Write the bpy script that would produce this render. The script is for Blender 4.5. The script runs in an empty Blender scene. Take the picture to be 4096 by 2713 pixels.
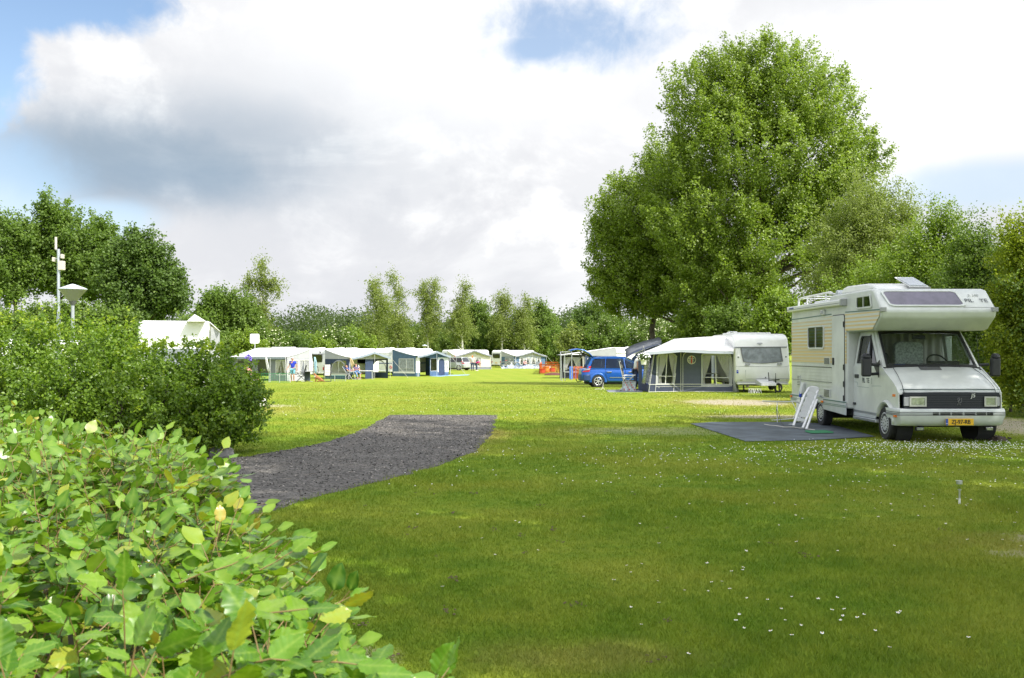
import bpy, math, random
import numpy as np
from mathutils import Vector, Matrix
R = math.radians
sc = bpy.context.scene
COL = sc.collection
rng = np.random.default_rng(7)
random.seed(7)
# ------------------------------------------------------------------ camera
CAMZ = 1.72; FS = 4184.0; HYS = 1406.0          # focal length and horizon in photo pixels
cam_d = bpy.data.cameras.new('camera'); cam = bpy.data.objects.new('camera', cam_d); COL.objects.link(cam)
cam.location = (0, 0, CAMZ); cam.rotation_euler = (R(90), 0, 0)
cam_d.sensor_width = 23.5; cam_d.lens = 23.5*FS/4096; cam_d.shift_y = (HYS-1356.5)/4096
cam_d.clip_start = .05; cam_d.clip_end = 3000
cam_d.dof.use_dof = True; cam_d.dof.focus_distance = 19; cam_d.dof.aperture_fstop = 9
sc.camera = cam
# ------------------------------------------------------------------ sun, sky, exposure
SUN_AZ = math.atan2(.78, -.625); SUN_EL = R(50)
sund = bpy.data.lights.new('sun', 'SUN'); sund.energy = 3.7; sund.angle = R(.5); sund.color = (1, .955, .87)
sun = bpy.data.objects.new('sun', sund); COL.objects.link(sun)
sd = Vector((math.sin(SUN_AZ)*math.cos(SUN_EL), math.cos(SUN_AZ)*math.cos(SUN_EL), math.sin(SUN_EL)))
sun.rotation_euler = sd.to_track_quat('Z', 'Y').to_euler()
sc.view_settings.view_transform = 'Standard'; sc.view_settings.look = 'None'
sc.view_settings.exposure = .84; sc.view_settings.gamma = 1
sc.view_settings.use_curve_mapping = False
sc.cycles.max_bounces = 7; sc.cycles.transparent_max_bounces = 12; sc.cycles.caustics_reflective = False; sc.cycles.caustics_refractive = False
sc.cycles.sample_clamp_indirect = 6

class NT:
    """little helper for node trees"""
    def __init__(s, nt): s.nt = nt; s.n = nt.nodes; s.l = nt.links
    def new(s, t, **k):
        n = s.n.new(t)
        for a, v in k.items(): setattr(n, a, v)
        return n
    def link(s, a, b): s.l.new(a, b)
    def put(s, sock, v):
        if hasattr(v, 'links') or isinstance(v, bpy.types.NodeSocket): s.l.new(v, sock)
        else:
            if hasattr(sock, 'default_value'):
                try: sock.default_value = v
                except Exception:
                    sock.default_value = (*v, 1) if len(v) == 3 else v
    def math(s, op, a, b=0, c=None, clamp=False):
        n = s.new('ShaderNodeMath', operation=op); n.use_clamp = clamp
        s.put(n.inputs[0], a); s.put(n.inputs[1], b)
        if c is not None: s.put(n.inputs[2], c)
        return n.outputs[0]
    def ss(s, x, a, b):
        n = s.new('ShaderNodeMapRange', interpolation_type='SMOOTHSTEP')
        s.put(n.inputs[0], x); n.inputs[1].default_value = a; n.inputs[2].default_value = b
        return n.outputs[0]
    def mr(s, x, a, b, c, d):
        n = s.new('ShaderNodeMapRange'); s.put(n.inputs[0], x)
        for i, v in enumerate((a, b, c, d)): n.inputs[i+1].default_value = v
        return n.outputs[0]
    def noise(s, vec, scale, detail=4, rough=.55, dist=0, out=0):
        n = s.new('ShaderNodeTexNoise'); s.put(n.inputs['Vector'], vec) if vec is not None else None
        n.inputs['Scale'].default_value = scale; n.inputs['Detail'].default_value = detail
        n.inputs['Roughness'].default_value = rough; n.inputs['Distortion'].default_value = dist
        return n.outputs[out]
    def mix(s, f, a, b, typ='MIX'):
        n = s.new('ShaderNodeMix', data_type='RGBA', blend_type=typ); s.put(n.inputs[0], f)
        for so, v in ((n.inputs[6], a), (n.inputs[7], b)):
            if isinstance(v, bpy.types.NodeSocket): s.l.new(v, so)
            else: so.default_value = (*v, 1) if len(v) == 3 else v
        return n.outputs[2]

W = bpy.data.worlds.new('World'); sc.world = W; W.use_nodes = True
w = NT(W.node_tree); w.n.clear()
def az_el(px, py):
    x = (px-2048)/FS; z = (HYS-py)/FS
    return math.atan(x), math.atan(z/math.hypot(1, x))
wout = w.new('ShaderNodeOutputWorld'); bg = w.new('ShaderNodeBackground')
sky = w.new('ShaderNodeTexSky', sky_type='NISHITA'); sky.sun_disc = False
sky.sun_elevation = SUN_EL; sky.sun_rotation = SUN_AZ; sky.air_density = 1.0; sky.dust_density = .6; sky.ozone_density = 1.6
tc = w.new('ShaderNodeTexCoord'); sep = w.new('ShaderNodeSeparateXYZ'); w.link(tc.outputs['Generated'], sep.inputs[0])
az = w.math('ARCTAN2', sep.outputs[0], sep.outputs[1]); el = w.math('ARCSINE', sep.outputs[2])
nA = w.noise(tc.outputs['Generated'], 9, 6, .6); nB = w.noise(tc.outputs['Generated'], 26, 6, .62, .3)
# flattened noise space: clouds stretch along the horizon
mapn = w.new('ShaderNodeCombineXYZ'); w.put(mapn.inputs[0], az); w.put(mapn.inputs[1], w.math('MULTIPLY', el, 2.3)); w.put(mapn.inputs[2], 3.7)
nC = w.noise(mapn.outputs[0], 5.5, 7, .6, .4); nD = w.noise(mapn.outputs[0], 2.2, 6, .55, .2)
def blob(px, py, rx, ry, soft=.5, rough=.35):
    a, e = az_el(px, py)
    dx = w.math('MULTIPLY', w.math('SUBTRACT', az, a), FS/rx); dy = w.math('MULTIPLY', w.math('SUBTRACT', el, e), FS/ry)
    r = w.math('SQRT', w.math('ADD', w.math('MULTIPLY', dx, dx), w.math('MULTIPLY', dy, dy)))
    nn = w.math('ADD', w.math('MULTIPLY', w.math('SUBTRACT', nA, .5), rough*2.2), w.math('MULTIPLY', w.math('SUBTRACT', nB, .5), rough*1.6))
    r = w.math('ADD', r, nn)
    return w.math('SUBTRACT', 1.0, w.ss(r, 1-soft, 1+soft))
def union(l):
    r = l[0]
    for b in l[1:]: r = w.math('MAXIMUM', r, b)
    return r
blue = union([blob(60, -60, 500, 150, .25, .5), blob(-120, 200, 200, 310, .25, .5), w.math('MULTIPLY', union([blob(2300, 110, 310, 140, .55, .9), blob(2150, 190, 160, 60, .5, .6)]), .85),
              w.math('MULTIPLY', blob(3950, 740, 420, 85, .5, .3), .55), w.math('MULTIPLY', blob(-60, 740, 300, 190, .5, .35), .62), w.math('MULTIPLY', blob(360, 870, 240, 70, .5, .4), .6)])
# outside the picture the same broken cloud goes on: blue gaps where the noise is low
far = w.math('MAXIMUM', w.ss(w.math('ABSOLUTE', az), .50, .66), w.ss(el, .36, .5))
gap = w.math('MULTIPLY', far, w.math('SUBTRACT', 1.0, w.ss(nD, .40, .54)))
blue = w.math('MAXIMUM', blue, gap)
dark = union([blob(520, 640, 600, 170, .65, .28), w.math('MULTIPLY', blob(900, 610, 560, 190, .8, .3), .7), w.math('MULTIPLY', blob(1250, 600, 520, 260, .9, .35), .25)])
soft = w.math('MULTIPLY', w.math('SUBTRACT', 1.0, w.ss(nC, .45, .72)), w.mr(el, .0, .38, 1.0, .50))
cl = w.mix(soft, w.mix(w.ss(nA, .46, .60), (.545, .55, .56), (.72, .72, .71)), (.445, .452, .475))
# the high cloud over the middle of the view is brightest
hi = w.math('MAXIMUM', blob(1900, 160, 800, 330, .7, .3), blob(3600, 380, 900, 300, .7, .35))
cl = w.mix(w.math('MULTIPLY', hi, .7), cl, (.68, .68, .68))
cl = w.mix(w.math('MULTIPLY', dark, w.mr(nC, .3, .7, 1.0, .84)), cl, (.205, .262, .325))
lowdark = blob(520, 715, 520, 80, .8, .2)
cl = w.mix(w.math('MULTIPLY', lowdark, .35), cl, (.19, .26, .34))
skyc = w.mix(1.0, sky.outputs[0], (.10, .10, .10), 'MULTIPLY')
# added brightening of cloud towards the sun, out of view, lifts the shade
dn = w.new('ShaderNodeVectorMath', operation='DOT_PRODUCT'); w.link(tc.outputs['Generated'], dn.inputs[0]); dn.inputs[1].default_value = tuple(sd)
fill_gain = w.math('ADD', 1.0, w.math('MULTIPLY', w.ss(dn.outputs['Value'], .12, 1.0), 2.7))
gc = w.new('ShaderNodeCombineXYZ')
for i_ in range(3): w.link(fill_gain, gc.inputs[i_])
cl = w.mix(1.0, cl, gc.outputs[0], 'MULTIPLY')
# thin high haze over the blue
skyc = w.mix(w.mr(el, 0, .3, .34, .05), skyc, (.42, .55, .70))
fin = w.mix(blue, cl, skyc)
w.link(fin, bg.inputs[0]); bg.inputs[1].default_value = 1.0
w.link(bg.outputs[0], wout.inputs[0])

# ------------------------------------------------------------------ materials
MATS = {}
def mat(name, col, rough=.6, metal=0, spec=.5, var=0., vs=6., bump=0., bs=40., trans=0., emis=None):
    if name in MATS: return MATS[name]
    m = bpy.data.materials.new(name); m.use_nodes = True; t = NT(m.node_tree)
    b = t.n['Principled BSDF']; c = (*col, 1)
    b.inputs['Base Color'].default_value = c; b.inputs['Roughness'].default_value = rough
    b.inputs['Metallic'].default_value = metal; b.inputs['Specular IOR Level'].default_value = spec
    tcn = t.new('ShaderNodeTexCoord')
    if var:
        f = t.noise(tcn.outputs['Object'], vs, 5, .6)
        lo = tuple(x*(1-var) for x in col); hi = tuple(min(1, x*(1+var)) for x in col)
        t.link(t.mix(t.ss(f, .3, .7), lo, hi), b.inputs['Base Color'])
    if bump:
        f = t.noise(tcn.outputs['Object'], bs, 3, .6); bn = t.new('ShaderNodeBump'); bn.inputs['Strength'].default_value = bump
        bn.inputs['Distance'].default_value = .01; t.link(f, bn.inputs['Height']); t.link(bn.outputs[0], b.inputs['Normal'])
    if trans:
        tr = t.new('ShaderNodeBsdfTranslucent'); tr.inputs[0].default_value = c
        mx = t.new('ShaderNodeMixShader'); mx.inputs[0].default_value = trans
        t.link(b.outputs[0], mx.inputs[1]); t.link(tr.outputs[0], mx.inputs[2]); t.link(mx.outputs[0], t.n['Material Output'].inputs[0])
    MATS[name] = m; return m
def glass(name, tint=(.8, .85, .85), gloss=.12, rough=.02):
    if name in MATS: return MATS[name]
    m = bpy.data.materials.new(name); m.use_nodes = True; t = NT(m.node_tree); t.n.remove(t.n['Principled BSDF'])
    tr = t.new('ShaderNodeBsdfTransparent'); tr.inputs[0].default_value = (*tint, 1)
    g = t.new('ShaderNodeBsdfGlossy'); g.inputs['Roughness'].default_value = rough
    lw = t.new('ShaderNodeLayerWeight'); lw.inputs[0].default_value = .5
    mx = t.new('ShaderNodeMixShader'); t.link(t.math('ADD', t.math('MULTIPLY', t.math('POWER', lw.outputs['Facing'], 4), .85), gloss, clamp=True), mx.inputs[0])
    t.link(tr.outputs[0], mx.inputs[1]); t.link(g.outputs[0], mx.inputs[2]); t.link(mx.outputs[0], t.n['Material Output'].inputs[0])
    MATS[name] = m; return m
def leafmat(name, a, b, c=None, trans=.38, rough=.5, spec=.35, backcol=None):
    """two or three leaf greens picked by the per-leaf tint attribute"""
    if name in MATS: return MATS[name]
    m = bpy.data.materials.new(name); m.use_nodes = True; t = NT(m.node_tree)
    p = t.n['Principled BSDF']; at = t.new('ShaderNodeAttribute'); at.attribute_name = 'tint'
    cr = t.new('ShaderNodeValToRGB'); e = cr.color_ramp.elements
    e[0].color = (*a, 1); e[1].color = (*b, 1); e[1].position = .85
    if c: n = e.new(.97); n.color = (*c, 1)
    t.link(at.outputs['Fac'], cr.inputs[0])
    t.link(cr.outputs[0], p.inputs['Base Color']); p.inputs['Roughness'].default_value = rough; p.inputs['Specular IOR Level'].default_value = spec
    tr = t.new('ShaderNodeBsdfTranslucent')
    t.link(t.mix(1.0, cr.outputs[0], (1.25, 1.35, .7), 'MULTIPLY'), tr.inputs[0])
    mx = t.new('ShaderNodeMixShader'); mx.inputs[0].default_value = trans
    t.link(p.outputs[0], mx.inputs[1]); t.link(tr.outputs[0], mx.inputs[2]); t.link(mx.outputs[0], t.n['Material Output'].inputs[0])
    MATS[name] = m; return m

white_gel = mat('white_gelcoat', (.80, .80, .78), .28, var=.05, vs=2.5)
rv_white = mat('camper_paint', (.60, .62, .59), .32, var=.09, vs=2.2, bump=.04, bs=3)
rv_grey = mat('camper_lower_paint', (.47, .50, .52), .35, var=.06, vs=4)
black_pl = mat('black_plastic', (.018, .019, .022), .5)
dark_pl = mat('dark_trim', (.03, .032, .036), .55)
rubber = mat('rubber', (.022, .022, .023), .85, var=.3, vs=20)
chrome = mat('bright_metal', (.62, .63, .65), .3, metal=.9)
alu = mat('aluminium_tube', (.66, .67, .68), .4, metal=.5)
steel = mat('galvanised_steel', (.42, .44, .46), .5, metal=.6, var=.2, vs=15)
white_pl = mat('white_plastic', (.78, .78, .78), .35, var=.04)
under_m = mat('underbody', (.02, .02, .022), .9)
orange_l = mat('orange_lens', (.75, .17, .02), .25)
red_l = mat('red_lens', (.55, .015, .02), .2)
clear_l = mat('clear_lens', (.42, .44, .46), .12, metal=.7, var=.25, vs=14)
glass_d = glass('dark_glass', (.28, .31, .33), .08)
glass_c = glass('clear_glass', (.86, .9, .9), .05)
film = glass('clear_film', (.97, .97, .97), .03, .12)
purple_g = mat('smoked_acrylic', (.10, .085, .13), .12, spec=.8, var=.25, vs=3)
grey_g = mat('silver_blind', (.24, .26, .29), .22, spec=.7, var=.25, vs=4)
cloth_w = mat('white_canvas', (.78, .78, .77), .8, var=.05, vs=2, trans=.12, bump=1.0, bs=2.2)
cloth_lg = mat('light_grey_canvas', (.42, .43, .45), .8, var=.06, vs=3, trans=.08, bump=.9, bs=2.5)
cloth_g = mat('grey_canvas', (.20, .215, .245), .85, var=.08, vs=3, bump=.9, bs=2.5)
cloth_an = mat('anthracite_canvas', (.042, .054, .095), .85, var=.1, vs=3, bump=.9, bs=2.5)
cloth_nv = mat('navy_canvas', (.035, .055, .11), .85, var=.12, vs=3, bump=.9, bs=2.5)
cloth_bl = mat('blue_canvas', (.075, .13, .215), .85, var=.1, vs=3, bump=.9, bs=2.5)
cloth_cr = mat('cream_canvas', (.62, .60, .52), .8, var=.05)
curtain_m = mat('curtain_fabric', (.86, .86, .84), .8, trans=.4)
valance_m = mat('valance_blue_grey', (.24, .28, .34), .8, var=.08)
blue_m = mat('bright_blue_cloth', (.02, .06, .48), .8)
rope_m = mat('rope', (.55, .53, .48), .9)
skin_m = mat('skin', (.50, .27, .18), .55)

# ------------------------------------------------------------------ geometry helpers
def link(o, parent=None):
    COL.objects.link(o)
    if parent: o.parent = parent
    return o
def tag(o, label=None, cat=None, group=None, kind=None):
    for k, v in (('label', label), ('category', cat), ('group', group), ('kind', kind)):
        if v: o[k] = v
    return o
def thing(name, label, cat, loc=(0, 0, 0), rz=0, group=None):
    o = bpy.data.objects.new(name, None); o.empty_display_size = .2; COL.objects.link(o)
    o.location = loc; o.rotation_euler = (0, 0, rz); return tag(o, label, cat, group)
def frame_of(d):
    d = Vector(d).normalized(); u = Vector((0, 0, 1)) if abs(d.z) < .95 else Vector((0, 1, 0))
    a = d.cross(u).normalized(); return d, a, a.cross(d).normalized()
class B:
    def __init__(s): s.v = []; s.f = []; s.m = []
    def add(s, vs, fs, mi=0):
        n = len(s.v); s.v += [tuple(v) for v in vs]; s.f += [tuple(n+i for i in f) for f in fs]; s.m += [mi]*len(fs); return s
    def box(s, x0, x1, y0, y1, z0, z1, mi=0):
        vs = [(x, y, z) for z in (z0, z1) for x, y in ((x0, y0), (x1, y0), (x1, y1), (x0, y1))]
        return s.add(vs, [(3, 2, 1, 0), (4, 5, 6, 7), (0, 1, 5, 4), (1, 2, 6, 5), (2, 3, 7, 6), (3, 0, 4, 7)], mi)
    def hexa(s, p, mi=0):
        return s.add(p, [(3, 2, 1, 0), (4, 5, 6, 7), (0, 1, 5, 4), (1, 2, 6, 5), (2, 3, 7, 6), (3, 0, 4, 7)], mi)
    def beam(s, p, q, a, b=None, mi=0):
        p = Vector(p); q = Vector(q); b = b or a; d, u, v = frame_of(q-p)
        c = [u*a/2*i + v*b/2*j for i, j in ((-1, -1), (1, -1), (1, 1), (-1, 1))]
        return s.hexa([p+k for k in c]+[q+k for k in c], mi)
    def tube(s, pts, r, n=6, mi=0, cap=True):
        pts = [Vector(p) for p in pts]; k = len(pts); rr = r if hasattr(r, '__len__') else [r]*k
        vs = []; pu = None
        for i, p in enumerate(pts):
            d = (pts[min(i+1, k-1)]-pts[max(i-1, 0)])
            if d.length < 1e-9: d = Vector((0, 0, 1))
            d.normalize()
            if pu is None: _, u, v = frame_of(d)
            else:
                u = (pu - d*pu.dot(d))
                u = u.normalized() if u.length > 1e-6 else frame_of(d)[1]
                v = u.cross(d)
            pu = u
            vs += [p + (u*math.cos(t)+v*math.sin(t))*rr[i] for t in (2*math.pi*j/n for j in range(n))]
        fs = [(i*n+j, i*n+(j+1) % n, (i+1)*n+(j+1) % n, (i+1)*n+j) for i in range(k-1) for j in range(n)]
        if cap: fs += [tuple(range(n))[::-1], tuple((k-1)*n+j for j in range(n))]
        return s.add(vs, fs, mi)
    def cyl(s, p, q, r, n=16, mi=0, r2=None): return s.tube([p, q], [r, r if r2 is None else r2], n, mi)
    def lathe(s, prof, c=(0, 0, 0), axis=(0, 0, 1), n=20, mi=0):
        c = Vector(c); d, u, v = frame_of(axis); vs = []
        for r, h in prof: vs += [c+d*h+(u*math.cos(t)+v*math.sin(t))*max(r, 1e-4) for t in (2*math.pi*j/n for j in range(n))]
        k = len(prof)
        return s.add(vs, [(i*n+j, i*n+(j+1) % n, (i+1)*n+(j+1) % n, (i+1)*n+j) for i in range(k-1) for j in range(n)], mi)
    def torus(s, c, axis, Rr, r, n=24, k=6, mi=0, a0=0, a1=2*math.pi):
        c = Vector(c); d, u, v = frame_of(axis); full = abs(a1-a0-2*math.pi) < 1e-6
        pts = [c+(u*math.cos(t)+v*math.sin(t))*Rr for t in (a0+(a1-a0)*j/n for j in range(n+1))]
        return s.tube(pts, r, k, mi, cap=not full)
    def poly(s, pts, th=(0, .02, 0), mi=0):
        """flat polygon given thickness th (vector)"""
        pts = [Vector(p) for p in pts]; th = Vector(th); k = len(pts)
        vs = pts+[p+th for p in pts]
        return s.add(vs, [tuple(range(k)), tuple(range(2*k-1, k-1, -1))]+[(i, i+k, (i+1) % k+k, (i+1) % k) for i in range(k)], mi)
    def sheet(s, rows, mi=0, th=None):
        """grid surface from rows of points"""
        nr = len(rows); nc = len(rows[0]); vs = [p for r in rows for p in r]
        fs = [(i*nc+j, i*nc+j+1, (i+1)*nc+j+1, (i+1)*nc+j) for i in range(nr-1) for j in range(nc-1)]
        return s.add(vs, fs, mi)
    def build(s, name, mats, parent=None, smooth=False, bevel=0, world=False, seg=2, solid=0, angle=35):
        me = bpy.data.meshes.new(name); v = s.v
        if world and parent: L = parent.location; v = [(a-L[0], b-L[1], c-L[2]) for a, b, c in v]
        me.from_pydata(v, [], s.f)
        for m in (mats if isinstance(mats, (list, tuple)) else [mats]): me.materials.append(m)
        me.polygons.foreach_set('material_index', s.m)
        if smooth:
            me.polygons.foreach_set('use_smooth', [True]*len(s.f)); me.set_sharp_from_angle(angle=R(angle))
        me.update(); o = link(bpy.data.objects.new(name, me), parent)
        if solid: md = o.modifiers.new('s', 'SOLIDIFY'); md.thickness = solid; md.offset = 0
        if bevel:
            md = o.modifiers.new('b', 'BEVEL'); md.width = bevel; md.segments = seg; md.limit_method = 'ANGLE'; md.angle_limit = R(30)
            me.polygons.foreach_set('use_smooth', [True]*len(s.f)); md.harden_normals = True
        return o
def text(name, body, size, loc, rot, m, parent, align='CENTER', shear=0, bold=.0, sx=1, ext=.002):
    cu = bpy.data.curves.new(name, 'FONT'); cu.body = body; cu.size = size; cu.align_x = align; cu.align_y = 'CENTER'
    cu.extrude = ext; cu.shear = shear; cu.offset = bold; cu.materials.append(m)
    tmp = bpy.data.objects.new('lettering_source', cu); me = bpy.data.meshes.new_from_object(tmp); bpy.data.objects.remove(tmp); bpy.data.curves.remove(cu)
    if not me.materials: me.materials.append(m)
    o = link(bpy.data.objects.new(name, me), parent); o.location = loc; o.rotation_euler = rot; o.scale = (sx, 1, 1); return o
def copy_tree(o, parent=None):
    c = o.copy(); COL.objects.link(c); c.parent = parent
    for ch in list(o.children): copy_tree(ch, c)
    return c

# photo pixel -> world
_gy = [-200, 44, 60, 76, 95, 125, 150, 400, 3000]; _gz = [0, 0, -.25, -.48, -.53, -.57, -.61, -1.0, -1.0]
def zg(y): return float(np.interp(y, _gy, _gz))
def zgv(y): return np.interp(y, _gy, _gz)
def S(x, y, D): return Vector(((x-2048)/FS*D, D, CAMZ-(y-HYS)/FS*D))
def SX(x, D): return (x-2048)/FS*D
def SG(x, D): return Vector(((x-2048)/FS*D, D, zg(D)))
def GND(x, y):
    D = CAMZ*FS/max(y-HYS, 1)
    for _ in range(12): D = (CAMZ-zg(D))*FS/(y-HYS)
    return SG(x, D)
def zoom(x0, y0, wdt, out=2368):
    f = wdt/out; return lambda x, y: (x0+x*f, y0+y*f)
ZA = zoom(2500, 1320, 460); ZB = zoom(2230, 1360, 430); ZC = zoom(1200, 1370, 360); ZD = zoom(1540, 1370, 360); ZE = zoom(1900, 1370, 400)
ZF = zoom(2700, 1560, 860); ZG = zoom(2880, 1320, 320, 1792); ZR = zoom(3100, 1050, 996, 2082); ZL = zoom(900, 1280, 600); Z2 = zoom(2200, 1280, 1000)
ZT = zoom(0, 700, 1100); ZP = zoom(1000, 1550, 1800)
# ------------------------------------------------------------------ foliage
def leaves_mesh(name, P, N, size, m, aspect=.7, fold=.18, tint=None, T=None, r=rng):
    """one mesh of folded two-triangle leaves at points P with normals N"""
    n = len(P); N = N/np.maximum(np.linalg.norm(N, axis=1, keepdims=True), 1e-6)
    if T is None: T = r.normal(size=(n, 3))
    T = T-N*(T*N).sum(1, keepdims=True); T /= np.maximum(np.linalg.norm(T, axis=1, keepdims=True), 1e-6)
    Bn = np.cross(N, T); s = np.asarray(size).reshape(-1, 1)*np.ones((n, 1))
    v = np.empty((n, 4, 3), np.float32)
    v[:, 0] = P-T*s*.5; v[:, 2] = P+T*s*.5
    v[:, 1] = P-Bn*s*aspect*.5+N*s*fold; v[:, 3] = P+Bn*s*aspect*.5+N*s*fold
    me = bpy.data.meshes.new(name); me.vertices.add(n*4); me.vertices.foreach_set('co', v.ravel())
    idx = np.arange(n)[:, None]*4
    tri = np.concatenate([idx+np.array([[0, 1, 2]]), idx+np.array([[0, 2, 3]])], 1).reshape(-1)
    me.loops.add(n*6); me.loops.foreach_set('vertex_index', tri.astype(np.int32))
    me.polygons.add(n*2); me.polygons.foreach_set('loop_start', np.arange(0, n*6, 3, dtype=np.int32))
    me.update(calc_edges=True)
    a = me.attributes.new('tint', 'FLOAT', 'POINT')
    if tint is None: tint = r.random(n)
    a.data.foreach_set('value', np.repeat(tint, 4).astype(np.float32))
    me.materials.append(m); return me
def unit(n, r=rng):
    d = r.normal(size=(n, 3)); return d/np.linalg.norm(d, axis=1, keepdims=True)
def crown(lobes, n_clump, per, cr, r=rng, shell=.6, up=.5, stretch=1.6, outw=.7, flat=1., zmin=None):
    """clumps of leaves on shoots spread through the outer part of overlapping ellipsoids"""
    L = np.array(lobes, float); wt = (L[:, 3]*L[:, 4]+L[:, 4]*L[:, 5]+L[:, 3]*L[:, 5]); wt /= wt.sum()
    k = r.choice(len(L), n_clump, p=wt); d = unit(n_clump, r); rad = shell+(1-shell)*r.random(n_clump)**.6
    rad = rad*(1+.10*np.sin(d[:, 0]*5.1+k*2)*np.cos(d[:, 2]*4.3+k)) * (1+r.normal(size=n_clump)*.05)
    C = L[k, :3]+d*L[k, 3:6]*rad[:, None]
    if zmin is not None: keep = C[:, 2] > zmin; C, d = C[keep], d[keep]; n_clump = len(C)
    ax = d*outw+np.array([0, 0, up])+r.normal(size=(n_clump, 3))*.25; ax /= np.linalg.norm(ax, axis=1, keepdims=True)
    sz = cr*(.6+.8*r.random(n_clump))
    g = r.normal(size=(n_clump, per, 3))*.5; g[..., 2] *= flat
    along = (r.random((n_clump, per, 1))-.5)*2*stretch
    P = C[:, None]+sz[:, None, None]*(g*(1.15-.35*(along+stretch)/stretch)+ax[:, None]*along)
    N = unit(n_clump*per, r).reshape(n_clump, per, 3)*.8+ax[:, None]*.3+np.array([.15, -.25, .45])
    t = np.clip(r.random((n_clump, per))*.6+r.random(n_clump)[:, None]*.4, 0, 1)
    return P.reshape(-1, 3), N.reshape(-1, 3), t.reshape(-1), C
bark_m = mat('bark', (.09, .075, .055), .9, var=.35, vs=5, bump=.6, bs=12)
birch_m = mat('birch_bark', (.62, .60, .55), .8, var=.35, vs=3)
def limbs(b, base, C, z0, z1, trunk_top, r0, n, r=rng):
    base = Vector(base); top = Vector(trunk_top)
    idx = r.choice(len(C), min(n, len(C)), replace=False)
    for i in idx:
        c = Vector(C[i]); h = min(max(c.z-.45*((c-base).xy.length)-.5, z0), z1)
        t = (h-base.z)/max(top.z-base.z, .1); s = base.lerp(top, max(.05, min(t, .97)))
        rr = r0*(1-.8*t)*.5
        mid = s.lerp(c, .5)+Vector((0, 0, -.06*(c-s).length)); b.tube([s, mid, c], [rr, rr*.55, rr*.12], 5)
TREE_GROUND = []
def tree(name, label, cat, base, lobes, trunk_r, leaf_m, n_clump, per, cr, leaf, group=None, bark=None, nl=14, trunk_top=None, cparams=None, aspect=.75, trunks=None, flowers=None):
    """lobes are relative to base"""
    t = thing(name, label, cat, base, 0, group)
    P, N, ti, C = crown(lobes, n_clump, per, cr, **(cparams or {}))
    me = leaves_mesh('crown', P, N, leaf*(.7+.6*rng.random(len(P))), leaf_m, aspect=aspect, tint=ti)
    link(bpy.data.objects.new('crown', me), t)
    zt = trunk_top or max(l[2]+l[5]*.75 for l in lobes)
    for k, (tx, ty, ttx, tty, tr) in enumerate(trunks or [(0, 0, 0, 0, trunk_r)]):
        b = B(); n = 8
        pts = [(tx+(ttx-tx)*i/n+math.sin(i*1.7+k)*tr*.5, ty+(tty-ty)*i/n+math.cos(i*2.1+k)*tr*.5, -.15+(zt+.15)*i/n) for i in range(n+1)]
        b.tube(pts, [tr*(1.35 if i == 0 else 1-.92*i/n) for i in range(n+1)], 8)
        limbs(b, (tx, ty, 0), C, zt*.18, zt*.9, (ttx, tty, zt), tr, nl)
        b.build('trunk', bark or bark_m, t, smooth=True)
    if flowers:
        k = rng.choice(len(P), flowers, replace=False)
        fm = leaves_mesh('blossom', P[k]+N[k]*.03, N[k]*0+np.array([0, -.6, .8]), leaf*1.0, mat('white_blossom', (.62, .63, .42), .8), aspect=1.0)
        o = link(bpy.data.objects.new('blossom', fm), t); o['kind'] = 'stuff'
    return t
LM = {
 'poplar': leafmat('poplar_leaf', (.14, .205, .022), (.25, .335, .045), (.38, .44, .13), .48, .36, .5),
 'oak': leafmat('oak_leaf', (.088, .150, .020), (.155, .240, .036), (.26, .34, .08), .45, .5),
 'dark': leafmat('dark_leaf', (.060, .110, .018), (.110, .180, .028), (.18, .25, .05), .4, .5),
 'birch': leafmat('birch_leaf', (.15, .195, .038), (.24, .29, .070), (.38, .42, .15), .45, .45),
 'mid': leafmat('mixed_leaf', (.088, .150, .020), (.155, .230, .036), (.28, .35, .10), .45, .5),
 'yel': leafmat('yellow_green_leaf', (.19, .25, .016), (.30, .36, .026), (.40, .44, .08), .42, .45),
 'fresh': leafmat('fresh_leaf', (.115, .19, .015), (.22, .31, .025), (.34, .40, .06), .42, .42, .5),
 'wood': leafmat('wood_leaf', (.045, .075, .022), (.095, .14, .035), None, .4, .6),
 'shrub': leafmat('shrub_leaf', (.072, .145, .014), (.19, .295, .022), (.33, .41, .035), .42, .36, .4),
 'beech': None}

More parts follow.
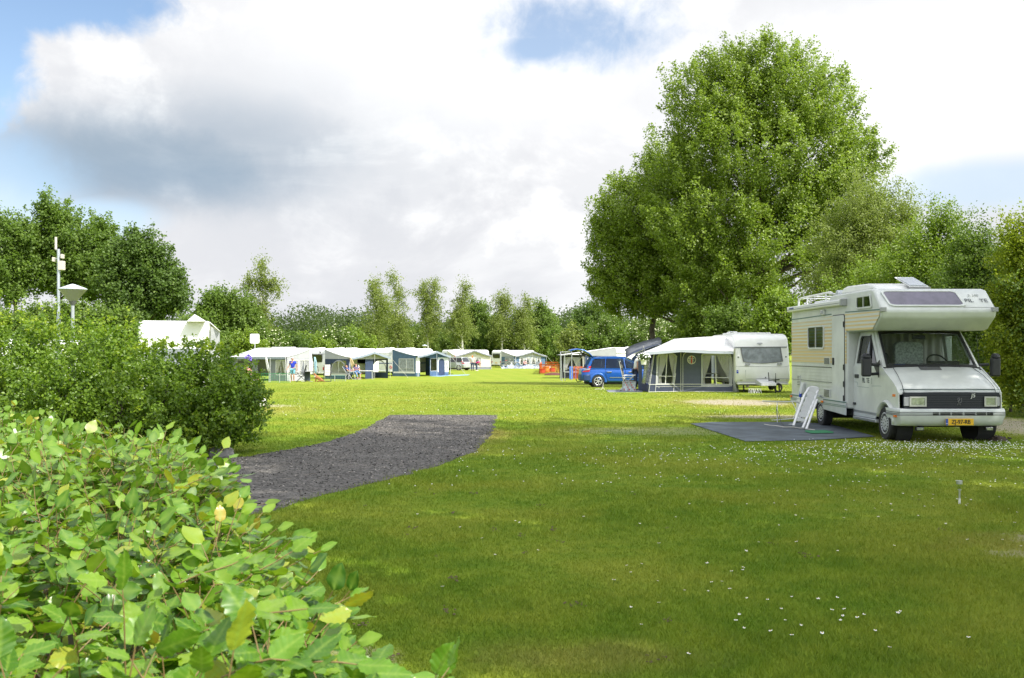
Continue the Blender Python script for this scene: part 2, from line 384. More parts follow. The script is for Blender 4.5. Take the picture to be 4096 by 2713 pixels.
# ------------------------------------------------------------------ ground
DRY = [(-.45, 21.5, .55, 2.2, .6), (-1.0, 18.6, .6, 1.8, .6), (-1.9, 15.9, .8, 1.4, .55), (-2.7, 13.8, .9, 1.2, .5), (5.2, 9.2, 1.5, .9, .45), (7.6, 35.3, 3.2, 4.2, .5), (-7.6, 30, 2.2, 3, .45), (.4, 5.9, .8, .4, .4), (6.4, 27.8, 3, 1.6, .4)]
def ground_colour(t, pos):
    """lawn colour: shared by the sheet and the blades; bare sand, dry edge, fresh and dull patches"""
    n1 = t.noise(pos, .35, 5, .6); n2 = t.noise(pos, 2.3, 5, .65); n3 = t.noise(pos, 11, 4, .7)
    sp = t.new('ShaderNodeSeparateXYZ'); t.link(pos, sp.inputs[0])
    c = t.mix(t.ss(n2, .32, .7), (.124, .212, .012), (.205, .275, .021))
    c = t.mix(t.math('MULTIPLY', t.ss(n1, .42, .62), .7), c, (.26, .285, .03))
    c = t.mix(t.math('MULTIPLY', t.ss(n3, .54, .72), .6), c, (.07, .14, .012))
    # old mowing stripes in the middle of the lawn
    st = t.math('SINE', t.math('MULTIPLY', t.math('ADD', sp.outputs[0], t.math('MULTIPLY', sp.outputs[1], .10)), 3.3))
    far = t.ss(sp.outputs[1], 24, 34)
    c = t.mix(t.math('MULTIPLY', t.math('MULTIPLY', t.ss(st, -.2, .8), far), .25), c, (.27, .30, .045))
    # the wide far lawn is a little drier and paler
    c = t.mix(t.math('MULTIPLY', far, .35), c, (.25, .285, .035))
    # dry, worn turf along the edge of the gravel path and in scattered spots
    acc = None
    for (x, y, rx, ry, k) in DRY:
        dx = t.math('DIVIDE', t.math('SUBTRACT', sp.outputs[0], x), rx); dy = t.math('DIVIDE', t.math('SUBTRACT', sp.outputs[1], y), ry)
        d = t.math('ADD', t.math('SQRT', t.math('ADD', t.math('MULTIPLY', dx, dx), t.math('MULTIPLY', dy, dy))), t.mr(n2, .3, .7, -.35, .35))
        f = t.math('MULTIPLY', t.math('SUBTRACT', 1., t.ss(d, .3, 1.15)), k); acc = f if acc is None else t.math('MAXIMUM', acc, f)
    c = t.mix(acc, c, (.33, .27, .075))
    return c, n1, n2, n3, sp
BARE = [(7.6, 35.3, 1.9, 2.3, .9), (6.7, 27.6, 1.6, .8, .8), (5.0, 9.6, .45, .35, .55), (5.55, 8.75, .5, .22, .6), (6.1, 9.5, .5, .3, .55), (4.45, 8.9, .4, .22, .5), (-8.1, 33, 1.4, 1.0, .6), (11.6, 25, 1.6, 6, .9), (-.9, 5.9, .3, .25, .4), (3.4, 22.6, 2.6, 1.3, .35)]
def bare_mask(t, sp, n3):
    acc = None
    for (x, y, rx, ry, k) in BARE:
        dx = t.math('DIVIDE', t.math('SUBTRACT', sp.outputs[0], x), rx); dy = t.math('DIVIDE', t.math('SUBTRACT', sp.outputs[1], y), ry)
        d = t.math('SQRT', t.math('ADD', t.math('MULTIPLY', dx, dx), t.math('MULTIPLY', dy, dy)))
        f = t.math('MULTIPLY', t.math('SUBTRACT', 1., t.ss(t.math('ADD', d, t.mr(n3, .3, .7, -.55, .55)), .55, 1.1)), k)
        acc = f if acc is None else t.math('MAXIMUM', acc, f)
    return acc
gm = bpy.data.materials.new('lawn'); gm.use_nodes = True; t = NT(gm.node_tree); p = t.n['Principled BSDF']
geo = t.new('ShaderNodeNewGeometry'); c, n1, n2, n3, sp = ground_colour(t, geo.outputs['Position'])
fine = t.noise(geo.outputs['Position'], 45, 4, .75)
c = t.mix(t.math('MULTIPLY', t.ss(fine, .45, .7), .30), c, (.06, .11, .010))
bm_ = bare_mask(t, sp, t.noise(geo.outputs['Position'], 5, 5, .7))
c = t.mix(bm_, c, t.mix(t.noise(geo.outputs['Position'], 20, 4, .7), (.22, .18, .12), (.48, .43, .35)))
t.link(c, p.inputs['Base Color']); p.inputs['Roughness'].default_value = .9; p.inputs['Specular IOR Level'].default_value = .12
bn = t.new('ShaderNodeBump'); bn.inputs['Strength'].default_value = .5; bn.inputs['Distance'].default_value = .03; t.link(fine, bn.inputs['Height']); t.link(bn.outputs[0], p.inputs['Normal'])
ys = np.unique(np.concatenate([np.arange(-60, 0, 6), np.arange(0, 160, 2), np.arange(160, 900, 25)])).astype(float)
xs = np.unique(np.concatenate([np.arange(-700, -60, 40), np.arange(-60, 61, 4), np.arange(60, 701, 40)])).astype(float)
b = B(); b.sheet([[(x, y, zg(y)) for x in xs] for y in ys])
g = b.build('ground', gm, smooth=True, angle=180); tag(g, kind='structure')

# gravel path
path_px = [ZP(*q) for q in [(735, 146), (690, 172), (640, 205), (590, 222), (540, 245), (440, 275), (330, 305), (200, 327), (60, 350), (0, 365)]]
right_px = [ZP(*q) for q in [(1300, 147), (1285, 190), (1275, 250), (1230, 300), (1180, 335), (1120, 360), (1060, 390), (1000, 410), (830, 460), (660, 500), (500, 540), (340, 585), (200, 630), (0, 675)]]
LE = [GND(*q) for q in path_px]+[Vector((-7.2, 16.6, 0)), Vector((-12, 16.3, 0)), Vector((-18, 16.2, 0))]
RE = [GND(*q) for q in right_px]+[Vector((-4.2, 9.8, 0)), Vector((-6.5, 8.6, 0)), Vector((-12, 7.6, 0)), Vector((-18, 7.2, 0))]
def resample(pts, n):
    P = np.array([p[:2] for p in pts]); s = np.r_[0, np.cumsum(np.linalg.norm(np.diff(P, axis=0), axis=1))]
    u = np.linspace(0, s[-1], n); return np.c_[np.interp(u, s, P[:, 0]), np.interp(u, s, P[:, 1])]
nL = 90; L_ = resample(LE, nL); R_ = resample(RE, nL)
L_ += rng.normal(size=L_.shape)*.035; R_ += rng.normal(size=R_.shape)*.035
pm = bpy.data.materials.new('gravel'); pm.use_nodes = True; t = NT(pm.node_tree); p = t.n['Principled BSDF']
geo = t.new('ShaderNodeNewGeometry'); v = t.new('ShaderNodeTexVoronoi'); v.inputs['Scale'].default_value = 26; t.link(geo.outputs['Position'], v.inputs['Vector'])
nz = t.noise(geo.outputs['Position'], .9, 6, .7); nz2 = t.noise(geo.outputs['Position'], 4.5, 5, .7)
hs = t.new('ShaderNodeSeparateColor'); t.link(v.outputs['Color'], hs.inputs[0])
c = t.mix(hs.outputs[0], (.022, .019, .016), (.150, .137, .122))
c = t.mix(t.math('MULTIPLY', t.ss(nz, .45, .7), .5), c, (.16, .148, .132)); c = t.mix(t.math('MULTIPLY', t.ss(nz2, .60, .72), .6), c, (.22, .175, .11))
t.link(c, p.inputs['Base Color']); p.inputs['Roughness'].default_value = .85
bn = t.new('ShaderNodeBump'); bn.inputs['Strength'].default_value = .9; bn.inputs['Distance'].default_value = .02; t.link(v.outputs['Distance'], bn.inputs['Height']); t.link(bn.outputs[0], p.inputs['Normal'])
b = B(); b.sheet([[(L_[i, 0]+(R_[i, 0]-L_[i, 0])*j/8, L_[i, 1]+(R_[i, 1]-L_[i, 1])*j/8, .012 if 0 < j < 8 else .004) for j in range(9)] for i in range(nL)])
o = b.build('path', pm, smooth=True); tag(o, kind='structure')
def in_poly(P, poly):
    x, y = P[:, 0], P[:, 1]; c = np.zeros(len(P), bool); n = len(poly)
    for i in range(n):
        x0, y0 = poly[i]; x1, y1 = poly[(i+1) % n]
        if y0 == y1: continue
        h = ((y0 > y) != (y1 > y)) & (x < (x1-x0)*(y-y0)/(y1-y0)+x0); c ^= h
    return c
PATHP = np.r_[L_, R_[::-1]]
# loose stones on the path: too many to count
k = 22000; u = rng.random(k); uu = rng.random(k); ii = np.minimum((u*(nL-1)).astype(int), nL-2)
PP = L_[ii]*(1-uu[:, None])+R_[ii]*uu[:, None]+rng.normal(size=(k, 2))*.12
PP = PP[in_poly(PP, PATHP)]; n = len(PP)
P3 = np.c_[PP, np.full(n, .018)]
gs = leaves_mesh('gravel_stones', P3, np.c_[rng.normal(size=(n, 2))*.3, np.ones(n)], .018+.035*rng.random(n)**2, leafmat('stone', (.03, .027, .024), (.15, .137, .12), (.34, .31, .27), 0.0, .8, .3), aspect=.9, fold=-.25)
o = link(bpy.data.objects.new('gravel_stones', gs)); tag(o, 'loose grey gravel stones covering the dark path', 'gravel', kind='stuff')

# groundsheet of the camper (before the grass, so that no blades grow through it)
MATP = np.array([GND(*ZF(*q))[:2] for q in [(170, 378), (400, 362), (1300, 360), (1700, 380), (2210, 522), (1500, 560), (780, 575)]])
MAT2 = np.array([GND(*Z2(*q))[:2] for q in [(528, 672), (860, 668), (890, 690), (570, 696)]])
# grass blades: density falls smoothly with distance, blades widen slowly
def blades(name, n, y0, y1, h, wd, lab, tall=1.):
    Y = np.exp(rng.random(n)*(math.log(y1)-math.log(y0))+math.log(y0)); X = (rng.random(n)-.5)*2*.51*Y
    P = np.c_[X, Y]; keep = ~in_poly(P+rng.normal(size=P.shape)*.09, PATHP) & ~in_poly(P, MATP) & ~in_poly(P, MAT2)
    keep &= ~((X < -.12-.37*(Y-1.6)) & (Y < 6.5)); keep &= rng.random(n) < np.clip((y1-Y)/(y1*.5), 0, 1)
    for (x, y, rx, ry, k) in BARE:
        d = np.hypot((X-x)/rx, (Y-y)/ry); keep &= ~((d < .95) & (rng.random(n) < k*.96))
    P = P[keep]; n = len(P); Y = P[:, 1]
    hh = h*(.45+.9*rng.random(n))*(1+.35*np.sin(P[:, 0]*1.3+np.sin(P[:, 1]*.9))*np.cos(P[:, 1]*1.1)); ww = wd*(.7+.6*rng.random(n))*(Y/6)**.62
    tf = np.hypot((P[:, 0]-5.9)/1.0, (P[:, 1]-11.3)/.7) < .6+.4*rng.random(n); hh = np.where(tf, hh*2.1, hh)
    a = rng.random(n)*6.283; la = rng.random(n)*6.283; ln = hh*(.3+.8*rng.random(n)); z = zgv(Y)
    v = np.empty((n, 3, 3), np.float32); dx, dy = np.cos(a)*ww/2, np.sin(a)*ww/2
    v[:, 0] = np.c_[P[:, 0]-dx, P[:, 1]-dy, z-.002]; v[:, 1] = np.c_[P[:, 0]+dx, P[:, 1]+dy, z-.002]
    v[:, 2] = np.c_[P[:, 0]+np.cos(la)*ln, P[:, 1]+np.sin(la)*ln, z+hh]
    me = bpy.data.meshes.new(name); me.vertices.add(n*3); me.vertices.foreach_set('co', v.ravel())
    me.loops.add(n*3); me.loops.foreach_set('vertex_index', np.arange(n*3, dtype=np.int32))
    me.polygons.add(n); me.polygons.foreach_set('loop_start', np.arange(0, n*3, 3, dtype=np.int32)); me.update(calc_edges=True)
    at = me.attributes.new('tint', 'FLOAT', 'POINT'); at.data.foreach_set('value', np.repeat(rng.random(n), 3).astype(np.float32))
    me.materials.append(blade_m); o = link(bpy.data.objects.new(name, me)); tag(o, lab, 'grass', kind='stuff'); return n
blade_m = bpy.data.materials.new('grass_blade'); blade_m.use_nodes = True; t = NT(blade_m.node_tree); p = t.n['Principled BSDF']
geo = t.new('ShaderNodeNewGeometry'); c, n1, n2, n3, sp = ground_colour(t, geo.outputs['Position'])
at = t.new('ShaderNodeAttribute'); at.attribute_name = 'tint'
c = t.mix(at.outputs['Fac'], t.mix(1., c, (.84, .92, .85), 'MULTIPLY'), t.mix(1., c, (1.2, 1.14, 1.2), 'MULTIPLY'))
t.link(c, p.inputs['Base Color']); p.inputs['Roughness'].default_value = .55; p.inputs['Specular IOR Level'].default_value = .25
tr = t.new('ShaderNodeBsdfTranslucent'); t.link(c, tr.inputs[0]); mx = t.new('ShaderNodeMixShader'); mx.inputs[0].default_value = .35
t.link(p.outputs[0], mx.inputs[1]); t.link(tr.outputs[0], mx.inputs[2]); t.link(mx.outputs[0], t.n['Material Output'].inputs[0])
blades('grass', 800000, 4.6, 80, .030, .0058, 'short mown green lawn grass of the camping field')

# daisies: the 300 that show largest one by one, the rest as one carpet
dz_w = mat('daisy_petal', (.80, .80, .78), .7); dz_y = mat('daisy_centre', (.65, .42, .03), .7)
def daisy_mesh(b, x, y, z, s):
    b.add([(x+math.cos(k*math.pi/4)*s*(1 if k % 2 else .72), y+math.sin(k*math.pi/4)*s*(1 if k % 2 else .72), z+.004*(k % 2)) for k in range(8)]+[(x, y, z+s*.25)], [(k, (k+1) % 8, 8) for k in range(8)])
    b.lathe([(s*.34, s*.24), (.2*s, s*.42), (0, s*.46)], (x, y, z), n=6, mi=1); b.beam((x, y, z-.035), (x, y, z), .003, .003, 2)
b = B(); daisy_mesh(b, 0, 0, .04, .012); proto = b.build('daisy', [dz_w, dz_y, LM['fresh']])
pts = []
def dai(n, fx): 
    out = []
    while len(out) < n:
        x, y = fx(); P = np.array([[x, y]])
        if y < 5.3 or in_poly(P, PATHP)[0] or in_poly(P, MATP)[0] or abs(x) > .5*y or (x < .05-.37*(y-1.6) and y < 7): continue
        out.append((x, y))
    return out
G = random.gauss; U = random.uniform
near = dai(26, lambda: (1.9+G(0, .55), 6.6+G(0, .45)))+dai(14, lambda: (1.35+G(0, .3), 7.9+G(0, .4)))+dai(60, lambda: (4.4+G(0, 1.6), 11.2+G(0, 1.6)))+dai(26, lambda: (U(-1, 6), U(6, 12)))
near += dai(174, lambda: (U(3.5, 9.3), 17.6+abs(G(0, .9))*random.choice((-1.6, 1))))
far_d = dai(620, lambda: (7.9+G(0, 1.1), 18.7+G(0, .55)))+dai(170, lambda: (U(-2, 9), U(13, 19)))+dai(450, lambda: (U(-8, 12), U(26, 44)))+dai(300, lambda: (5.0+G(0, 1.8), 17.3+G(0, .9)))
proto.location = (near[0][0], near[0][1], 0)
LAB = 'small white daisy with yellow centre growing in the short lawn'
tag(proto, LAB, 'daisy', 'white daisies dotted over the lawn')
for i, (x, y) in enumerate(near[1:]):
    o = proto.copy(); COL.objects.link(o); o.location = (x, y, zg(y)); o.rotation_euler = (U(-.3, .3), U(-.3, .3), U(0, 6)); s = U(.8, 1.25); o.scale = (s, s, s)
b = B()
for (x, y) in far_d:
    s = .011*(1 if y < 26 else 1.1); z = zg(y)+.042
    b.add([(x+math.cos(k*1.0472)*s, y+math.sin(k*1.0472)*s, z) for k in range(6)]+[(x, y, z+.008)], [(k, (k+1) % 6, 6) for k in range(6)])
tag(b.build('daisy_carpet', dz_w), 'carpet of tiny white daisies in front of the camper and across the field', 'daisies', kind='stuff')
# worm casts and dead leaves
b = B()
for i in range(34):
    x, y = dai(1, lambda: (random.choice((-1.0+G(0, .35), .5+G(0, .5), U(-2, 5))), U(5.6, 13)))[0]; r_ = U(.008, .02)
    for k in range(9): rk = r_*U(.3, .8); b.lathe([(rk, 0), (rk*.8, rk*.5), (0, rk*.8)], (x+G(0, r_*1.8), y+G(0, r_*3), .010), n=5)
tag(b.build('soil_crumbs', mat('crumb_soil', (.13, .095, .055), .95)), 'crumbs of dark soil thrown up in the grass beside the hedge', 'soil', kind='stuff')
m = GND(3985, 1763); b = B(); b.lathe([(.24, 0), (.19, .04), (.10, .085), (0, .10)], (0, 0, 0), n=14)
for k in range(22): b.lathe([(.03, 0), (.025, .02), (0, .03)], (G(0, .12), G(0, .08), .05+U(-.02, .03)), n=5)
o = b.build('molehill', mat('dark_soil', (.06, .042, .03), .95), smooth=True); o.location = m; tag(o, 'dark molehill in the grass beside the far front wheel of the camper', 'molehill')
# ------------------------------------------------------------------ trees
def lob(D, bx, items, dep=.85):
    """lobes traced in photo pixels at distance D -> metres relative to the trunk base at pixel column bx"""
    X0 = SX(bx, D); k = D/FS; z0 = zg(D); out = []
    for it in items:
        x, y, rx, ry = it[:4]; dy = it[4] if len(it) > 4 else 0
        out.append(((x-2048)*k-X0, dy, CAMZ-(y-HYS)*k-z0, rx*k, max(rx, ry)*k*dep, ry*k))
    return out
def ptree(name, label, D, bx, items, tr, lm, nc, per, cr, leaf, group=None, **kw):
    return tree(name, label, 'tree', SG(bx, D), lob(D, bx, items, kw.pop('dep', .85)), tr, LM[lm], nc, per, cr, leaf, group, **kw)
GP = 'tall poplars beyond the caravan with the grey window'
CP = dict(up=.75, stretch=1.5, outw=.75, shell=.5)
ptree('poplar_tree', 'very tall broad poplar towering over the camping field, the tallest tree', 60, 3045,
      [(3040, 385, 310, 225), (2860, 420, 225, 190), (3225, 410, 215, 175), (3050, 620, 400, 300), (2830, 800, 290, 330), (3250, 640, 250, 230), (3430, 640, 150, 110), (3060, 980, 400, 290), (3330, 900, 260, 250), (2900, 1120, 260, 160), (3020, 275, 190, 105)],
      .42, 'poplar', 2300, 105, .42, .135, GP, trunk_top=17, nl=70, cparams=CP)
ptree('poplar_tree', 'middle poplar of the three, its crown merging into the tallest one', 65, 2790,
      [(2680, 720, 150, 190), (2640, 900, 210, 230), (2760, 1060, 230, 220), (2600, 1110, 180, 150)], .32, 'poplar', 900, 95, .44, .14, GP, trunk_top=12, nl=34, cparams=CP)
ptree('poplar_tree', 'lowest poplar, leaning out over the pale grey awning roofs', 67, 2616,
      [(2480, 860, 110, 150), (2470, 1030, 125, 170), (2550, 1130, 150, 150), (2440, 1180, 80, 80), (2590, 980, 130, 160)], .26, 'poplar', 720, 90, .42, .14, GP, trunk_top=9.5, nl=26, cparams=CP)
ptree('birch_tree', 'olive-yellow birch rising behind the camper roof rack', 42, 3480,
      [(3440, 830, 110, 150), (3530, 930, 130, 170), (3400, 1000, 140, 180), (3520, 1100, 200, 160), (3620, 860, 60, 60), (3350, 1120, 120, 130)], .14, 'birch', 760, 90, .34, .075, bark=birch_m, trunk_top=6.5, nl=26, cparams=dict(up=.2, stretch=1.7, shell=.35))
GR = 'bright green bushy trees behind the camper'
for (D, bx, it, lm, nc, lab) in [
    (33, 3760, [(3740, 1010, 130, 130), (3700, 1120, 170, 150), (3830, 1060, 120, 130), (3780, 1200, 200, 140), (3760, 890, 50, 70)], 'fresh', 620, 'bright green bushy tree directly above the camper skylight dome'),
    (30, 3960, [(3920, 1070, 120, 110), (3990, 1180, 140, 150), (3880, 1210, 150, 140), (3890, 960, 50, 60), (4010, 1380, 130, 180)], 'mid', 620, 'green bushy tree behind the end of the camper overcab'),
    (27.5, 4130, [(4090, 1010, 90, 110), (4120, 1180, 130, 150), (4110, 1360, 130, 170), (4100, 1500, 110, 120)], 'yel', 620, 'yellow-green maple-like tree cut by the picture edge beside the camper'),
    (38, 3560, [(3560, 1130, 160, 120), (3640, 1210, 170, 140), (3420, 1210, 150, 110)], 'fresh', 420, 'low fresh green tree just above the camper roof rack')]:
    ptree('bushy_tree', lab, D, bx, it, .11, lm, nc, 85, .27, .07, GR, nl=16, cparams=dict(up=.6, stretch=1.8, shell=.4))
# leafy wall beside the camper
def hedge_leaves(x0, x1, y0, y1, z0, z1, n, leaf, lumps=.25, seed=1):
    r = np.random.default_rng(seed); k = n//60
    C = np.c_[x0+(x1-x0)*r.random(k), y0+(y1-y0)*r.random(k), z0+(z1-z0)*r.random(k)**.85]
    C[:, 2] += lumps*np.sin(C[:, 0]*1.7+C[:, 1]*1.1)*(C[:, 2] > z0+.5*(z1-z0))
    P = C[:, None]+r.normal(size=(k, 60, 3))*np.array([.22, .22, .18]); P = P.reshape(-1, 3)
    N = r.normal(size=P.shape)*.7+np.array([-.3, -.5, .6]); return P, N
t = thing('hedge', 'dense leafy green hedge running back past the camper nose', 'hedge', (13.6, 34, 0))
P, N = hedge_leaves(-.9, 1.6, -8.5, 9, .25, 3.9, 60000, .07)
link(bpy.data.objects.new('foliage', leaves_mesh('foliage', P, N, .085*(.7+.6*rng.random(len(P))), LM['mid'])), t)
b = B()
for k in range(26): x, y = U(-.7, 1), U(-8, 8.8); b.tube([(x, y, -.1), (x+U(-.2, .2), y, 1.2), (x+U(-.4, .4), y+U(-.3, .3), 3.2)], [.05, .035, .01], 5)
b.build('stem', bark_m, t, smooth=True)['kind'] = 'stuff'
# shrubs behind the caravans on the sunny side
GS = 'shrubs behind the awning with the round emblem'
for (D, bx, it, lm, lab, fl) in [
    (53, 3120, [(3110, 1230, 60, 60), (3130, 1310, 90, 90), (3080, 1330, 80, 70)], 'fresh', 'tall fresh green shrub filling the gap between white caravan and camper', 0),
    (56, 2990, [(2960, 1290, 90, 70), (3020, 1330, 100, 80), (2900, 1310, 80, 70)], 'mid', 'green shrub above the roof of the white caravan with grey window', 0),
    (60, 2830, [(2810, 1270, 70, 60), (2850, 1330, 90, 80), (2760, 1320, 70, 80)], 'fresh', 'fresh green shrub above the middle of the white awning roof', 0),
    (96, 2640, [(2620, 1330, 80, 55), (2570, 1350, 60, 60), (2690, 1350, 70, 60)], 'mid', 'flowering elder shrub above the grey curved canopy', 1500),
    (104, 2460, [(2440, 1320, 60, 60), (2500, 1350, 70, 60), (2380, 1350, 60, 60)], 'mid', 'rounded shrub with a few blossoms above the raised car tailgate', 500)]:
    ptree('shrub', lab, D, bx, it, .07, lm, 330, 75, .36, .12, GS, nl=10, cparams=dict(up=.6, stretch=1.5, shell=.35), flowers=fl)
# trees far across the field
GB = 'wispy birches behind the far caravans'
BP = dict(up=-.45, stretch=2.3, shell=.15, outw=.45)
for (D, bx, it, lab) in [
    (128, 1042, [(1048, 1075, 26, 48), (1050, 1150, 62, 45), (985, 1125, 34, 16), (1110, 1138, 38, 16), (990, 1150, 30, 25), (1120, 1160, 30, 22), (1045, 1240, 60, 70), (1050, 1330, 80, 80)], 'slender birch with spreading arms standing alone behind the white panel antenna'),
    (150, 1495, [(1500, 1170, 42, 55), (1530, 1240, 70, 80), (1500, 1330, 80, 80)], 'full birch, first of the close pair above the navy awnings'),
    (155, 1590, [(1568, 1130, 25, 45), (1600, 1190, 36, 60), (1580, 1290, 80, 80), (1600, 1360, 70, 60)], 'full birch with pointed top, second of the close pair above the navy awnings'),
    (158, 1712, [(1742, 1150, 32, 40), (1690, 1180, 28, 50), (1725, 1230, 50, 60), (1720, 1320, 60, 80)], 'thin birch with gaps showing sky, above the blue porch awning'),
    (158, 1850, [(1862, 1165, 22, 40), (1845, 1225, 45, 45), (1840, 1310, 75, 85)], 'pointed birch above the silver car'),
    (163, 2008, [(2005, 1210, 40, 38), (2030, 1230, 25, 30), (2000, 1310, 62, 85)], 'small-crowned pale birch above the caravan with dark rear window'),
    (163, 2098, [(2108, 1215, 26, 40), (2080, 1280, 45, 60), (2100, 1330, 60, 80)], 'upright olive birch above the grey awning with parked bicycles')]:
    it = [(x-(x-bx)*.2, y, rx*.72, ry*.95) for x, y, rx, ry in it]
    ptree('birch_tree', lab, D, bx, it, .21, 'birch', 165, 62, .62, .20, GB, bark=birch_m, nl=16, cparams=BP)
GF = 'round leafy trees beyond the camping field'
for (D, bx, it, lm, lab) in [
    (170, 1920, [(1912, 1260, 45, 52), (1930, 1320, 70, 80)], 'mid', 'round green tree between the pointed birch and the pale small birch'),
    (170, 2165, [(2162, 1262, 34, 48), (2178, 1330, 55, 80)], 'mid', 'green tree with narrow top standing next to the olive birch'),
    (172, 2375, [(2372, 1275, 62, 62), (2330, 1320, 55, 60), (2420, 1310, 60, 70)], 'dark', 'dark green dome-shaped tree near the tip of the poplar branches'),
    (125, 872, [(870, 1215, 45, 50), (860, 1290, 80, 80)], 'oak', 'green tree right beside the white gable peak behind the bush'),
    (125, 965, [(955, 1235, 55, 50), (970, 1310, 80, 80)], 'mid', 'lower green tree between gable peak and the slender birch')]:
    ptree('leafy_tree', lab, D, bx, it, .2, lm, 260, 60, .8, .28, GF, nl=10, cparams=dict(up=.4, stretch=1.3, shell=.4))
# understorey along the far edge: individual shrubs
GU = 'shrubs lining the far edge of the camping field'
notes = ['behind the panel antenna', 'over the first awning roof', 'with creamy blossom above the bicycle caravan', 'above the bicycle caravan vents', 'over the folded beige parasol', 'with pale flowers above the navy awning', 'over the caravan with blue stripe', 'behind the distant street lamp', 'with pale tips beside the distant street lamp', 'over the cream porch awning', 'above the silver car roof', 'in the gap before the far caravan', 'over the caravan with dark rear window', 'with white blossom over the far grey awning', 'at the end of the far grey awning', 'dark and dense beyond the orange netting', 'grey-green willow-like, beyond the steel frame', 'above the steel frame', 'over the pale gable roof']
xs_ = np.linspace(905, 2480, len(notes))
lms = ['mid', 'fresh', 'mid', 'dark', 'fresh', 'mid', 'fresh', 'oak', 'fresh', 'mid', 'mid', 'dark', 'oak', 'mid', 'fresh', 'oak', 'birch', 'mid', 'mid']
for i, x in enumerate(xs_):
    D = 148+6*math.sin(i*2.1) if x < 2150 else 120-i; top = 1318+22*math.sin(i*1.9+1)
    D = 110+abs(x-960)*.07 if x < 1500 else (D if x > 2300 else max(D, 166)); yb = HYS+(CAMZ-zg(D))*FS/D; h = yb-top
    ptree('shrub', f'round leafy shrub {notes[i]}', D, x, [(x-18, top+h*.38, 52, h*.38), (x+30, top+h*.55, 52, h*.42), (x, top+h*.72, 64, h*.33)], .09, lms[i], 190, 62, .55, .22, GU, nl=5, cparams=dict(up=.5, stretch=1.3, shell=.35), flowers=500 if i in (2, 5, 8, 13) else 0)
# far wood as one mass
k = 1500; r = np.random.default_rng(3)
X = np.linspace(-175, 105, k)+r.normal(size=k)*2; Yc = 235+r.random(k)*45
H = 9.3+1.6*np.sin(X*.11)+1.1*np.sin(X*.37+1)+r.normal(size=k)*.9
P = np.concatenate([np.c_[X, Yc, H*(1-f)-1+r.normal(size=k)*.5] for f in (0, .22, .45, .7)])
P = (P[:, None]+r.normal(size=(len(P), 42, 3))*np.array([1.3, 1.3, .75])).reshape(-1, 3)
me = leaves_mesh('far_woods', P, r.normal(size=P.shape)+np.array([0, -.4, .7]), .48*(.6+.8*r.random(len(P))), LM['wood'])
o = link(bpy.data.objects.new('far_woods', me)); tag(o, 'distant dark green woods closing the horizon behind the campsite', 'woods', kind='stuff')
# tree group above the clipped bush
GL = 'tall trees behind the lamp with the white cone'
for (D, bx, it, lm, nc, lab) in [
    (66, 60, [(0, 930, 55, 80), (75, 960, 55, 75), (50, 1100, 90, 110), (-20, 1080, 80, 110)], 'oak', 270, 'airy pale green tree at the picture edge with sky showing under it'),
    (68, 235, [(215, 850, 62, 62), (150, 960, 85, 90), (270, 950, 100, 95), (215, 1080, 120, 110), (330, 1080, 90, 90)], 'oak', 430, 'tall oak-like tree, highest of its group, behind the thin mast'),
    (70, 410, [(405, 925, 38, 50), (420, 1010, 70, 60), (380, 1120, 95, 90)], 'oak', 240, 'green tree with small pointed top right of the white cone lamp'),
    (66, 540, [(560, 1000, 80, 75), (500, 1110, 110, 110), (620, 1090, 95, 90), (680, 1190, 72, 80), (560, 1220, 130, 80)], 'dark', 620, 'dense dark green tree with rounded crown sloping down to the white gable')]:
    ptree('oak_tree', lab, D, bx, it, .22, lm, nc, 75, .42, .17, GL, nl=40, cparams=dict(up=.55, stretch=1.7, shell=.25), trunk_top=8.5)
for i, (x, top, lab) in enumerate([(20, 1255, 'low green shrub under the airy tree at the picture edge'), (160, 1235, 'low green shrub between mast and picture edge'), (310, 1225, 'low green shrub behind the cone lamp pole'), (450, 1250, 'low green shrub under the dark rounded tree'), (760, 1290, 'low green shrub behind the white gable peak')]):
    ptree('shrub', lab, 60, x, [(x, top+60, 90, 70), (x+40, top+110, 90, 70)], .07, 'mid', 190, 70, .4, .15, 'low shrubs under the tall trees', nl=6, cparams=dict(up=.5, stretch=1.3, shell=.35))
# trees beside the photographer that shade the near lawn and the camper
GO = 'trees standing beside the photographer'
for (x, y, h, rr, s, lab) in [(8.8, 9.0, 23, 4.4, 1, 'tallest tree beside the lawn level with the beech hedge end'), (13.8, 12.5, 24, 5.0, 2, 'tall tree deeper in the row, before the camper'), (9.6, 3.6, 20, 4.2, 3, 'tall tree beside the photographer'), (10.8, -.3, 17, 3.9, 4, 'shorter tree just behind the photographer'), (19.5, 15.5, 22, 5.0, 5, 'tall tree in the second row level with the camper'), (21, 24, 14, 4.5, 6, 'tree behind the hedge next to the camper'), (18, 3, 24, 5.2, 7, 'tall tree in the second row beside the photographer')]:
    zb = 9 if y < 20 else 5
    L = [(0, 0, h-rr, rr*.75, rr*.75, rr), (rr*.3, 0, h*.62, rr, rr, h*.2), (-rr*.2, .5, zb+2.5, rr*.95, rr, 3.0), (0, -1, (h+zb)/2, rr, rr*.9, (h-zb)*.3)]
    tree('tall_tree', lab, 'tree', (x, y, 0), L, .3, LM['oak'], 310, 46, .55, .24, GO, nl=16, cparams=dict(up=.5, stretch=1.4, shell=.35))

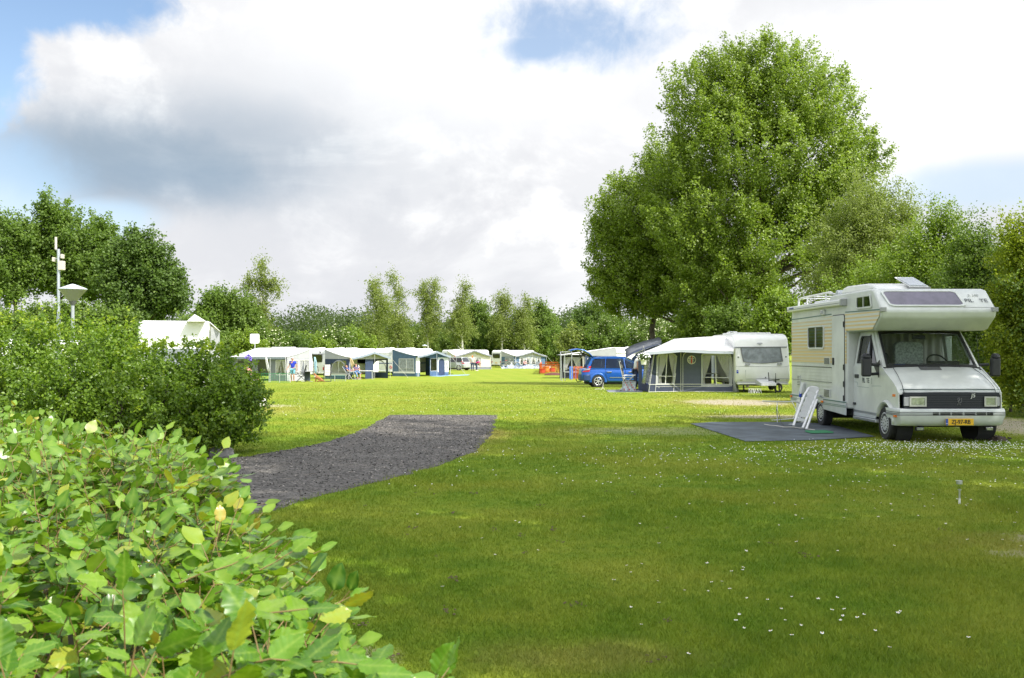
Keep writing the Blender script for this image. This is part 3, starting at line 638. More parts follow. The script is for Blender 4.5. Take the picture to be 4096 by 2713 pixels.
# ------------------------------------------------------------------ bush beside the path
t = thing('bush', 'large dark green small-leaved bush beside the gravel path', 'bush', (-7.2, 17.4, 0))
L = [(a+7.2-0, y-17.4, z, rx, ry, rz) for (a, y, z, rx, ry, rz) in [
    (-8.6, 17.4, 1.15, 1.5, 1.8, 1.05), (-7.2, 17.2, 1.15, 1.3, 1.8, 1.0), (-6.1, 17.3, .98, 1.1, 1.6, .80), (-5.25, 17.5, .92, .85, 1.2, .78), (-4.75, 17.5, .75, .62, .9, .6), (-10.2, 17.6, 1.2, 1.4, 1.8, 1.05), (-9.3, 16.4, .9, 1.2, 1.2, .8), (-7.6, 16.2, .85, 1.3, 1.1, .75), (-6.0, 16.6, .75, 1.0, 1.0, .65), (-4.9, 17.2, .45, .5, .7, .35), (-5.2, 17.6, 1.12, .62, .9, .60), (-4.72, 17.5, 1.0, .5, .8, .55)]]
P, N, ti, C = crown(L, 1900, 62, .13, shell=.55, up=.55, stretch=1.7)
# upright new shoots on top
sh = 210; sx = -10.4+rng.random(sh)*5.6; syy = 16.6+rng.random(sh)*1.8; sz = 2.02+.12*np.sin(sx*2)-np.where(sx > -6.5, .34, 0)
hh = (.15+.42*rng.random(sh)**1.5)*np.where(sx < -6.5, 1.2, .38)
u = rng.random((sh, 15)); lean = rng.normal(size=(sh, 2))*.25
SP = np.stack([(sx+7.2)[:, None]+lean[:, :1]*u*hh[:, None], (syy-17.4)[:, None]+lean[:, 1:]*u*hh[:, None], sz[:, None]+u*hh[:, None]], -1)+rng.normal(size=(sh, 15, 3))*.02
P = np.r_[P, SP.reshape(-1, 3)]; N = np.r_[N, rng.normal(size=(sh*15, 3))*.6+np.array([0, -.2, .7])]; ti = np.r_[ti, .75+.25*rng.random(sh*15)]
link(bpy.data.objects.new('foliage', leaves_mesh('foliage', P, N, .056*(.65+.6*rng.random(len(P))), LM['shrub'], aspect=.8, tint=ti)), t)
b = B()
for k in range(70):
    x = U(-3.0, 1.9); y = U(-1, 1); top = Vector((x*1.08+U(-.3, .2), y*1.4, U(.8, 1.55))); b.tube([(x, y, -.1), ((x+top.x)/2+U(-.1, .1), y, top.z*.5), top], [.03, .02, .006], 5)
b.build('stem', bark_m, t, smooth=True)['kind'] = 'stuff'

# ------------------------------------------------------------------ beech hedge in front of the photographer
bl = bpy.data.materials.new('beech_leaf'); bl.use_nodes = True; q = NT(bl.node_tree); p = q.n['Principled BSDF']
at = q.new('ShaderNodeAttribute'); at.attribute_name = 'tint'; oi = q.new('ShaderNodeObjectInfo')
rnd = q.math('FRACT', q.math('ADD', at.outputs['Fac'], oi.outputs['Random']))
cr_ = q.new('ShaderNodeValToRGB'); e = cr_.color_ramp.elements; e[0].color = (.038, .125, .008, 1); e[1].color = (.125, .265, .012, 1); e[1].position = .6
n_ = e.new(.9); n_.color = (.21, .34, .02, 1); n_ = e.new(.992); n_.color = (.40, .38, .04, 1); n_ = e.new(.998); n_.color = (.55, .34, .05, 1)
q.link(rnd, cr_.inputs[0]); uvn = q.new('ShaderNodeAttribute'); uvn.attribute_name = 'vein'
c = q.mix(q.math('MULTIPLY', uvn.outputs['Fac'], .5), cr_.outputs[0], (.27, .39, .06))
gx = q.new('ShaderNodeNewGeometry'); c = q.mix(q.math('MULTIPLY', q.noise(gx.outputs['Position'], 40, 4, .6), .35), c, (.07, .15, .02))
q.link(c, p.inputs['Base Color']); p.inputs['Roughness'].default_value = .33; p.inputs['Specular IOR Level'].default_value = .6
tr = q.new('ShaderNodeBsdfTranslucent'); q.link(q.mix(1., c, (1.5, 1.45, .6), 'MULTIPLY'), tr.inputs[0]); mx = q.new('ShaderNodeMixShader'); mx.inputs[0].default_value = .32
q.link(p.outputs[0], mx.inputs[1]); q.link(tr.outputs[0], mx.inputs[2]); q.link(mx.outputs[0], q.n['Material Output'].inputs[0])
def leaf_grid(nu, nv, seed):
    """unit beech leaf along +x from the stalk, pleated along its side veins, wavy edge; returns verts, faces, vein"""
    r = random.Random(seed); cup = r.uniform(-.10, .22); bend = r.uniform(-.22, .12); tw = r.uniform(-.25, .25); V = []; vein = []
    for i in range(nu+1):
        s = i/nu; hw = .36*(math.sin(math.pi*min(1, s**.80))**.72)*(1-.10*s)
        if s > .86: hw *= max(0, (1-s)/.14)**.8
        for j in range(-nv, nv+1):
            f = j/nv; a = abs(f); edge = hw*(1+.07*math.sin(s*nu*math.pi*.5+seed)*(a > .9))
            y = edge*f; ph = (s*1.0-a*.20)*6*2*math.pi
            z = .020*math.sin(ph)*(.35+a)*(1-s*.4)+cup*y*y*1.6*(1 if cup > 0 else 1)+bend*s*s*.6+.025*a*math.sin(s*11+seed)+tw*y*s
            V.append((s, y, z)); vein.append(max(0, math.cos(ph+.6))**3*.6+(1. if j == 0 else 0))
    fc = []; W_ = 2*nv+1
    for i in range(nu):
        for j in range(W_-1): fc.append((i*W_+j, (i+1)*W_+j, (i+1)*W_+j+1, i*W_+j+1))
    return np.array(V), np.array(fc), np.array(vein)
def leaf_data(name, nu, nv, seed, tint):
    V, F, ve = leaf_grid(nu, nv, seed); me = bpy.data.meshes.new(name); me.from_pydata(V.tolist(), [], F.tolist())
    for nm, vals in (('tint', [tint]*len(V)), ('vein', ve)): a = me.attributes.new(nm, 'FLOAT', 'POINT'); a.data.foreach_set('value', np.asarray(vals, np.float32))
    me.polygons.foreach_set('use_smooth', [True]*len(F)); me.materials.append(bl); me.update(); return me
hedge = thing('beech_hedge', 'clipped beech hedge with glossy pleated bright green leaves', 'hedge', (0, 0, 0))
def edge_x(y): return -.12-.42*(y-1.6)
r = np.random.default_rng(11); LF = []   # (pos, dir, normal, length)
def shoot(p, d, ln, nlv, r):
    """one twig with alternate leaves; returns its end"""
    p = np.array(p, float); d = d/np.linalg.norm(d); up = np.array([0, 0, 1.]); side = np.cross(d, up); side /= max(np.linalg.norm(side), 1e-3)
    out = [p.copy()]
    for i in range(nlv):
        p = p+d*ln/nlv; d = d+r.normal(size=3)*.10; d /= np.linalg.norm(d); out.append(p.copy())
        sg = 1 if i % 2 else -1; dh = d*np.array([1, 1, .35]); dd = dh*.55+side*sg*.9-up*.04+r.normal(size=3)*.26
        if i == nlv-1: dd = dh+up*.12+r.normal(size=3)*.2
        nn = up*.9+np.array([.18, -.12, 0])+r.normal(size=3)*.36
        if nn[2] < 0: nn = -nn
        LF.append((p.copy(), dd, nn, r.uniform(.044, .070)*(1.08 if p[1] < 2.6 else .92)))
    return out
twigs = []
def hedge_top(y): return 1.175+.04*math.sin(y*1.9)+.02*math.sin(y*5)+.010*y
for k in range(4600):
    y = math.sqrt(U(1.22**2, 7.2**2)); ex = edge_x(y); w_ = min(ex+.53*y+.45, 3.4)
    if y > 5.2: ex -= (y-5.2)*.55; w_ = max(.3, w_-(y-5.2)*.55)
    x = ex-w_*random.random()**1.15; edge = max(0, 1-(ex-x)/.22)
    z = hedge_top(y)-.16*edge*edge-U(0, .10)-(.14 if k % 4 == 0 else 0)
    twigs.append(shoot((x, y, z-.08), np.array([G(.12, .42), G(-.05, .42), U(.25, .95)]), U(.12, .26), random.randint(4, 6), r))
for k in range(1500):   # flank facing the lawn
    y = math.sqrt(U(1.22**2, 6.8**2)); ex = edge_x(y)-max(0, y-5.2)*.55; z = hedge_top(y)-.05-(hedge_top(y)-.15)*random.random()**1.3
    twigs.append(shoot((ex-U(.02, .16), y, z), np.array([U(.1, .8), G(-.1, .5), U(.0, .8)]), U(.08, .17), random.randint(4, 6), r))
for k in range(450):    # front end, under the photographer
    x = U(-1.2, -.1); twigs.append(shoot((x, U(1.2, 1.3), U(.7, 1.15)), np.array([G(0, .4), -U(.2, .8), U(.1, .7)]), U(.1, .2), 5, r))
# a few long sprays reaching out over the lawn, as in the photograph
for (px, py, D, dx) in [(1250, 2480, 1.62, .18), (1420, 2600, 1.5, .16), (1120, 2250, 2.0, .16), (1180, 2060+240, 2.2, .14), (840, 1950, 2.9, .13), (860, 2130, 2.7, .1), (760, 1830, 3.5, .1)]:
    q0 = S(px, py, D); twigs.append(shoot((q0.x-dx*1.2, q0.y, q0.z-.04), np.array([.9, -.05, .42]), dx*1.3, 8, r))
nLf = len(LF); Pp = np.array([l[0] for l in LF]); Dd = np.array([l[1] for l in LF]); Nn = np.array([l[2] for l in LF]); Ln = np.array([l[3] for l in LF])
Dd /= np.linalg.norm(Dd, axis=1, keepdims=True); Nn -= Dd*(Nn*Dd).sum(1, keepdims=True); Nn /= np.linalg.norm(Nn, axis=1, keepdims=True); Bb = np.cross(Nn, Dd)
sx_ = 2048+Pp[:, 0]/Pp[:, 1]*FS; sy_ = HYS+(CAMZ-Pp[:, 2])/Pp[:, 1]*FS
inview = (sx_ > -150) & (sx_ < 4096) & (sy_ < 2850) & (sy_ > 1300)
# nearest visible leaves from the top: rank by size in the picture, prefer those not buried
buried = Pp[:, 2] < np.array([hedge_top(y) for y in Pp[:, 1]])-.10
flank = (Pp[:, 0] > np.array([edge_x(y) for y in Pp[:, 1]])-.05)
score = Ln/Pp[:, 1]*inview*np.where(buried & ~flank, .2, 1)
order = np.argsort(-score); big = order[:300]; rest = order[300:]
datas = [leaf_data('leaf', 22, 4, s, (s*.137) % 1) for s in range(12)]
for n, i in enumerate(big):
    o = link(bpy.data.objects.new('leaf', datas[n % 12]), hedge)
    M = Matrix(((Dd[i, 0], Bb[i, 0], Nn[i, 0]), (Dd[i, 1], Bb[i, 1], Nn[i, 1]), (Dd[i, 2], Bb[i, 2], Nn[i, 2])))
    o.matrix_local = Matrix.Translation(Vector(Pp[i])) @ M.to_4x4() @ Matrix.Scale(Ln[i], 4)
VV = []; FF = []; TT = []; VE = []; off = 0
near_ = rest[Pp[rest, 1] < 3.3]; far_ = rest[Pp[rest, 1] >= 3.3]
for ids, (nu, nv) in ((near_, (7, 2)), (far_, (4, 1))):
    shapes = [leaf_grid(nu, nv, s) for s in range(9)]
    for s in range(9):
        I = ids[s::9]; V, F, ve = shapes[s]; n = len(I)
        if not n: continue
        wv = Pp[I][:, None]+(V[None, :, :1]*Dd[I][:, None]+V[None, :, 1:2]*Bb[I][:, None]+V[None, :, 2:]*Nn[I][:, None])*Ln[I][:, None, None]
        VV.append(wv.reshape(-1, 3)); FF.append((F[None]+(np.arange(n)*len(V))[:, None, None]+off).reshape(-1, 4)); off += n*len(V)
        TT.append(np.repeat(r.random(n), len(V))); VE.append(np.tile(ve, n))
VV = np.concatenate(VV).astype(np.float32); FF = np.concatenate(FF).astype(np.int32)
me = bpy.data.meshes.new('foliage'); me.vertices.add(len(VV)); me.vertices.foreach_set('co', VV.ravel()); me.loops.add(len(FF)*4); me.loops.foreach_set('vertex_index', FF.ravel())
me.polygons.add(len(FF)); me.polygons.foreach_set('loop_start', np.arange(0, len(FF)*4, 4, dtype=np.int32)); me.update(calc_edges=True); me.polygons.foreach_set('use_smooth', np.ones(len(FF), bool))
for nm, vals in (('tint', np.concatenate(TT)), ('vein', np.concatenate(VE))): a = me.attributes.new(nm, 'FLOAT', 'POINT'); a.data.foreach_set('value', vals.astype(np.float32))
me.materials.append(bl); o = link(bpy.data.objects.new('foliage', me), hedge); o['kind'] = 'stuff'
twig_m = mat('beech_twig', (.20, .13, .05), .6)
b = B()
for tw in twigs: b.tube([tuple(p_) for p_ in tw], [.0016, *([.0013]*(len(tw)-2)), .0008], 4)
b.build('twig', twig_m, hedge, smooth=True)['kind'] = 'stuff'
b = B()
for k in range(40):
    y = U(1.3, 6); ex = edge_x(y); x = ex-U(.25, 1.2); b.tube([(x, y, -.1), (x+U(-.1, .1), y+U(-.1, .1), .5), (x+U(-.2, .2), y+U(-.2, .2), .85)], [.016, .012, .005], 5)
b.build('stem', bark_m, hedge, smooth=True)['kind'] = 'stuff'
# ------------------------------------------------------------------ shared vehicle pieces
def wheel(parent, c, r, w, side, hub='cover', spokes=6, rimr=.62, name='wheel'):
    """wheel with its axle along x; side -1 shows its face towards -x"""
    c = Vector(c); ax = Vector((side, 0, 0)); h = w/2
    b = B(); b.lathe([(rimr*r, -h), (r*.93, -h), (r, -h*.75), (r, h*.75), (r*.93, h), (rimr*r, h*.93)], c, ax, 36)
    o = b.build('wheel', rubber, parent, smooth=True)
    rim = B(); rr = rimr*r; rim.lathe([(rr*1.04, h*.97), (rr*.97, h*1.02), (rr*.90, h*.90 if hub == 'cover' else h*.72), (rr*.3, h*.5 if hub != 'cover' else h*.96), (.001, h*.5 if hub != 'cover' else h*1.0)], c, ax, 36)
    d, u, v = frame_of(ax)
    if hub == 'cover':
        rim2 = rim.build('rim', mat('wheel_cover', (.50, .51, .52), .4, metal=.3), o, smooth=True)
        s = B()
        for k in range(18):
            a = 2*math.pi*k/18; e = u*math.cos(a)+v*math.sin(a); s.beam(c+ax*h*.93+e*rr*.70, c+ax*h*.92+e*rr*.90, .020, .018)
        for k in range(5):
            a = 2*math.pi*k/5; e = u*math.cos(a)+v*math.sin(a); s.cyl(c+ax*h*.85+e*rr*.32, c+ax*h*.99+e*rr*.32, .014, 8)
        s.build('slots', black_pl, o)
    else:
        rim.build('rim', black_pl, o, smooth=True); s = B()
        for k in range(spokes):
            a = 2*math.pi*k/spokes+.3; e = u*math.cos(a)+v*math.sin(a)
            s.beam(c+ax*h*.85+e*rr*.1, c+ax*h*.95+e*rr*.95, rr*.34, .03)
        s.torus(c+ax*h*.92, ax, rr*.94, rr*.07, 32, 6); s.cyl(c+ax*h*.6, c+ax*h*1.02, rr*.24, 12)
        s.build('spokes', alu if hub == 'alloy' else chrome, o, smooth=True)
    return o
def ring(b, outer, inner, th, mi=0):
    n = len(outer); th = Vector(th); o = [Vector(p) for p in outer]; i = [Vector(p) for p in inner]
    vs = o+i+[p+th for p in o]+[p+th for p in i]; fs = []
    for k in range(n):
        m = (k+1) % n
        fs += [(k, m, n+m, n+k), (2*n+k, 3*n+k, 3*n+m, 2*n+m), (k, 2*n+k, 2*n+m, m), (n+k, n+m, 3*n+m, 3*n+k)]
    return b.add(vs, fs, mi)
def rrect(u0, u1, v0, v1, r, n=4, skew=0):
    """rounded rectangle outline as (u,v) pairs"""
    out = []
    for cx, cy, a in ((u1-r, v1-r, 0), (u0+r, v1-r, 90), (u0+r, v0+r, 180), (u1-r, v0+r, 270)):
        for k in range(n+1): t_ = R(a+90*k/n); out.append((cx+r*math.cos(t_), cy+r*math.sin(t_)))
    return out
def framed_window(parent, fn, u0, u1, v0, v1, r=.05, fw=.035, th=(0, -.02, 0), frame_m=None, pane_m=None, name='window', mull=(), mm=None):
    """fn maps (u,v) to a point on the wall; th points outward"""
    th = Vector(th); b = B(); O = rrect(u0, u1, v0, v1, r); I = rrect(u0+fw, u1-fw, v0+fw, v1-fw, max(r-fw*.7, .01))
    ring(b, [fn(*p) for p in O], [fn(*p) for p in I], th); w_ = b.build(name, frame_m or dark_pl, parent, smooth=True)
    b = B(); b.poly([fn(*p) for p in I], th*.5); b.build('pane', pane_m or glass_d, w_)
    for m in mull:
        b = B(); b.beam(fn(m, v0+fw)+th*.7, fn(m, v1-fw)+th*.7, .02, .02); b.build('mullion', mm or frame_m or dark_pl, w_)
    return w_
# ------------------------------------------------------------------ the camper
rv = thing('camper', 'off-white overcab camper with cream striped side and yellow number plate parked on the lawn', 'camper van', (8.29, 19.62, 0), R(1.15))
prof = [(6.70, .56), (6.72, 1.6), (6.70, 2.78), (6.62, 2.83), (3.92, 2.83), (3.66, 2.95), (3.58, 2.965), (1.22, 2.965), (1.08, 2.93), (.74, 2.62), (.64, 2.50), (.68, 2.38), (1.00, 2.16), (1.10, 2.135), (2.60, 2.135), (2.60, .50)]
b = B(); b.poly([(-1.13, y, z) for y, z in prof], (2.26, 0, 0)); b.build('body', rv_white, rv, bevel=.045, seg=3)
# striped side panels
sm = bpy.data.materials.new('cream_striped_siding'); sm.use_nodes = True; q = NT(sm.node_tree); p = q.n['Principled BSDF']
tcn = q.new('ShaderNodeTexCoord'); spx = q.new('ShaderNodeSeparateXYZ'); q.link(tcn.outputs['Object'], spx.inputs[0])
fr = q.math('FRACT', q.math('DIVIDE', spx.outputs[2], .080)); thr = q.mr(spx.outputs[2], 1.45, 2.5, .90, .36)
msk = q.math('LESS_THAN', fr, thr)
c = q.mix(msk, (.60, .62, .58), (.64, .475, .20)); nv = q.noise(tcn.outputs['Object'], 3, 4, .6)
c = q.mix(q.math('MULTIPLY', nv, .25), c, (.50, .44, .30)); q.link(c, p.inputs['Base Color']); p.inputs['Roughness'].default_value = .38
def rib_panel(name, poly_yz, x, m, step=.044):
    b = B(); b.poly([(x, y, z) for y, z in poly_yz], (-.006, 0, 0)); o = b.build(name, m, rv)
    ys_ = [p_[0] for p_ in poly_yz]; return o
rib_panel('side_panel', [(2.79, 1.46), (3.50-.0, 1.46), (3.50, 2.44), (2.79, 2.44)], -1.131, sm) if False else None
rib_panel('side_panel', [(3.57, 1.46), (6.66, 1.46), (6.66, 2.42), (3.57, 2.50)], -1.131, sm)
rib_panel('side_panel', [(2.62, 1.46), (2.70, 1.46), (2.70, 2.52), (2.62, 2.52)], -1.131, sm)
rib_panel('side_panel', [(2.68, 2.16), (1.08, 2.16), (.73, 2.40), (.70, 2.50), (2.68, 2.53)], -1.138, sm)
b = B()
for zc in np.arange(.72, 2.45, .074):      # horizontal beads of the aluminium siding
    b.beam((-1.139, 3.58, zc), (-1.139, 6.62, zc), .006, .006)
b.build('siding_bead', rv_white, rv)['kind'] = 'stuff'
grn = mat('green_pinstripe', (.03, .12, .11), .4)
b = B(); b.beam((-1.136, 6.66, 2.515), (-1.136, 3.6, 2.515+.03), .008, .02); b.beam((-1.140, 2.68, 2.555), (-1.140, .68, 2.535), .006, .018); b.build('stripe', grn, rv)
b = B(); b.beam((-1.136, 6.68, 1.36), (-1.136, 3.58, 1.36), .010, .014); b.beam((-1.136, 6.68, 1.03), (-1.136, 3.58, 1.03), .008, .008); b.build('side_seam', dark_pl, rv)
# entrance door
b = B(); O = rrect(2.74, 3.52, .60, 2.50, .07); b.poly([(-1.131, y, z) for y, z in O], (-.022, 0, 0)); d_ = b.build('door', rv_white, rv, bevel=.006)
b = B(); I = rrect(2.755, 3.505, .615, 2.485, .06); ring(b, [(-1.132, y, z) for y, z in O], [(-1.132, y, z) for y, z in rrect(2.72, 3.54, .58, 2.52, .08)], (-.008, 0, 0)); b.build('door_seal', dark_pl, d_)
b = B(); b.box(-1.175, -1.15, 3.36, 3.45, 1.42, 1.58); b.build('handle', black_pl, d_, bevel=.01)
b = B()
for z in (2.30, 1.38, 1.02, .72): b.box(-1.17, -1.15, 2.72, 2.745, z-.06, z+.06)
b.build('hinge', dark_pl, d_)
# side window, vents, porch lamp, socket
framed_window(rv, lambda u, v: Vector((-1.133, u, v)), 4.08, 5.28, 1.77, 2.32, .08, .04, (-.028, 0, 0), rv_white, glass_d, mull=(4.68,))
b = B(); b.box(-1.09, -1.085, 4.12, 5.24, 1.80, 2.3); b.build('blind', mat('window_blind', (.05, .06, .055), .7), rv)
b = B()
for k in range(9): b.torus((-1.075-.03, 4.22+k*.12, 1.87), (1, 0, 0), .035, .012, 10, 4)
b.build('lace_curtain', curtain_m, rv)
b = B(); b.box(-1.10, -1.09, 1.3, 1.31, 2.2, 2.3)
framed_window(rv, lambda u, v: Vector((-1.137, u-(.10*(v-2.56)/.3 if u < 1.5 else 0)*-1, v)), 1.10, 1.98, 2.585, 2.86, .05, .035, (-.022, 0, 0), rv_white, glass_d, mull=(1.57,))
for (y0, y1, z0, z1) in ((3.68, 4.08, 1.43, 1.58), (3.68, 4.08, .70, .87), (5.9, 6.15, .88, 1.14)):
    b = B(); b.box(-1.15, -1.131, y0, y1, z0, z1); v_ = b.build('vent', rv_white, rv, bevel=.005)
    b = B(); n = 6
    for k in range(n): zz = z0+(z1-z0)*(k+.7)/(n+.4); b.box(-1.156, -1.149, y0+.03, y1-.03, zz-.007, zz+.007)
    b.build('slat', dark_pl, v_)
b = B(); b.box(-1.19, -1.13, 4.0, 4.22, 2.54, 2.66); l_ = b.build('porch_lamp', rv_white, rv, bevel=.01)
b = B(); b.box(-1.2, -1.188, 4.03, 4.19, 2.56, 2.64); b.build('lens', clear_l, l_)
b = B(); b.hexa([(-1.14, 5.55, .74), (-1.24, 5.55, .70), (-1.24, 5.75, .70), (-1.14, 5.75, .74), (-1.14, 5.55, .95), (-1.17, 5.55, .97), (-1.17, 5.75, .97), (-1.14, 5.75, .95)]); b.build('socket_flap', rv_white, rv)
b = B(); b.cyl((-1.2, 5.65, .74), (-1.23, 5.63, .62), .035, 8); b.build('plug', blue_m, rv)
b = B(); b.tube([(-1.22, 5.63, .63), (-1.24, 5.6, .3), (-1.22, 5.5, .05), (-1.6, 5.0, .02)], .008, 5); b.build('cable', dark_pl, rv)
# roll-up awning under the roof edge
b = B(); b.box(-1.24, -1.13, 2.72, 6.75, 2.70, 2.83); a_ = b.build('roll_awning', mat('awning_case', (.66, .67, .66), .35), rv, bevel=.03, seg=3)
b = B(); b.box(-1.255, -1.125, 2.60, 2.72, 2.685, 2.845); b.build('end_cap', mat('grey_cap', (.35, .36, .36), .5), a_, bevel=.02)
b = B(); b.box(-1.246, -1.24, 2.75, 6.7, 2.75, 2.757); b.build('seam', dark_pl, a_)
b = B(); b.box(-1.247, -1.241, 6.15, 6.5, 2.765, 2.80); b.build('maker_badge', mat('badge_blue', (.05, .07, .25), .4), a_)
# lower skirt with pinstripes
def skirt(y0, y1, x, z0, z1, nm='skirt'):
    b = B(); b.poly([(x, y, z) for y, z in ((y0, z0), (y1, z0+.05), (y1, z1), (y0, z1))], (-.02, 0, 0)); s_ = b.build(nm, rv_grey, rv, bevel=.008)
    b = B()
    for z, w_ in ((z1-.025, .022), (z1-.10, .010), (z1-.13, .010)): b.beam((x-.022, y0, z), (x-.022, y1, z), .006, w_)
    b.build('pinstripe', grn, s_)
skirt(2.60, 4.1, -1.135, .36, .66); skirt(4.98, 6.70, -1.135, .42, .66)
b = B(); b.poly([(-1.135, y, z) for y, z in [(4.1, .66), (4.1, .44)]+[(4.54-.44*math.cos(a), .33+.40*math.sin(a)+.0) for a in np.linspace(.3, 2.8, 9)]+[(4.98, .46), (4.98, .66)]], (-.02, 0, 0)); b.build('skirt', rv_grey, rv)
for (y, z, x) in ((4.15, .58, -1.165), (6.6, .60, -1.165), (2.5, .62, -1.0)):
    b = B(); b.box(x-.02, x+.01, y-.06, y+.06, z-.025, z+.025); b.build('side_marker', orange_l if y != 2.5 else dark_pl, rv, bevel=.005)
b = B(); b.box(-1.13, -1.1, 6.66, 6.7, 2.18, 2.34); b.build('tail_marker', red_l, rv)
# underfloor
b = B(); b.box(-1.0, 1.0, 2.62, 6.5, .36, .55); b.box(-.85, .85, 1.3, 2.62, .36, .5); b.box(-.4, .4, .6, 6.2, .26, .40); b.box(-.9, .9, 4.3, 4.8, .2, .36); b.build('underbody', under_m, rv)
# roof: hood, dome, rack, round vent
b = B(); b.poly([(-.93, y, z) for y, z in [(1.5, 2.965), (1.6, 3.05), (2.0, 3.12), (3.2, 3.14), (3.45, 3.11), (3.58, 2.99)]], (1.05, 0, 0)); b.build('roof_hood', white_gel, rv, bevel=.05, seg=3)
dq = [Vector(v) for v in [(-.26, 1.45, 3.01), (.14, 1.45, 3.01), (-.02, 1.82, 3.22), (-.42, 1.82, 3.22)]]; dc = sum(dq, Vector())/4
b = B(); b.poly([dc.lerp(v, .86)+Vector((0, -.005, .01)) for v in dq], (0, -.012, .02)); b2 = B(); b2.poly(dq, (0, .015, .025)); dm = b2.build('roof_light_dome', white_pl, rv, bevel=.01); b.build('dome_pane', mat('dome_acrylic', (.50, .52, .55), .2), dm, bevel=.008)
b = B(); b.box(-.26, .16, 1.42, 1.85, 2.96, 3.02); b.build('dome_base', mat('base_grey', (.3, .3, .3), .6), rv)
b = B()
for x in (-1.0, -.1): b.tube([(x, 3.95, 3.03), (x, 4.1, 3.06), (x, 6.3, 3.04), (x, 6.5, 2.99), (x, 6.52, 2.84)], .025, 6)
for x in (-1.0, -.1):
    for y in (4.4, 5.8): b.beam((x, y, 2.82), (x, y, 3.04), .03)
for y in (4.2, 5.3, 6.3): b.beam((-1.0, y, 3.03), (-.1, y, 3.03), .025)
b.build('roof_rack', white_pl, rv, smooth=True)
b = B(); b.cyl((-.95, 3.80, 2.97), (-.70, 3.78, 2.97), .12, 16); b.build('round_vent', mat('grey_vent', (.42, .45, .48), .4), rv, smooth=True)
b = B(); b.box(-.9, .2, 4.5, 5.6, 2.83, 2.92); b.build('roof_box', white_pl, rv, bevel=.03)
# overcab front window + lettering (front face tilts from (1.08,2.93) to (.66,2.52))
A0 = Vector((0, .745, 2.615)); A1 = Vector((0, 1.06, 2.915)); sl = (A1-A0)
def cabf(u, v): return Vector((u, 0, 0))+A0+sl*v+Vector((0, -.006, .004))
nf = Vector((0, -sl.z, sl.y)).normalized()
wb = B(); O = rrect(-1.0, .48, -.02, .93, .12); O = [(u+(.10*(1-v) if u < -.5 else -.02 if u > 0 else 0)*0+(-.04*(v-.5) if u < -.2 else 0), v) for u, v in O]
O = [(u*1.0, v) for u, v in rrect(-1.02, .50, -.10, .98, .14)]; I = rrect(-.98, .45, -.02, .90, .12)
def skew(L_): return [(u+(.07*(1-v) if u < -.3 else -.0) if u < 0 else u-(-.07*(1-v))*1.0, v) for u, v in L_]
ring(wb, [cabf(*p) for p in skew(O)], [cabf(*p) for p in skew(I)], nf*.02); w_ = wb.build('cab_window', rv_white, rv, smooth=True)
b = B(); b.poly([cabf(*p) for p in skew(I)], nf*.012); b.build('pane', purple_g, w_)
gryp = mat('grey_lettering', (.10, .115, .12), .5); fadp = mat('faded_lettering', (.40, .42, .40), .5)
rotf = Matrix((Vector((1, 0, 0)), sl.normalized(), nf)).transposed().to_euler()
text('lettering', 'PIL', .145, cabf(.665, .30)+nf*.008, rotf, gryp, rv); text('lettering', 'TE', .145, cabf(.955, .30)+nf*.008, rotf, gryp, rv)
text('lettering', 'R 390', .09, cabf(.80, .66)+nf*.006, rotf, fadp, rv)
b = B(); b.beam((.50, .705, 2.575), (1.10, .705, 2.575), .008, .01); b.build('front_seam', dark_pl, rv)
for x, s in ((-1.09, 1), (1.09, -1)):
    b = B(); b.box(x-.06, x+.05, .60, .69, 2.49, 2.575); b.build('clearance_lamp', mat('lamp_grey', (.33, .34, .34), .3), rv, bevel=.008)
# ---- cab
lower = [(2.60, .50), (2.60, 1.42), (1.02, 1.425), (.92, 1.40), (.40, 1.12), (.26, 1.04), (.17, .94), (.14, .60), (.5, .45)]
arch = [(.75+.42*math.cos(a), .32+.43*math.sin(a)) for a in np.linspace(.15, math.pi-.15, 12)]
def cab_side(x, sgn):
    """side of the cab with its wheel opening"""
    pts = [(2.60, .44), (2.60, 1.42), (1.02, 1.425), (.40, 1.12), (.26, 1.04), (.17, .94), (.15, .62), (.33, .46)]+[(.75-.42*math.cos(a), .30+.44*math.sin(a)) for a in np.linspace(.35, math.pi-.35, 12)]+[(1.2, .42)]
    b = B(); b.poly([(x, y, z) for y, z in pts], (-.03*sgn, 0, 0)); return b.build('wing_panel', rv_white, rv, bevel=.01)
cab_side(-.96, 1); cab_side(.96, -1)
b = B()   # bonnet with soft edges
b.sheet([[(x, y, z-(.05*abs(x/.96)**6)) for x in (-.96, -.9, -.7, -.3, 0, .3, .7, .9, .96)] for y, z in ((1.06, 1.43), (.92, 1.405), (.66, 1.285), (.42, 1.155), (.30, 1.085), (.215, 1.02), (.17, .95))]); bn_ = b.build('bonnet', rv_white, rv, smooth=True, angle=60)
b = B()
for x in (-1, 1): b.tube([(x*.78, 1.0, 1.425), (x*.83, .60, 1.265), (x*.86, .33, 1.115), (x*.875, .22, 1.02), (x*.875, .172, .945)], .006, 4)
b.tube([(-.875, .205, 1.005), (.875, .205, 1.005)], .005, 4); b.build('bonnet_gap', dark_pl, bn_)
b = B(); b.beam((-.95, .178, .965+.03), (.95, .178, .995), .006, .008); b.build('pinstripe', grn, bn_)
b = B(); 
for k in range(6): b.beam((-.30, .80+k*.022, 1.363+k*.0105), (.12, .80+k*.022, 1.363+k*.0105), .010, .008)
b.build('air_slots', dark_pl, bn_)
b = B(); b.box(-.90, .90, .10, .20, .625, .945); b.box(-.91, .91, .09, .12, .89, .945); b.box(-.91, .91, .09, .12, .625, .66); gr_ = b.build('grille', mat('grille_navy', (.012, .014, .025), .5), rv, bevel=.006)
b = B()
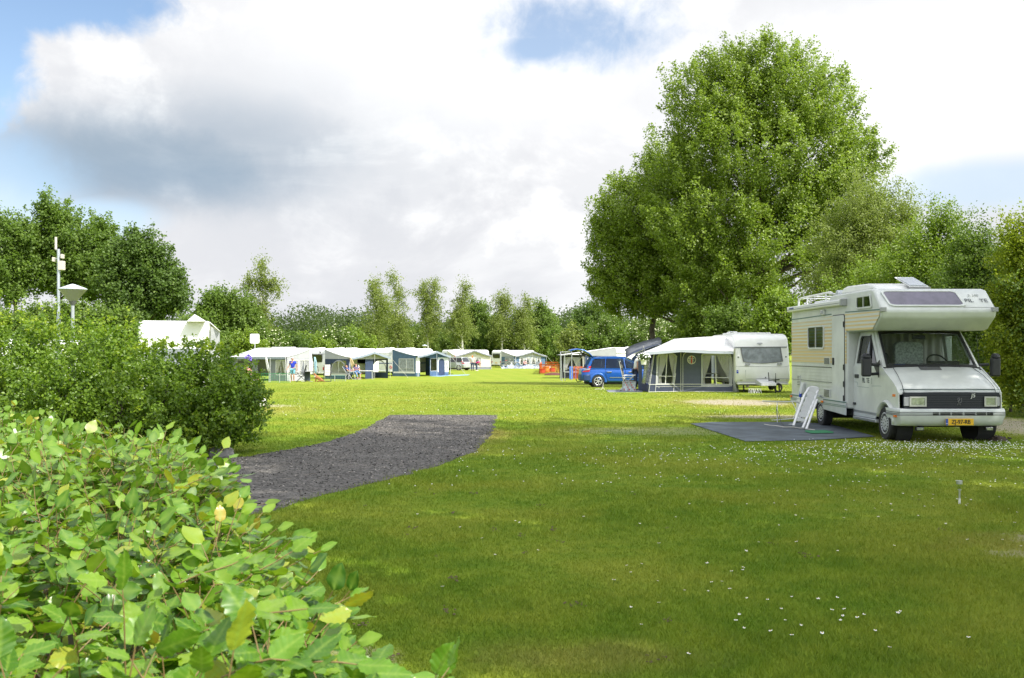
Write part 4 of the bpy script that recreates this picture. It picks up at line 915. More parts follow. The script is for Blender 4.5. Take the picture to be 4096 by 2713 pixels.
for k in range(5): b.box(-.48, .62, .085, .115, .675+k*.044, .690+k*.044)
b.build('bar', mat('grille_bar', (.02, .022, .035), .4), gr_)
text('lettering', 'J5', .105, (.40, .078, .885), (R(90), 0, 0), chrome, gr_, shear=.15)
# rampant lion badge, as raised strokes
b = B(); bx_, bz = .14, .78
for pts_ in ([(-.04, .06), (-.01, .075), (.012, .06), (.005, .03), (-.015, .0), (-.01, -.03), (.012, -.05), (.01, -.08), (.035, -.08)], [(.0, .035), (-.03, .02), (-.05, .035)], [(-.005, .01), (-.035, -.01), (-.05, .0)], [(-.01, -.03), (-.035, -.05), (-.03, -.08), (-.05, -.08)], [(.012, -.03), (.045, -.02), (.05, .02), (.035, .05), (.05, .07)]):
    b.tube([(bx_+x*.85, .082, bz+z*.85) for x, z in pts_], .005, 5)
b.build('lion_badge', mat('dull_chrome', (.22, .22, .23), .4, metal=.6), gr_, smooth=True)
for s in (-1, 1):
    b = B(); x0, x1 = sorted((s*.52, s*.80)); 
    if s > 0: x0, x1 = .62, .84
    else: x0, x1 = -.80, -.50
    b.box(x0, x1, .075, .11, .69, .86); h_ = b.build('headlight', clear_l, rv, bevel=.012)
    b = B(); ring(b, [(x0-.01, .074, .68), (x1+.01, .074, .68), (x1+.01, .074, .87), (x0-.01, .074, .87)], [(x0+.02, .074, .71), (x1-.02, .074, .71), (x1-.02, .074, .84), (x0+.02, .074, .84)], (0, -.012, 0)); b.build('headlight_rim', mat('lamp_rim', (.5, .5, .46), .4), h_)
    b = B(); xa, xb = (x1, .91) if s > 0 else (-.91, x0); b.box(xa, xb, .08, .115, .69, .86); b.build('indicator', mat('indicator_lens', (.42, .42, .45), .2), rv, bevel=.01)
    b = B(); b.box(s*.985-.015, s*.985+.015, .30, .44, .855, .905); b.build('side_indicator', orange_l, rv, bevel=.006)
# bumper
bp = [(0, .63), (-.02, .60), (-.025, .50), (.0, .42), (.02, .36), (.10, .315)]
b = B(); xs2 = [-1.05, -1.045, -1.0, -.85, -.4, 0, .4, .85, 1.0, 1.045, 1.05]; dy = [.62, .2, .06, .02, .0, .0, .0, .02, .06, .2, .62]
b.sheet([[(x*(1 if z > .45 else .97), y+dy[i]+.02, z) for i, x in enumerate(xs2)] for y, z in [(.22, .64), (.03, .64)]+bp]); bu = b.build('bumper', mat('bumper_paint', (.56, .585, .575), .35, var=.05), rv, smooth=True, angle=50)
b = B()
for z in (.575, .545, .52): b.tube([(x*1.004, dy[i]-.004, z) for i, x in enumerate(xs2)], .005, 4)
b.build('bumper_line', dark_pl, bu)
b = B()
for (x0, x1) in ((-.40, -.29), (-.26, -.07), (-.04, .16), (.20, .40), (.43, .60), (.63, .74)):
    for z in (.565, .530): b.box(x0, x1, -.012, .03, z-.009, z+.009)
b.build('slot', under_m, bu)
b = B(); b.box(-1.06, -.99, .14, .24, .475, .515); b.build('indicator', orange_l, bu, bevel=.006)
# number plate
b = B(); b.box(-.17, .36, -.035, -.012, .335, .46); np_ = b.build('number_plate', mat('plate_yellow', (.80, .47, .012), .45), rv, bevel=.004)
b = B(); b.box(-.17, -.125, -.038, -.034, .337, .458); b.build('plate_band', mat('plate_blue', (.03, .08, .42), .4), np_)
blk = mat('print_black', (.01, .01, .01), .5)
text('lettering', 'ZJ-97-RB', .108, (.118, -.040, .396), (R(90), 0, 0), blk, np_, bold=.0015, sx=.90); text('lettering', 'NL', .03, (-.148, -.041, .365), (R(90), 0, 0), white_pl, np_)
for x in (-.62, .70):
    b = B(); b.box(x-.075, x+.075, .05, .13, .225, .30); f_ = b.build('fog_lamp', black_pl, rv, bevel=.01)
    b = B(); b.box(x-.06, x+.06, .04, .052, .237, .288); b.build('lens', clear_l, f_, bevel=.01)
# wheel-arch flares, wheels
for s in (-1, 1):
    b = B(); rows = []
    for a in np.linspace(.1, math.pi-.35, 14): rows.append([(s*x_, .75-rr_*math.cos(a), .30+rr_*math.sin(a)) for rr_, x_ in ((.37, .90), (.40, 1.03), (.44, 1.045), (.49, .965))])
    b.sheet(rows); b.build('wheel_arch', rv_white, rv, smooth=True, solid=.006, angle=70)
    b = B(); b.lathe([(.41, -.3), (.41, .0)], (s*.93, .75, .33), (s, 0, 0), 24); b.lathe([(.40, 0), (0.0, 0)], (s*.62, .75, .33), (s, 0, 0), 24); b.build('wheel_housing', under_m, rv)
    wheel(rv, (s*.93, .75, .325), .325, .20, s); wheel(rv, (s*.98, 4.54, .325), .325, .20, s)
b = B(); b.box(-1.02, -.90, 1.25, 2.55, .30, .36); st = b.build('side_step', rv_grey, rv, bevel=.01)
b = B()
for k in range(3): b.beam((-1.025, 1.27, .312+k*.016), (-1.025, 2.53, .312+k*.016), .006, .005)
b.build('tread', dark_pl, st)
# cab door skin (left), pillars, roof of cab
def dl(y, z): # side surface leans in above the belt
    return Vector((-.965+max(0, z-1.42)*.15, y, z))
O = [dl(2.56, .52), dl(2.56, 1.42), dl(2.50, 2.05), dl(2.42, 2.12), dl(1.72, 2.12), dl(1.13, 1.45), dl(1.10, 1.2), dl(1.14, .80), dl(1.24, .60), dl(1.32, .52)]
b = B(); b.poly([O[0], O[1], dl(1.13, 1.42), O[6], O[7], O[8], O[9]], (-.018, 0, 0)); cd = b.build('cab_door', rv_white, rv, bevel=.006)
b = B(); wo = [dl(2.56, 1.42), dl(2.54, 2.0), dl(2.48, 2.12), dl(1.76, 2.12), dl(1.12, 1.42), dl(1.6, 1.42)]; wi = [dl(2.42, 1.47), dl(2.40, 1.98), dl(2.36, 2.04), dl(1.83, 2.04), dl(1.28, 1.47), dl(1.7, 1.47)]
ring(b, wo, wi, (-.02, 0, 0)); b.build('window_frame', rv_white, cd, bevel=.004)
b = B(); b.poly(wi, (-.006, 0, 0)); b.build('pane', glass_d, cd)
b = B(); b.beam(dl(1.70, 1.45)+Vector((-.02, 0, 0)), dl(1.83, 2.06)+Vector((-.02, 0, 0)), .03, .03); ring(b, [p_+Vector((-.021, 0, 0)) for p_ in wi], [p_.lerp(sum(wi, Vector())/6, .05)+Vector((-.021, 0, 0)) for p_ in wi], (-.008, 0, 0)); b.build('window_rubber', black_pl, cd)
b = B(); b.box(-1.01, -.98, 2.28, 2.50, 1.16, 1.24); b.build('handle', black_pl, cd, bevel=.015)
b = B(); b.poly([dl(1.13, 1.55)+Vector((-.03, 0, 0)), dl(1.13, 1.20)+Vector((-.03, 0, 0)), dl(1.38, 1.42)+Vector((-.03, 0, 0))], (-.01, 0, 0)); b.build('mirror_mount', black_pl, cd)
text('lettering', 'PIL  TE', .14, (-.992, 1.88, 1.12), (R(90), 0, R(-90)), gryp, cd, bold=.004)
b = B(); b.tube([(-.987, 2.54, 1.075), (-.987, 2.36, 1.075), (-.987, 2.34, .985), (-.987, 1.7, .98)], .006, 4); b.tube([(-.987, 1.55, 1.02), (-.987, 1.1, 1.035), (-.97, .4, 1.0)], .006, 4); b.box(-.99, -.985, 1.53, 1.56, 1.06, 1.19); b.build('pinstripe', grn, cd)
b = B(); ring(b, [dl(2.575, .50), dl(2.575, 1.40), dl(1.11, 1.40), dl(1.08, 1.2), dl(1.12, .79), dl(1.22, .585), dl(1.31, .50)], [dl(2.56, .515), dl(2.56, 1.385), dl(1.125, 1.385), dl(1.095, 1.2), dl(1.135, .80), dl(1.235, .60), dl(1.32, .515)], (-.019, 0, 0)); b.build('door_gap', dark_pl, cd)
b = B(); b.box(-.985, -.98, 1.2, 2.55, .60, .63); b.build('lower_line', grn, cd)
b = B(); b.poly([(-.968, y, z) for y, z in ((1.35, .37), (2.6, .37), (2.6, .50), (1.25, .50))], (-.022, 0, 0)); b.build('sill', rv_grey, rv, bevel=.006)
# pillars and screen
TL, TR_, BL, BR = Vector((-.83, 1.66, 2.13)), Vector((.83, 1.66, 2.13)), Vector((-.92, 1.02, 1.43)), Vector((.92, 1.02, 1.43))
b = B()
for s in (-1, 1):
    b.hexa([(s*.96, 1.00, 1.41), (s*.87, 1.00, 1.41), (s*.87, 1.14, 1.41), (s*.965, 1.16, 1.41), (s*.865, 1.64, 2.14), (s*.79, 1.64, 2.14), (s*.79, 1.74, 2.14), (s*.86, 1.80, 2.14)][::1])
b.box(-.86, .86, 1.62, 2.62, 2.10, 2.137); pl_ = b.build('screen_pillar', rv_white, rv, bevel=.01)
wi = [(-.86, 1.035, 1.445), (-.45, 1.03, 1.44), (0, 1.03, 1.44), (.45, 1.03, 1.44), (.86, 1.035, 1.445), (.79, 1.60, 2.07), (.4, 1.60, 2.085), (0, 1.60, 2.085), (-.4, 1.60, 2.085), (-.79, 1.60, 2.07)]
wo = [(-.90, .995, 1.40), (-.45, .99, 1.395), (0, .99, 1.395), (.45, .99, 1.395), (.90, .995, 1.40), (.835, 1.635, 2.115), (.4, 1.64, 2.125), (0, 1.64, 2.125), (-.4, 1.64, 2.125), (-.835, 1.635, 2.115)]
b = B(); ring(b, wo, wi, (0, -.018, .015)); ws = b.build('windscreen', black_pl, rv, smooth=True)
b = B(); b.poly(wi, (0, -.004, .003)); b.build('pane', glass('screen_glass', (.82, .86, .85), .05), ws)
b = B()
for s, x in ((-1, -.15), (1, .52)):
    b.beam((x+.02, .985, 1.41), (x-.35, 1.05, 1.475), .02, .015); b.beam((x-.72, 1.06, 1.475), (x-.12, 1.03, 1.46), .012, .015); b.cyl((x+.03, .98, 1.38), (x+.03, .99, 1.43), .03, 8)
b.build('wiper', black_pl, ws)
# cab interior
fab = mat('floral_cover', (.55, .57, .50), .9, var=.4, vs=22); drk = mat('cab_dark', (.03, .03, .032), .8)
b = B(); b.hexa([(-.85, 1.12, 1.22), (.85, 1.12, 1.22), (.85, 1.55, 1.22), (-.85, 1.55, 1.22), (-.85, 1.16, 1.43), (.85, 1.16, 1.43), (.85, 1.5, 1.46), (-.85, 1.5, 1.46)]); b.box(.1, .7, 1.3, 1.5, 1.44, 1.53); b.build('dashboard', drk, rv, bevel=.02)
b = B(); b.torus((.38, 1.62, 1.50), (0, -.75, .65), .20, .016, 24, 6); b.beam((.2, 1.6, 1.5), (.56, 1.6, 1.5), .03, .02); b.build('steering_wheel', black_pl, rv, smooth=True)
for x, m_ in ((-.02, fab), (-.62, drk)):
    b = B(); b.poly([(x+u, 2.05, v) for u, v in rrect(-.30 if x > -.5 else -.2, .30 if x > -.5 else .2, 1.2, 1.92 if x > -.5 else 1.7, .12)], (0, .14, .0)); b.build('seat', m_, rv, bevel=.03)
b = B(); b.sheet([[(x, 2.45+.03*math.sin(x*38), z) for x in np.linspace(-.86, .86, 60)] for z in (1.1, 2.12)]); b.build('curtain', mat('cab_curtain', (.55, .52, .46), .9, trans=.1), rv, smooth=True, angle=180)
b = B(); b.box(-.12, .14, 1.62, 1.66, 1.97, 2.05); b.build('inner_mirror', black_pl, rv, bevel=.01)
b = B(); b.box(-.62, -.45, 1.2, 1.32, 1.435, 1.475); b.build('dash_item', mat('blue_item', (.08, .2, .6), .5), rv)
b = B(); b.sheet([[(-.93, y, z) for y in (1.2, 2.55)] for z in (.5, 1.42)]); b.sheet([[(.93, y, z) for y in (1.2, 2.55)] for z in (.5, 1.42)]); b.box(-.9, .9, 2.48, 2.5, .5, 1.5); b.build('cab_lining', drk, rv)
# right door frame
O2 = [(-v.x, v.y, v.z) for v in [dl(2.56, 1.42), dl(2.54, 2.0), dl(2.48, 2.12), dl(1.76, 2.12), dl(1.12, 1.42), dl(1.6, 1.42)]]; I2 = [(-v.x, v.y, v.z) for v in [dl(2.42, 1.47), dl(2.40, 1.98), dl(2.36, 2.04), dl(1.83, 2.04), dl(1.28, 1.47), dl(1.7, 1.47)]]
b = B(); ring(b, O2, I2, (.02, 0, 0)); w_ = b.build('cab_door', rv_white, rv); b = B(); b.poly(I2, (.006, 0, 0)); b.build('pane', glass_c, w_)
# towing mirrors
for s in (-1, 1):
    xo = 1.30 if s < 0 else 1.34
    b = B(); b.box(*sorted((s*(xo-.13), s*(xo+.06))), 1.02, 1.14, 1.22, 1.60); mr_ = b.build('mirror', black_pl, rv, bevel=.04, seg=3)
    b = B(); b.lathe([(.085, 0), (.085, .03), (.06, .07), (0, .085)], (s*(xo-.03), 1.08, 1.60), n=14); b.build('mirror_cap', black_pl, mr_, smooth=True)
    b = B(); b.tube([(s*.95, 1.18, 1.44), (s*(xo-.15), 1.10, 1.46)], .03, 8); b.tube([(s*.95, 1.18, 1.28), (s*(xo-.15), 1.10, 1.27)], .03, 8); b.build('mirror_arm', black_pl, mr_, smooth=True)
b = B(); b.tube([(.93, .92, 1.35), (.89, 1.0, 2.05)], .004, 4); b.cyl((.93, .92, 1.35), (.93, .92, 1.38), .02, 8); b.build('antenna', black_pl, rv)
# leaning board at the rear corner
o = B().box(-.02, .02, 0, .55, 0, .60).build('leaning_board', rv_white); o.location = (7.0, 25.2, .01); o.rotation_euler = (0, R(4), R(1)); o.data.materials[0] = white_pl
tag(o, 'white board standing on edge under the rear end of the camper', 'board')
# folded plastic lounger leaning on the camper
ch = thing('folded_chair', 'white plastic slatted lounger folded up and leaning against the camper side', 'garden chair', (6.93, 24.25, .01), 0)
cm = white_pl
b = B(); c0 = S(*ZR(215, 1370), 23.0); 
def cp(x, y, D=23.2): v = S(*ZR(x, y), D); return v-Vector(ch.location)
def dep(y): return 22.75+(1390-y)/340*.85
def slatpt(x, y): return cp(x, y, dep(y))
b = B()
for (pa) in ([(155, 1365), (200, 1230), (245, 1110), (285, 1050)], [(232, 1385), (280, 1270), (330, 1150), (362, 1060)]):
    for k in range(3): b.beam(slatpt(*pa[k]), slatpt(*pa[k+1]), .05, .035)
b.beam(slatpt(262, 1395), slatpt(352, 1145), .05, .035); b.build('side_rail', cm, ch, bevel=.006)
for k in range(7):
    f = k/6; y = 1060+f*250; xl = 285-f*100; xr = 362-f*112
    b = B(); b.beam(slatpt(xl, y), slatpt(xr, y+10), .028, .115 if k < 6 else .07); b.build('slat', cm, ch, bevel=.004)
b = B(); b.tube([slatpt(283, 1052), slatpt(312, 1040), slatpt(345, 1046), slatpt(364, 1062)], .028, 6); b.build('top_bar', cm, ch, smooth=True)
# drying rack
dr = thing('drying_rack', 'folding metal clothes rack with thin white tubes standing at the camper corner', 'clothes rack', (6.0, 25.0, 0))
def fp(x, y, D): return S(*ZF(x, y), D)-Vector(dr.location)
b = B(); b.tube([fp(965, 122, 26.6), fp(1100, 128, 26), fp(1340, 130, 25.2), fp(1378, 150, 25.2), fp(1385, 200, 25.1)], .014, 6); b.tube([fp(975, 342, 26.5), fp(1290, 318, 25.4), fp(1400, 305, 25.2)], .014, 6); b.tube([fp(1110, 395, 24.6), fp(1300, 378, 24.4)], .014, 6)
b.tube([fp(1125, 130, 26), fp(1128, 380, 25)], .009, 5); b.tube([fp(1290, 130, 25.3), fp(1340, 230, 25.2), fp(1300, 320, 25.2)], .009, 5); b.build('frame', alu, dr, smooth=True)
b = B(); b.tube([fp(1130, 135, 26), fp(1112, 240, 25.6), fp(1135, 330, 25.2), fp(1120, 210, 25.2)], .005, 4); b.tube([fp(1140, 240, 25.2), fp(1165, 350, 24.4), fp(1215, 415, 23.6)], .008, 5); b.build('cord', dark_pl, dr)
# groundsheet, mat, rope
gsm = mat('groundsheet', (.080, .098, .115), .7, var=.35, vs=1.6, bump=1.0, bs=5)
def sheet_from(poly, name, m, lab, cat, z=.012, sub=10):
    c = np.mean(poly, 0); b = B(); n = len(poly)
    pts = [(x, y) for x, y in poly]; vs = [(x-c[0], y-c[1], 0) for x, y in pts]
    b.poly(vs, (0, 0, .006)); o = b.build(name, m); o.location = (c[0], c[1], z+zg(c[1])); tag(o, lab, cat); return o
sheet_from(MATP, 'groundsheet', gsm, 'large dark grey groundsheet spread on the grass beside the camper', 'groundsheet')
b = B()
for k in range(46):
    y = 21.2+k*.13; f = (k % 7)/7; x0 = 4.6+f*1.1+k*.0; ln_ = .5+.9*((k*37) % 11)/11
    for q_ in range(2):
        xx = x0+q_*1.3-(y-21.2)*.25; b.tube([(xx, y, .019), (xx+ln_*.5, y+.03, .029), (xx+ln_, y-.02, .019)], [.004, .012, .004], 4)
gm_poly = np.array([GND(*ZF(*q))[:2] for q in [(1430, 462), (1660, 460), (1745, 478), (1745, 490), (1500, 494), (1440, 478)]])
sheet_from(gm_poly, 'doormat', mat('green_mat', (.03, .20, .085), .9, bump=.5, bs=60), 'small green doormat lying on the dark groundsheet', 'doormat', z=.028)
b = B(); rp = [GND(*ZF(*q)) for q in [(985, 395), (1040, 405), (1110, 410), (1200, 425), (1300, 425), (1400, 440), (1540, 458)]]
b.tube([(p_.x, p_.y, .032) for p_ in rp], .012, 5); o = b.build('rope', rope_m, smooth=True); tag(o, 'pale rope lying in a loose curve across the groundsheet', 'rope')
# solar lawn lamp
p0 = GND(3838, 2016); sl_ = thing('solar_lamp', 'small steel solar lamp stuck in the lawn beside the long grass tuft', 'solar lamp', p0)
b = B(); b.lathe([(.001, .262), (.026, .262), (.030, .255), (.034, .262), (.034, .225), (.022, .222)], n=20); b.build('lamp_head', chrome, sl_, smooth=True)
b = B(); b.lathe([(.020, .222), (.020, .165)], n=16); b.build('lens', glass_c, sl_, smooth=True)
b = B(); b.lathe([(.019, .166), (.019, .155), (.011, .153)], n=16); b.cyl((0, 0, .155), (0, 0, .06), .010, 12); b.build('collar', chrome, sl_, smooth=True)
b = B(); b.cyl((0, 0, -.05), (0, 0, .062), .012, 12); b.build('stake', white_pl, sl_, smooth=True)
# ------------------------------------------------------------------ caravans and awnings
def caravan(label, loc, rz, Wd, L, H, seam=True, vents=((.5, .3),), win=True, tail='square', stripe=None, group='white touring caravans', plate=True, badge=None, body_m=None, antenna=None, side_windows=(), bike=False):
    """rear face on local y=0, long side towards +y, awning side x=Wd"""
    c = thing('caravan', label, 'caravan', loc, rz, group); zb = .36; bm2 = body_m or white_gel
    pr = [(0.04, zb), (0, .9), (.03, H-.35), (.14, H-.10), (.34, H), (L-.5, H), (L-.2, H-.12), (L, .95), (L-.1, zb)]
    b = B(); b.poly([(0, y, z) for y, z in pr], (Wd, 0, 0)); b.build('body', bm2, c, bevel=.09, seg=3)
    f = lambda u, v: Vector((u, -.004+.02*0, v))
    if win: framed_window(c, f, Wd*.14, Wd*.86, 1.35, 1.98, .1, .04, (0, -.03, 0), dark_pl, grey_g if win == 'blind' else glass_d)
    if seam: b = B(); b.box(.06, Wd-.06, -.018, .004, H-.46, H-.43); b.build('trim_line', mat('seam_grey', (.3, .31, .32), .4), c)
    if plate:
        b = B(); b.box(Wd/2-.26, Wd/2+.26, -.03, -.008, .62, .73); b.build('number_plate', MATS['plate_yellow'], c)
    for s in (0, 1):
        x = .16 if s == 0 else Wd-.16
        b = B()
        if tail == 'oval': b.lathe([(.17, 0), (.15, .03), (.05, .045), (0, .05)], (x+(.06 if s == 0 else -.06), -.005, .80), (0, -1, 0), 20)
        else: b.box(x-.07, x+.07, -.035, .0, .70, .95)
        tl = b.build('tail_light', red_l, c, smooth=tail == 'oval', bevel=0 if tail == 'oval' else .015)
        if tail == 'oval': b = B(); b.lathe([(.05, .045), (.03, .055), (0, .056)], (x+(.06 if s == 0 else -.06), -.005, .80), (0, -1, 0), 12); b.build('lens', clear_l, tl)
    b = B(); b.box(.03, Wd-.03, -.04, .05, .40, .52); b.build('bumper', bm2, c, bevel=.02)
    for (fx, fy) in vents:
        b = B(); b.box(Wd*fx-.3, Wd*fx+.3, L*fy-.35, L*fy+.35, H-.01, H+.07); v = b.build('roof_light', white_pl, c, bevel=.03)
    for yy in (.5, L-.7):
        for xx in (.3, Wd-.3): b = B(); b.beam((xx, yy, .40), (xx, yy+.1, .0), .05, .04); b.build('steady', dark_pl, c)
    b = B(); b.box(.2, Wd-.2, .3, L-.3, .27, .38); b.build('chassis', under_m, c)
    wheel(c, (.12, L*.45, .31), .31, .17, -1, 'alloy'); wheel(c, (Wd-.12, L*.45, .31), .31, .17, 1, 'alloy')
    if stripe: b = B(); b.box(-.004, Wd*.97, -.010, .0, 1.12, 1.2); b.box(Wd-.0, Wd+.006, .1, L-.3, 1.12, 1.2); b.build('stripe', stripe, c)
    for (y0, y1, z0, z1) in side_windows: framed_window(c, lambda u, v: Vector((Wd+.004, u, v)), y0, y1, z0, z1, .07, .035, (.03, 0, 0), dark_pl, glass_d)
    b = B(); b.box(Wd-.001, Wd+.02, L*.3, L*.3+.62, .45, 2.0); b.build('door', bm2, c, bevel=.01)
    if badge: text('lettering', badge, .16, (Wd*.3, -.012, H-.34), (R(90), 0, 0), dark_pl, c)
    return c
def curtain(parent, P, side, wtop, wbot, z0, z1, m=None, name='curtain', folds=7):
    """one gathered curtain; P(u,z,d) places it, side gives which edge it hangs from; wtop/wbot are (u0,u1)"""
    rows = []
    for i in range(7):
        f = i/6; z = z1+(z0-z1)*f; g = min(1, f*1.35); a = wtop[0]+(wbot[0]-wtop[0])*g; c_ = wtop[1]+(wbot[1]-wtop[1])*g
        rows.append([P(a+(c_-a)*j/22, z, .03+.022*math.sin(j/22*folds*6.283)) for j in range(23)])
    b = B(); b.sheet(rows); return b.build(name, m or curtain_m, parent, smooth=True, angle=180)
def cloth_window(parent, P, u0, u1, z0, z1, arch=0, frame_m=None, mull=True, curtains=True, fw=.07, pane=None, out=.012):
    """clear window sewn into canvas, P(u,z,depth into the tent)"""
    if arch: 
        n = 10; O = [(u0, z0)]+[(u0+(u1-u0)*(1-math.cos(math.pi*k/n))/2, z1-arch+arch*math.sin(math.pi*k/n)) for k in range(n+1)]+[(u1, z0)]; O = O[::-1]
        I = [(u0+fw, z0+fw)]+[(u0+fw+(u1-u0-2*fw)*(1-math.cos(math.pi*k/n))/2, z1-arch+(arch-fw)*math.sin(math.pi*k/n)) for k in range(n+1)]+[(u1-fw, z0+fw)]; I = I[::-1]
    else: O = rrect(u0, u1, z0, z1, .08); I = rrect(u0+fw, u1-fw, z0+fw, z1-fw, .05)
    b = B(); th = P(u0, z0, -out)-P(u0, z0, 0); ring(b, [P(u, z, 0) for u, z in O], [P(u, z, 0) for u, z in I], th); w_ = b.build('window', frame_m or cloth_lg, parent)
    b = B(); b.poly([P(u, z, .0) for u, z in I], th*.4); b.build('pane', pane or film, w_)
    if mull:
        um = (u0+u1)/2; zm = z0+(z1-z0)*.27; b = B(); b.beam(P(um, z0+fw, -.008), P(um, z1-fw, -.008), .03, .012); b.beam(P(u0+fw, zm, -.008), P(u1-fw, zm, -.008), .03, .012); b.build('glazing_bar', white_pl, w_)
    if curtains:
        um = (u0+u1)/2; h = u1-u0
        curtain(w_, P, 0, (u0+fw*.6, um-.01*h), (u0+fw*.6, u0+fw+h*.17), z0+fw+.08*h, z1-fw*.8); curtain(w_, P, 1, (um+.01*h, u1-fw*.6), (u1-fw-h*.17, u1-fw*.6), z0+fw+.08*h, z1-fw*.8)
    return w_
def awning(label, loc, rz, Wd, H, dp, La, y0, ze, wall_m, low_m, panels, peak=None, side='arch', group='awnings pitched against the caravans', trim=None, roof_m=None, gable_m=None, guy=True, over=.25, mirror=False):
    a = thing('awning', label, 'awning', loc, rz, group); X0 = Wd; X1 = Wd+dp; y1 = y0+La; roof_m = roof_m or cloth_w; trim = trim or valance_m
    def zeave(y):
        if not peak: return ze
        pm, hw, ph = peak; return ze+ph*max(0, 1-abs(y-pm)/hw)**1.25
    def xo(y):
        if not peak: return X1+over
        pm, hw, ph = peak; return X1+over+.25*max(0, 1-abs(y-pm)/hw)
    b = B(); ny = 25; yy = [y0-.04+(La+.08)*j/(ny-1) for j in range(ny)]
    rows = [[(X0-.12+(xo(y)-X0+.12)*s, y, (H-.04)*(1-s)+zeave(y)*s-.10*math.sin(math.pi*s)*(1+.25*math.sin(y*3))) for y in yy] for s in (0, .2, .4, .6, .8, 1)]
    b.sheet(rows); b.build('roof', roof_m, a, smooth=True, solid=.012, angle=60)
    b = B(); b.sheet([[(xo(y)+.006, y, zeave(y)+.012) for y in yy], [(xo(y)+.008, y, zeave(y)-.15-.02*abs(math.sin(y*4))) for y in yy]]); b.build('valance', trim, a, solid=.01)
    zt = lambda x: (H-.06)+(ze-H+.04)*(x-X0)/(dp)
    # two end walls
    for k, y in enumerate((y0, y1)):
        s = -1 if k == 0 else 1; th = (0, .012*-s, 0)
        b = B(); b.poly([(X0, y, ze*.92), (X1, y, ze*.92), (X1, y, zt(X1)), (X0, y, zt(X0)-.02)], th); e = b.build('gable_panel', gable_m or cloth_lg, a)
        P = lambda u, z, d, y=y, s=s: Vector((u, y-s*-1*-1*d if False else y-s*d, z)) if s > 0 else Vector((u, y+d, z))
        zc = ze*.92; w0, w1 = X0+dp*.28, X1-dp*.08
        if side:
            b = B(); ring(b, [(X0, y, .0), (X1, y, .0), (X1, y, zc), (X0, y, zc)], [(w0, y, .45), (w1, y, .45), (w1, y, zc-.12), (w0, y, zc-.12)], th); b.build('end_wall', wall_m, a)
            cloth_window(a, P, w0-.03, w1+.03, .42, zc-.08, arch=.9 if side == 'arch' else 0, frame_m=cloth_lg, curtains=False, fw=.08, pane=film if side == 'arch' else grey_g)
            if side == 'arch': b = B(); b.poly([(w0-.06, y-s*-.002 if s < 0 else y, .5), (w0+.02, y, .5), (w0+.02, y, 1.3), (w0+.25, y, zc-.4), (w0+.7, y, zc-.12), (w0-.06, y, zc-.1)], th); b.build('end_wall', wall_m, a)
            b = B(); b.box(X0+.1, X1-.1, *sorted((y-s*.004, y+s*.012)), .28, .42); b.build('white_band', cloth_w, a)
        else: b = B(); b.poly([(X0, y, 0), (X1, y, 0), (X1, y, zc), (X0, y, zc)], th); b.build('end_wall', wall_m, a)
    # front wall panels
    P = lambda u, z, d: Vector((X1-d, u, z)); n = 0
    zc = ze-.16
    for (f0, f1, kind) in panels:
        a0, a1 = y0+La*f0, y0+La*f1
        b = B(); b.box(X1-.006, X1+.006, a0, a1, 0, .34); b.build('mud_wall', low_m, a) if kind != 'open' else None
        if kind == 'open': continue
        if kind == 'cloth': b = B(); b.box(X1-.006, X1+.006, a0, a1, .34, zc); b.build('wall_panel', wall_m, a)
        elif kind == 'white': b = B(); b.box(X1-.006, X1+.006, a0, a1, .34, zc); b.build('wall_panel', cloth_w, a)
        elif kind == 'door': 
            b = B(); b.box(X1-.006, X1+.006, a0, a1, .34, zc); b.build('wall_panel', cloth_w, a); b = B(); O = [(a0+.12, .05), (a1-.12, .05)]+[((a0+a1)/2+(a1-a0-.24)/2*math.cos(t_), zc-.45+.35*math.sin(t_)) for t_ in np.linspace(0, math.pi, 9)]; b.poly([(X1+.008, y, z) for y, z in O], (.008, 0, 0)); b.build('doorway', cloth_nv, a)
        else:
            b = B(); ring(b, [(X1, a0, .34), (X1, a1, .34), (X1, a1, zc), (X1, a0, zc)], [(X1, a0+.08, .46), (X1, a1-.08, .46), (X1, a1-.08, zc-.08), (X1, a0+.08, zc-.08)], (.008, 0, 0)); b.build('wall_panel', cloth_w if kind == 'winw' else wall_m, a)
            cloth_window(a, P, a0+.06, a1-.06, .44, zc-.06, frame_m=cloth_w if kind != 'wing' else cloth_lg, curtains=kind != 'wing', fw=.05, mull=kind != 'wing')
    if peak:
        pm, hw, ph = peak; b = B(); pts_ = [(X1, y, zeave(y)-.02) for y in yy]; b.sheet([[(X1, y, zc) for y in yy], [(X1, y, zeave(y)-.01) for y in yy]]); b.build('gable_front', gable_m or cloth_lg, a, solid=.01)
    b = B()
    for y in ([y0, y1]+([peak[0]] if peak else [])): b.cyl((xo(y)-.02, y, 0), (xo(y)-.02, y, zeave(y)), .016, 6)
    b.build('pole', alu, a)
    if guy:
        b = B()
        for y, s in ((y0, -1), (y1, 1)): b.beam((xo(y), y, ze), (xo(y)+1.0, y+s*1.1, 0.02), .018, .018)
        b.build('guy_rope', rope_m, a)
    return a
def corner_loc(xs, D): return SG(xs, D)
def rot2(v, a): return Vector((v[0]*math.cos(a)-v[1]*math.sin(a), v[0]*math.sin(a)+v[1]*math.cos(a)))
def place(xs, D, Wd, rz, y=0.):
    """origin so that the local corner (Wd, y) falls on photo column xs at distance D"""
    c = rot2((Wd, y), rz); g_ = SG(xs, D); return (g_.x-c.x, g_.y-c.y, g_.z)
red_blue = mat('stripe_blue', (.03, .06, .25), .4)
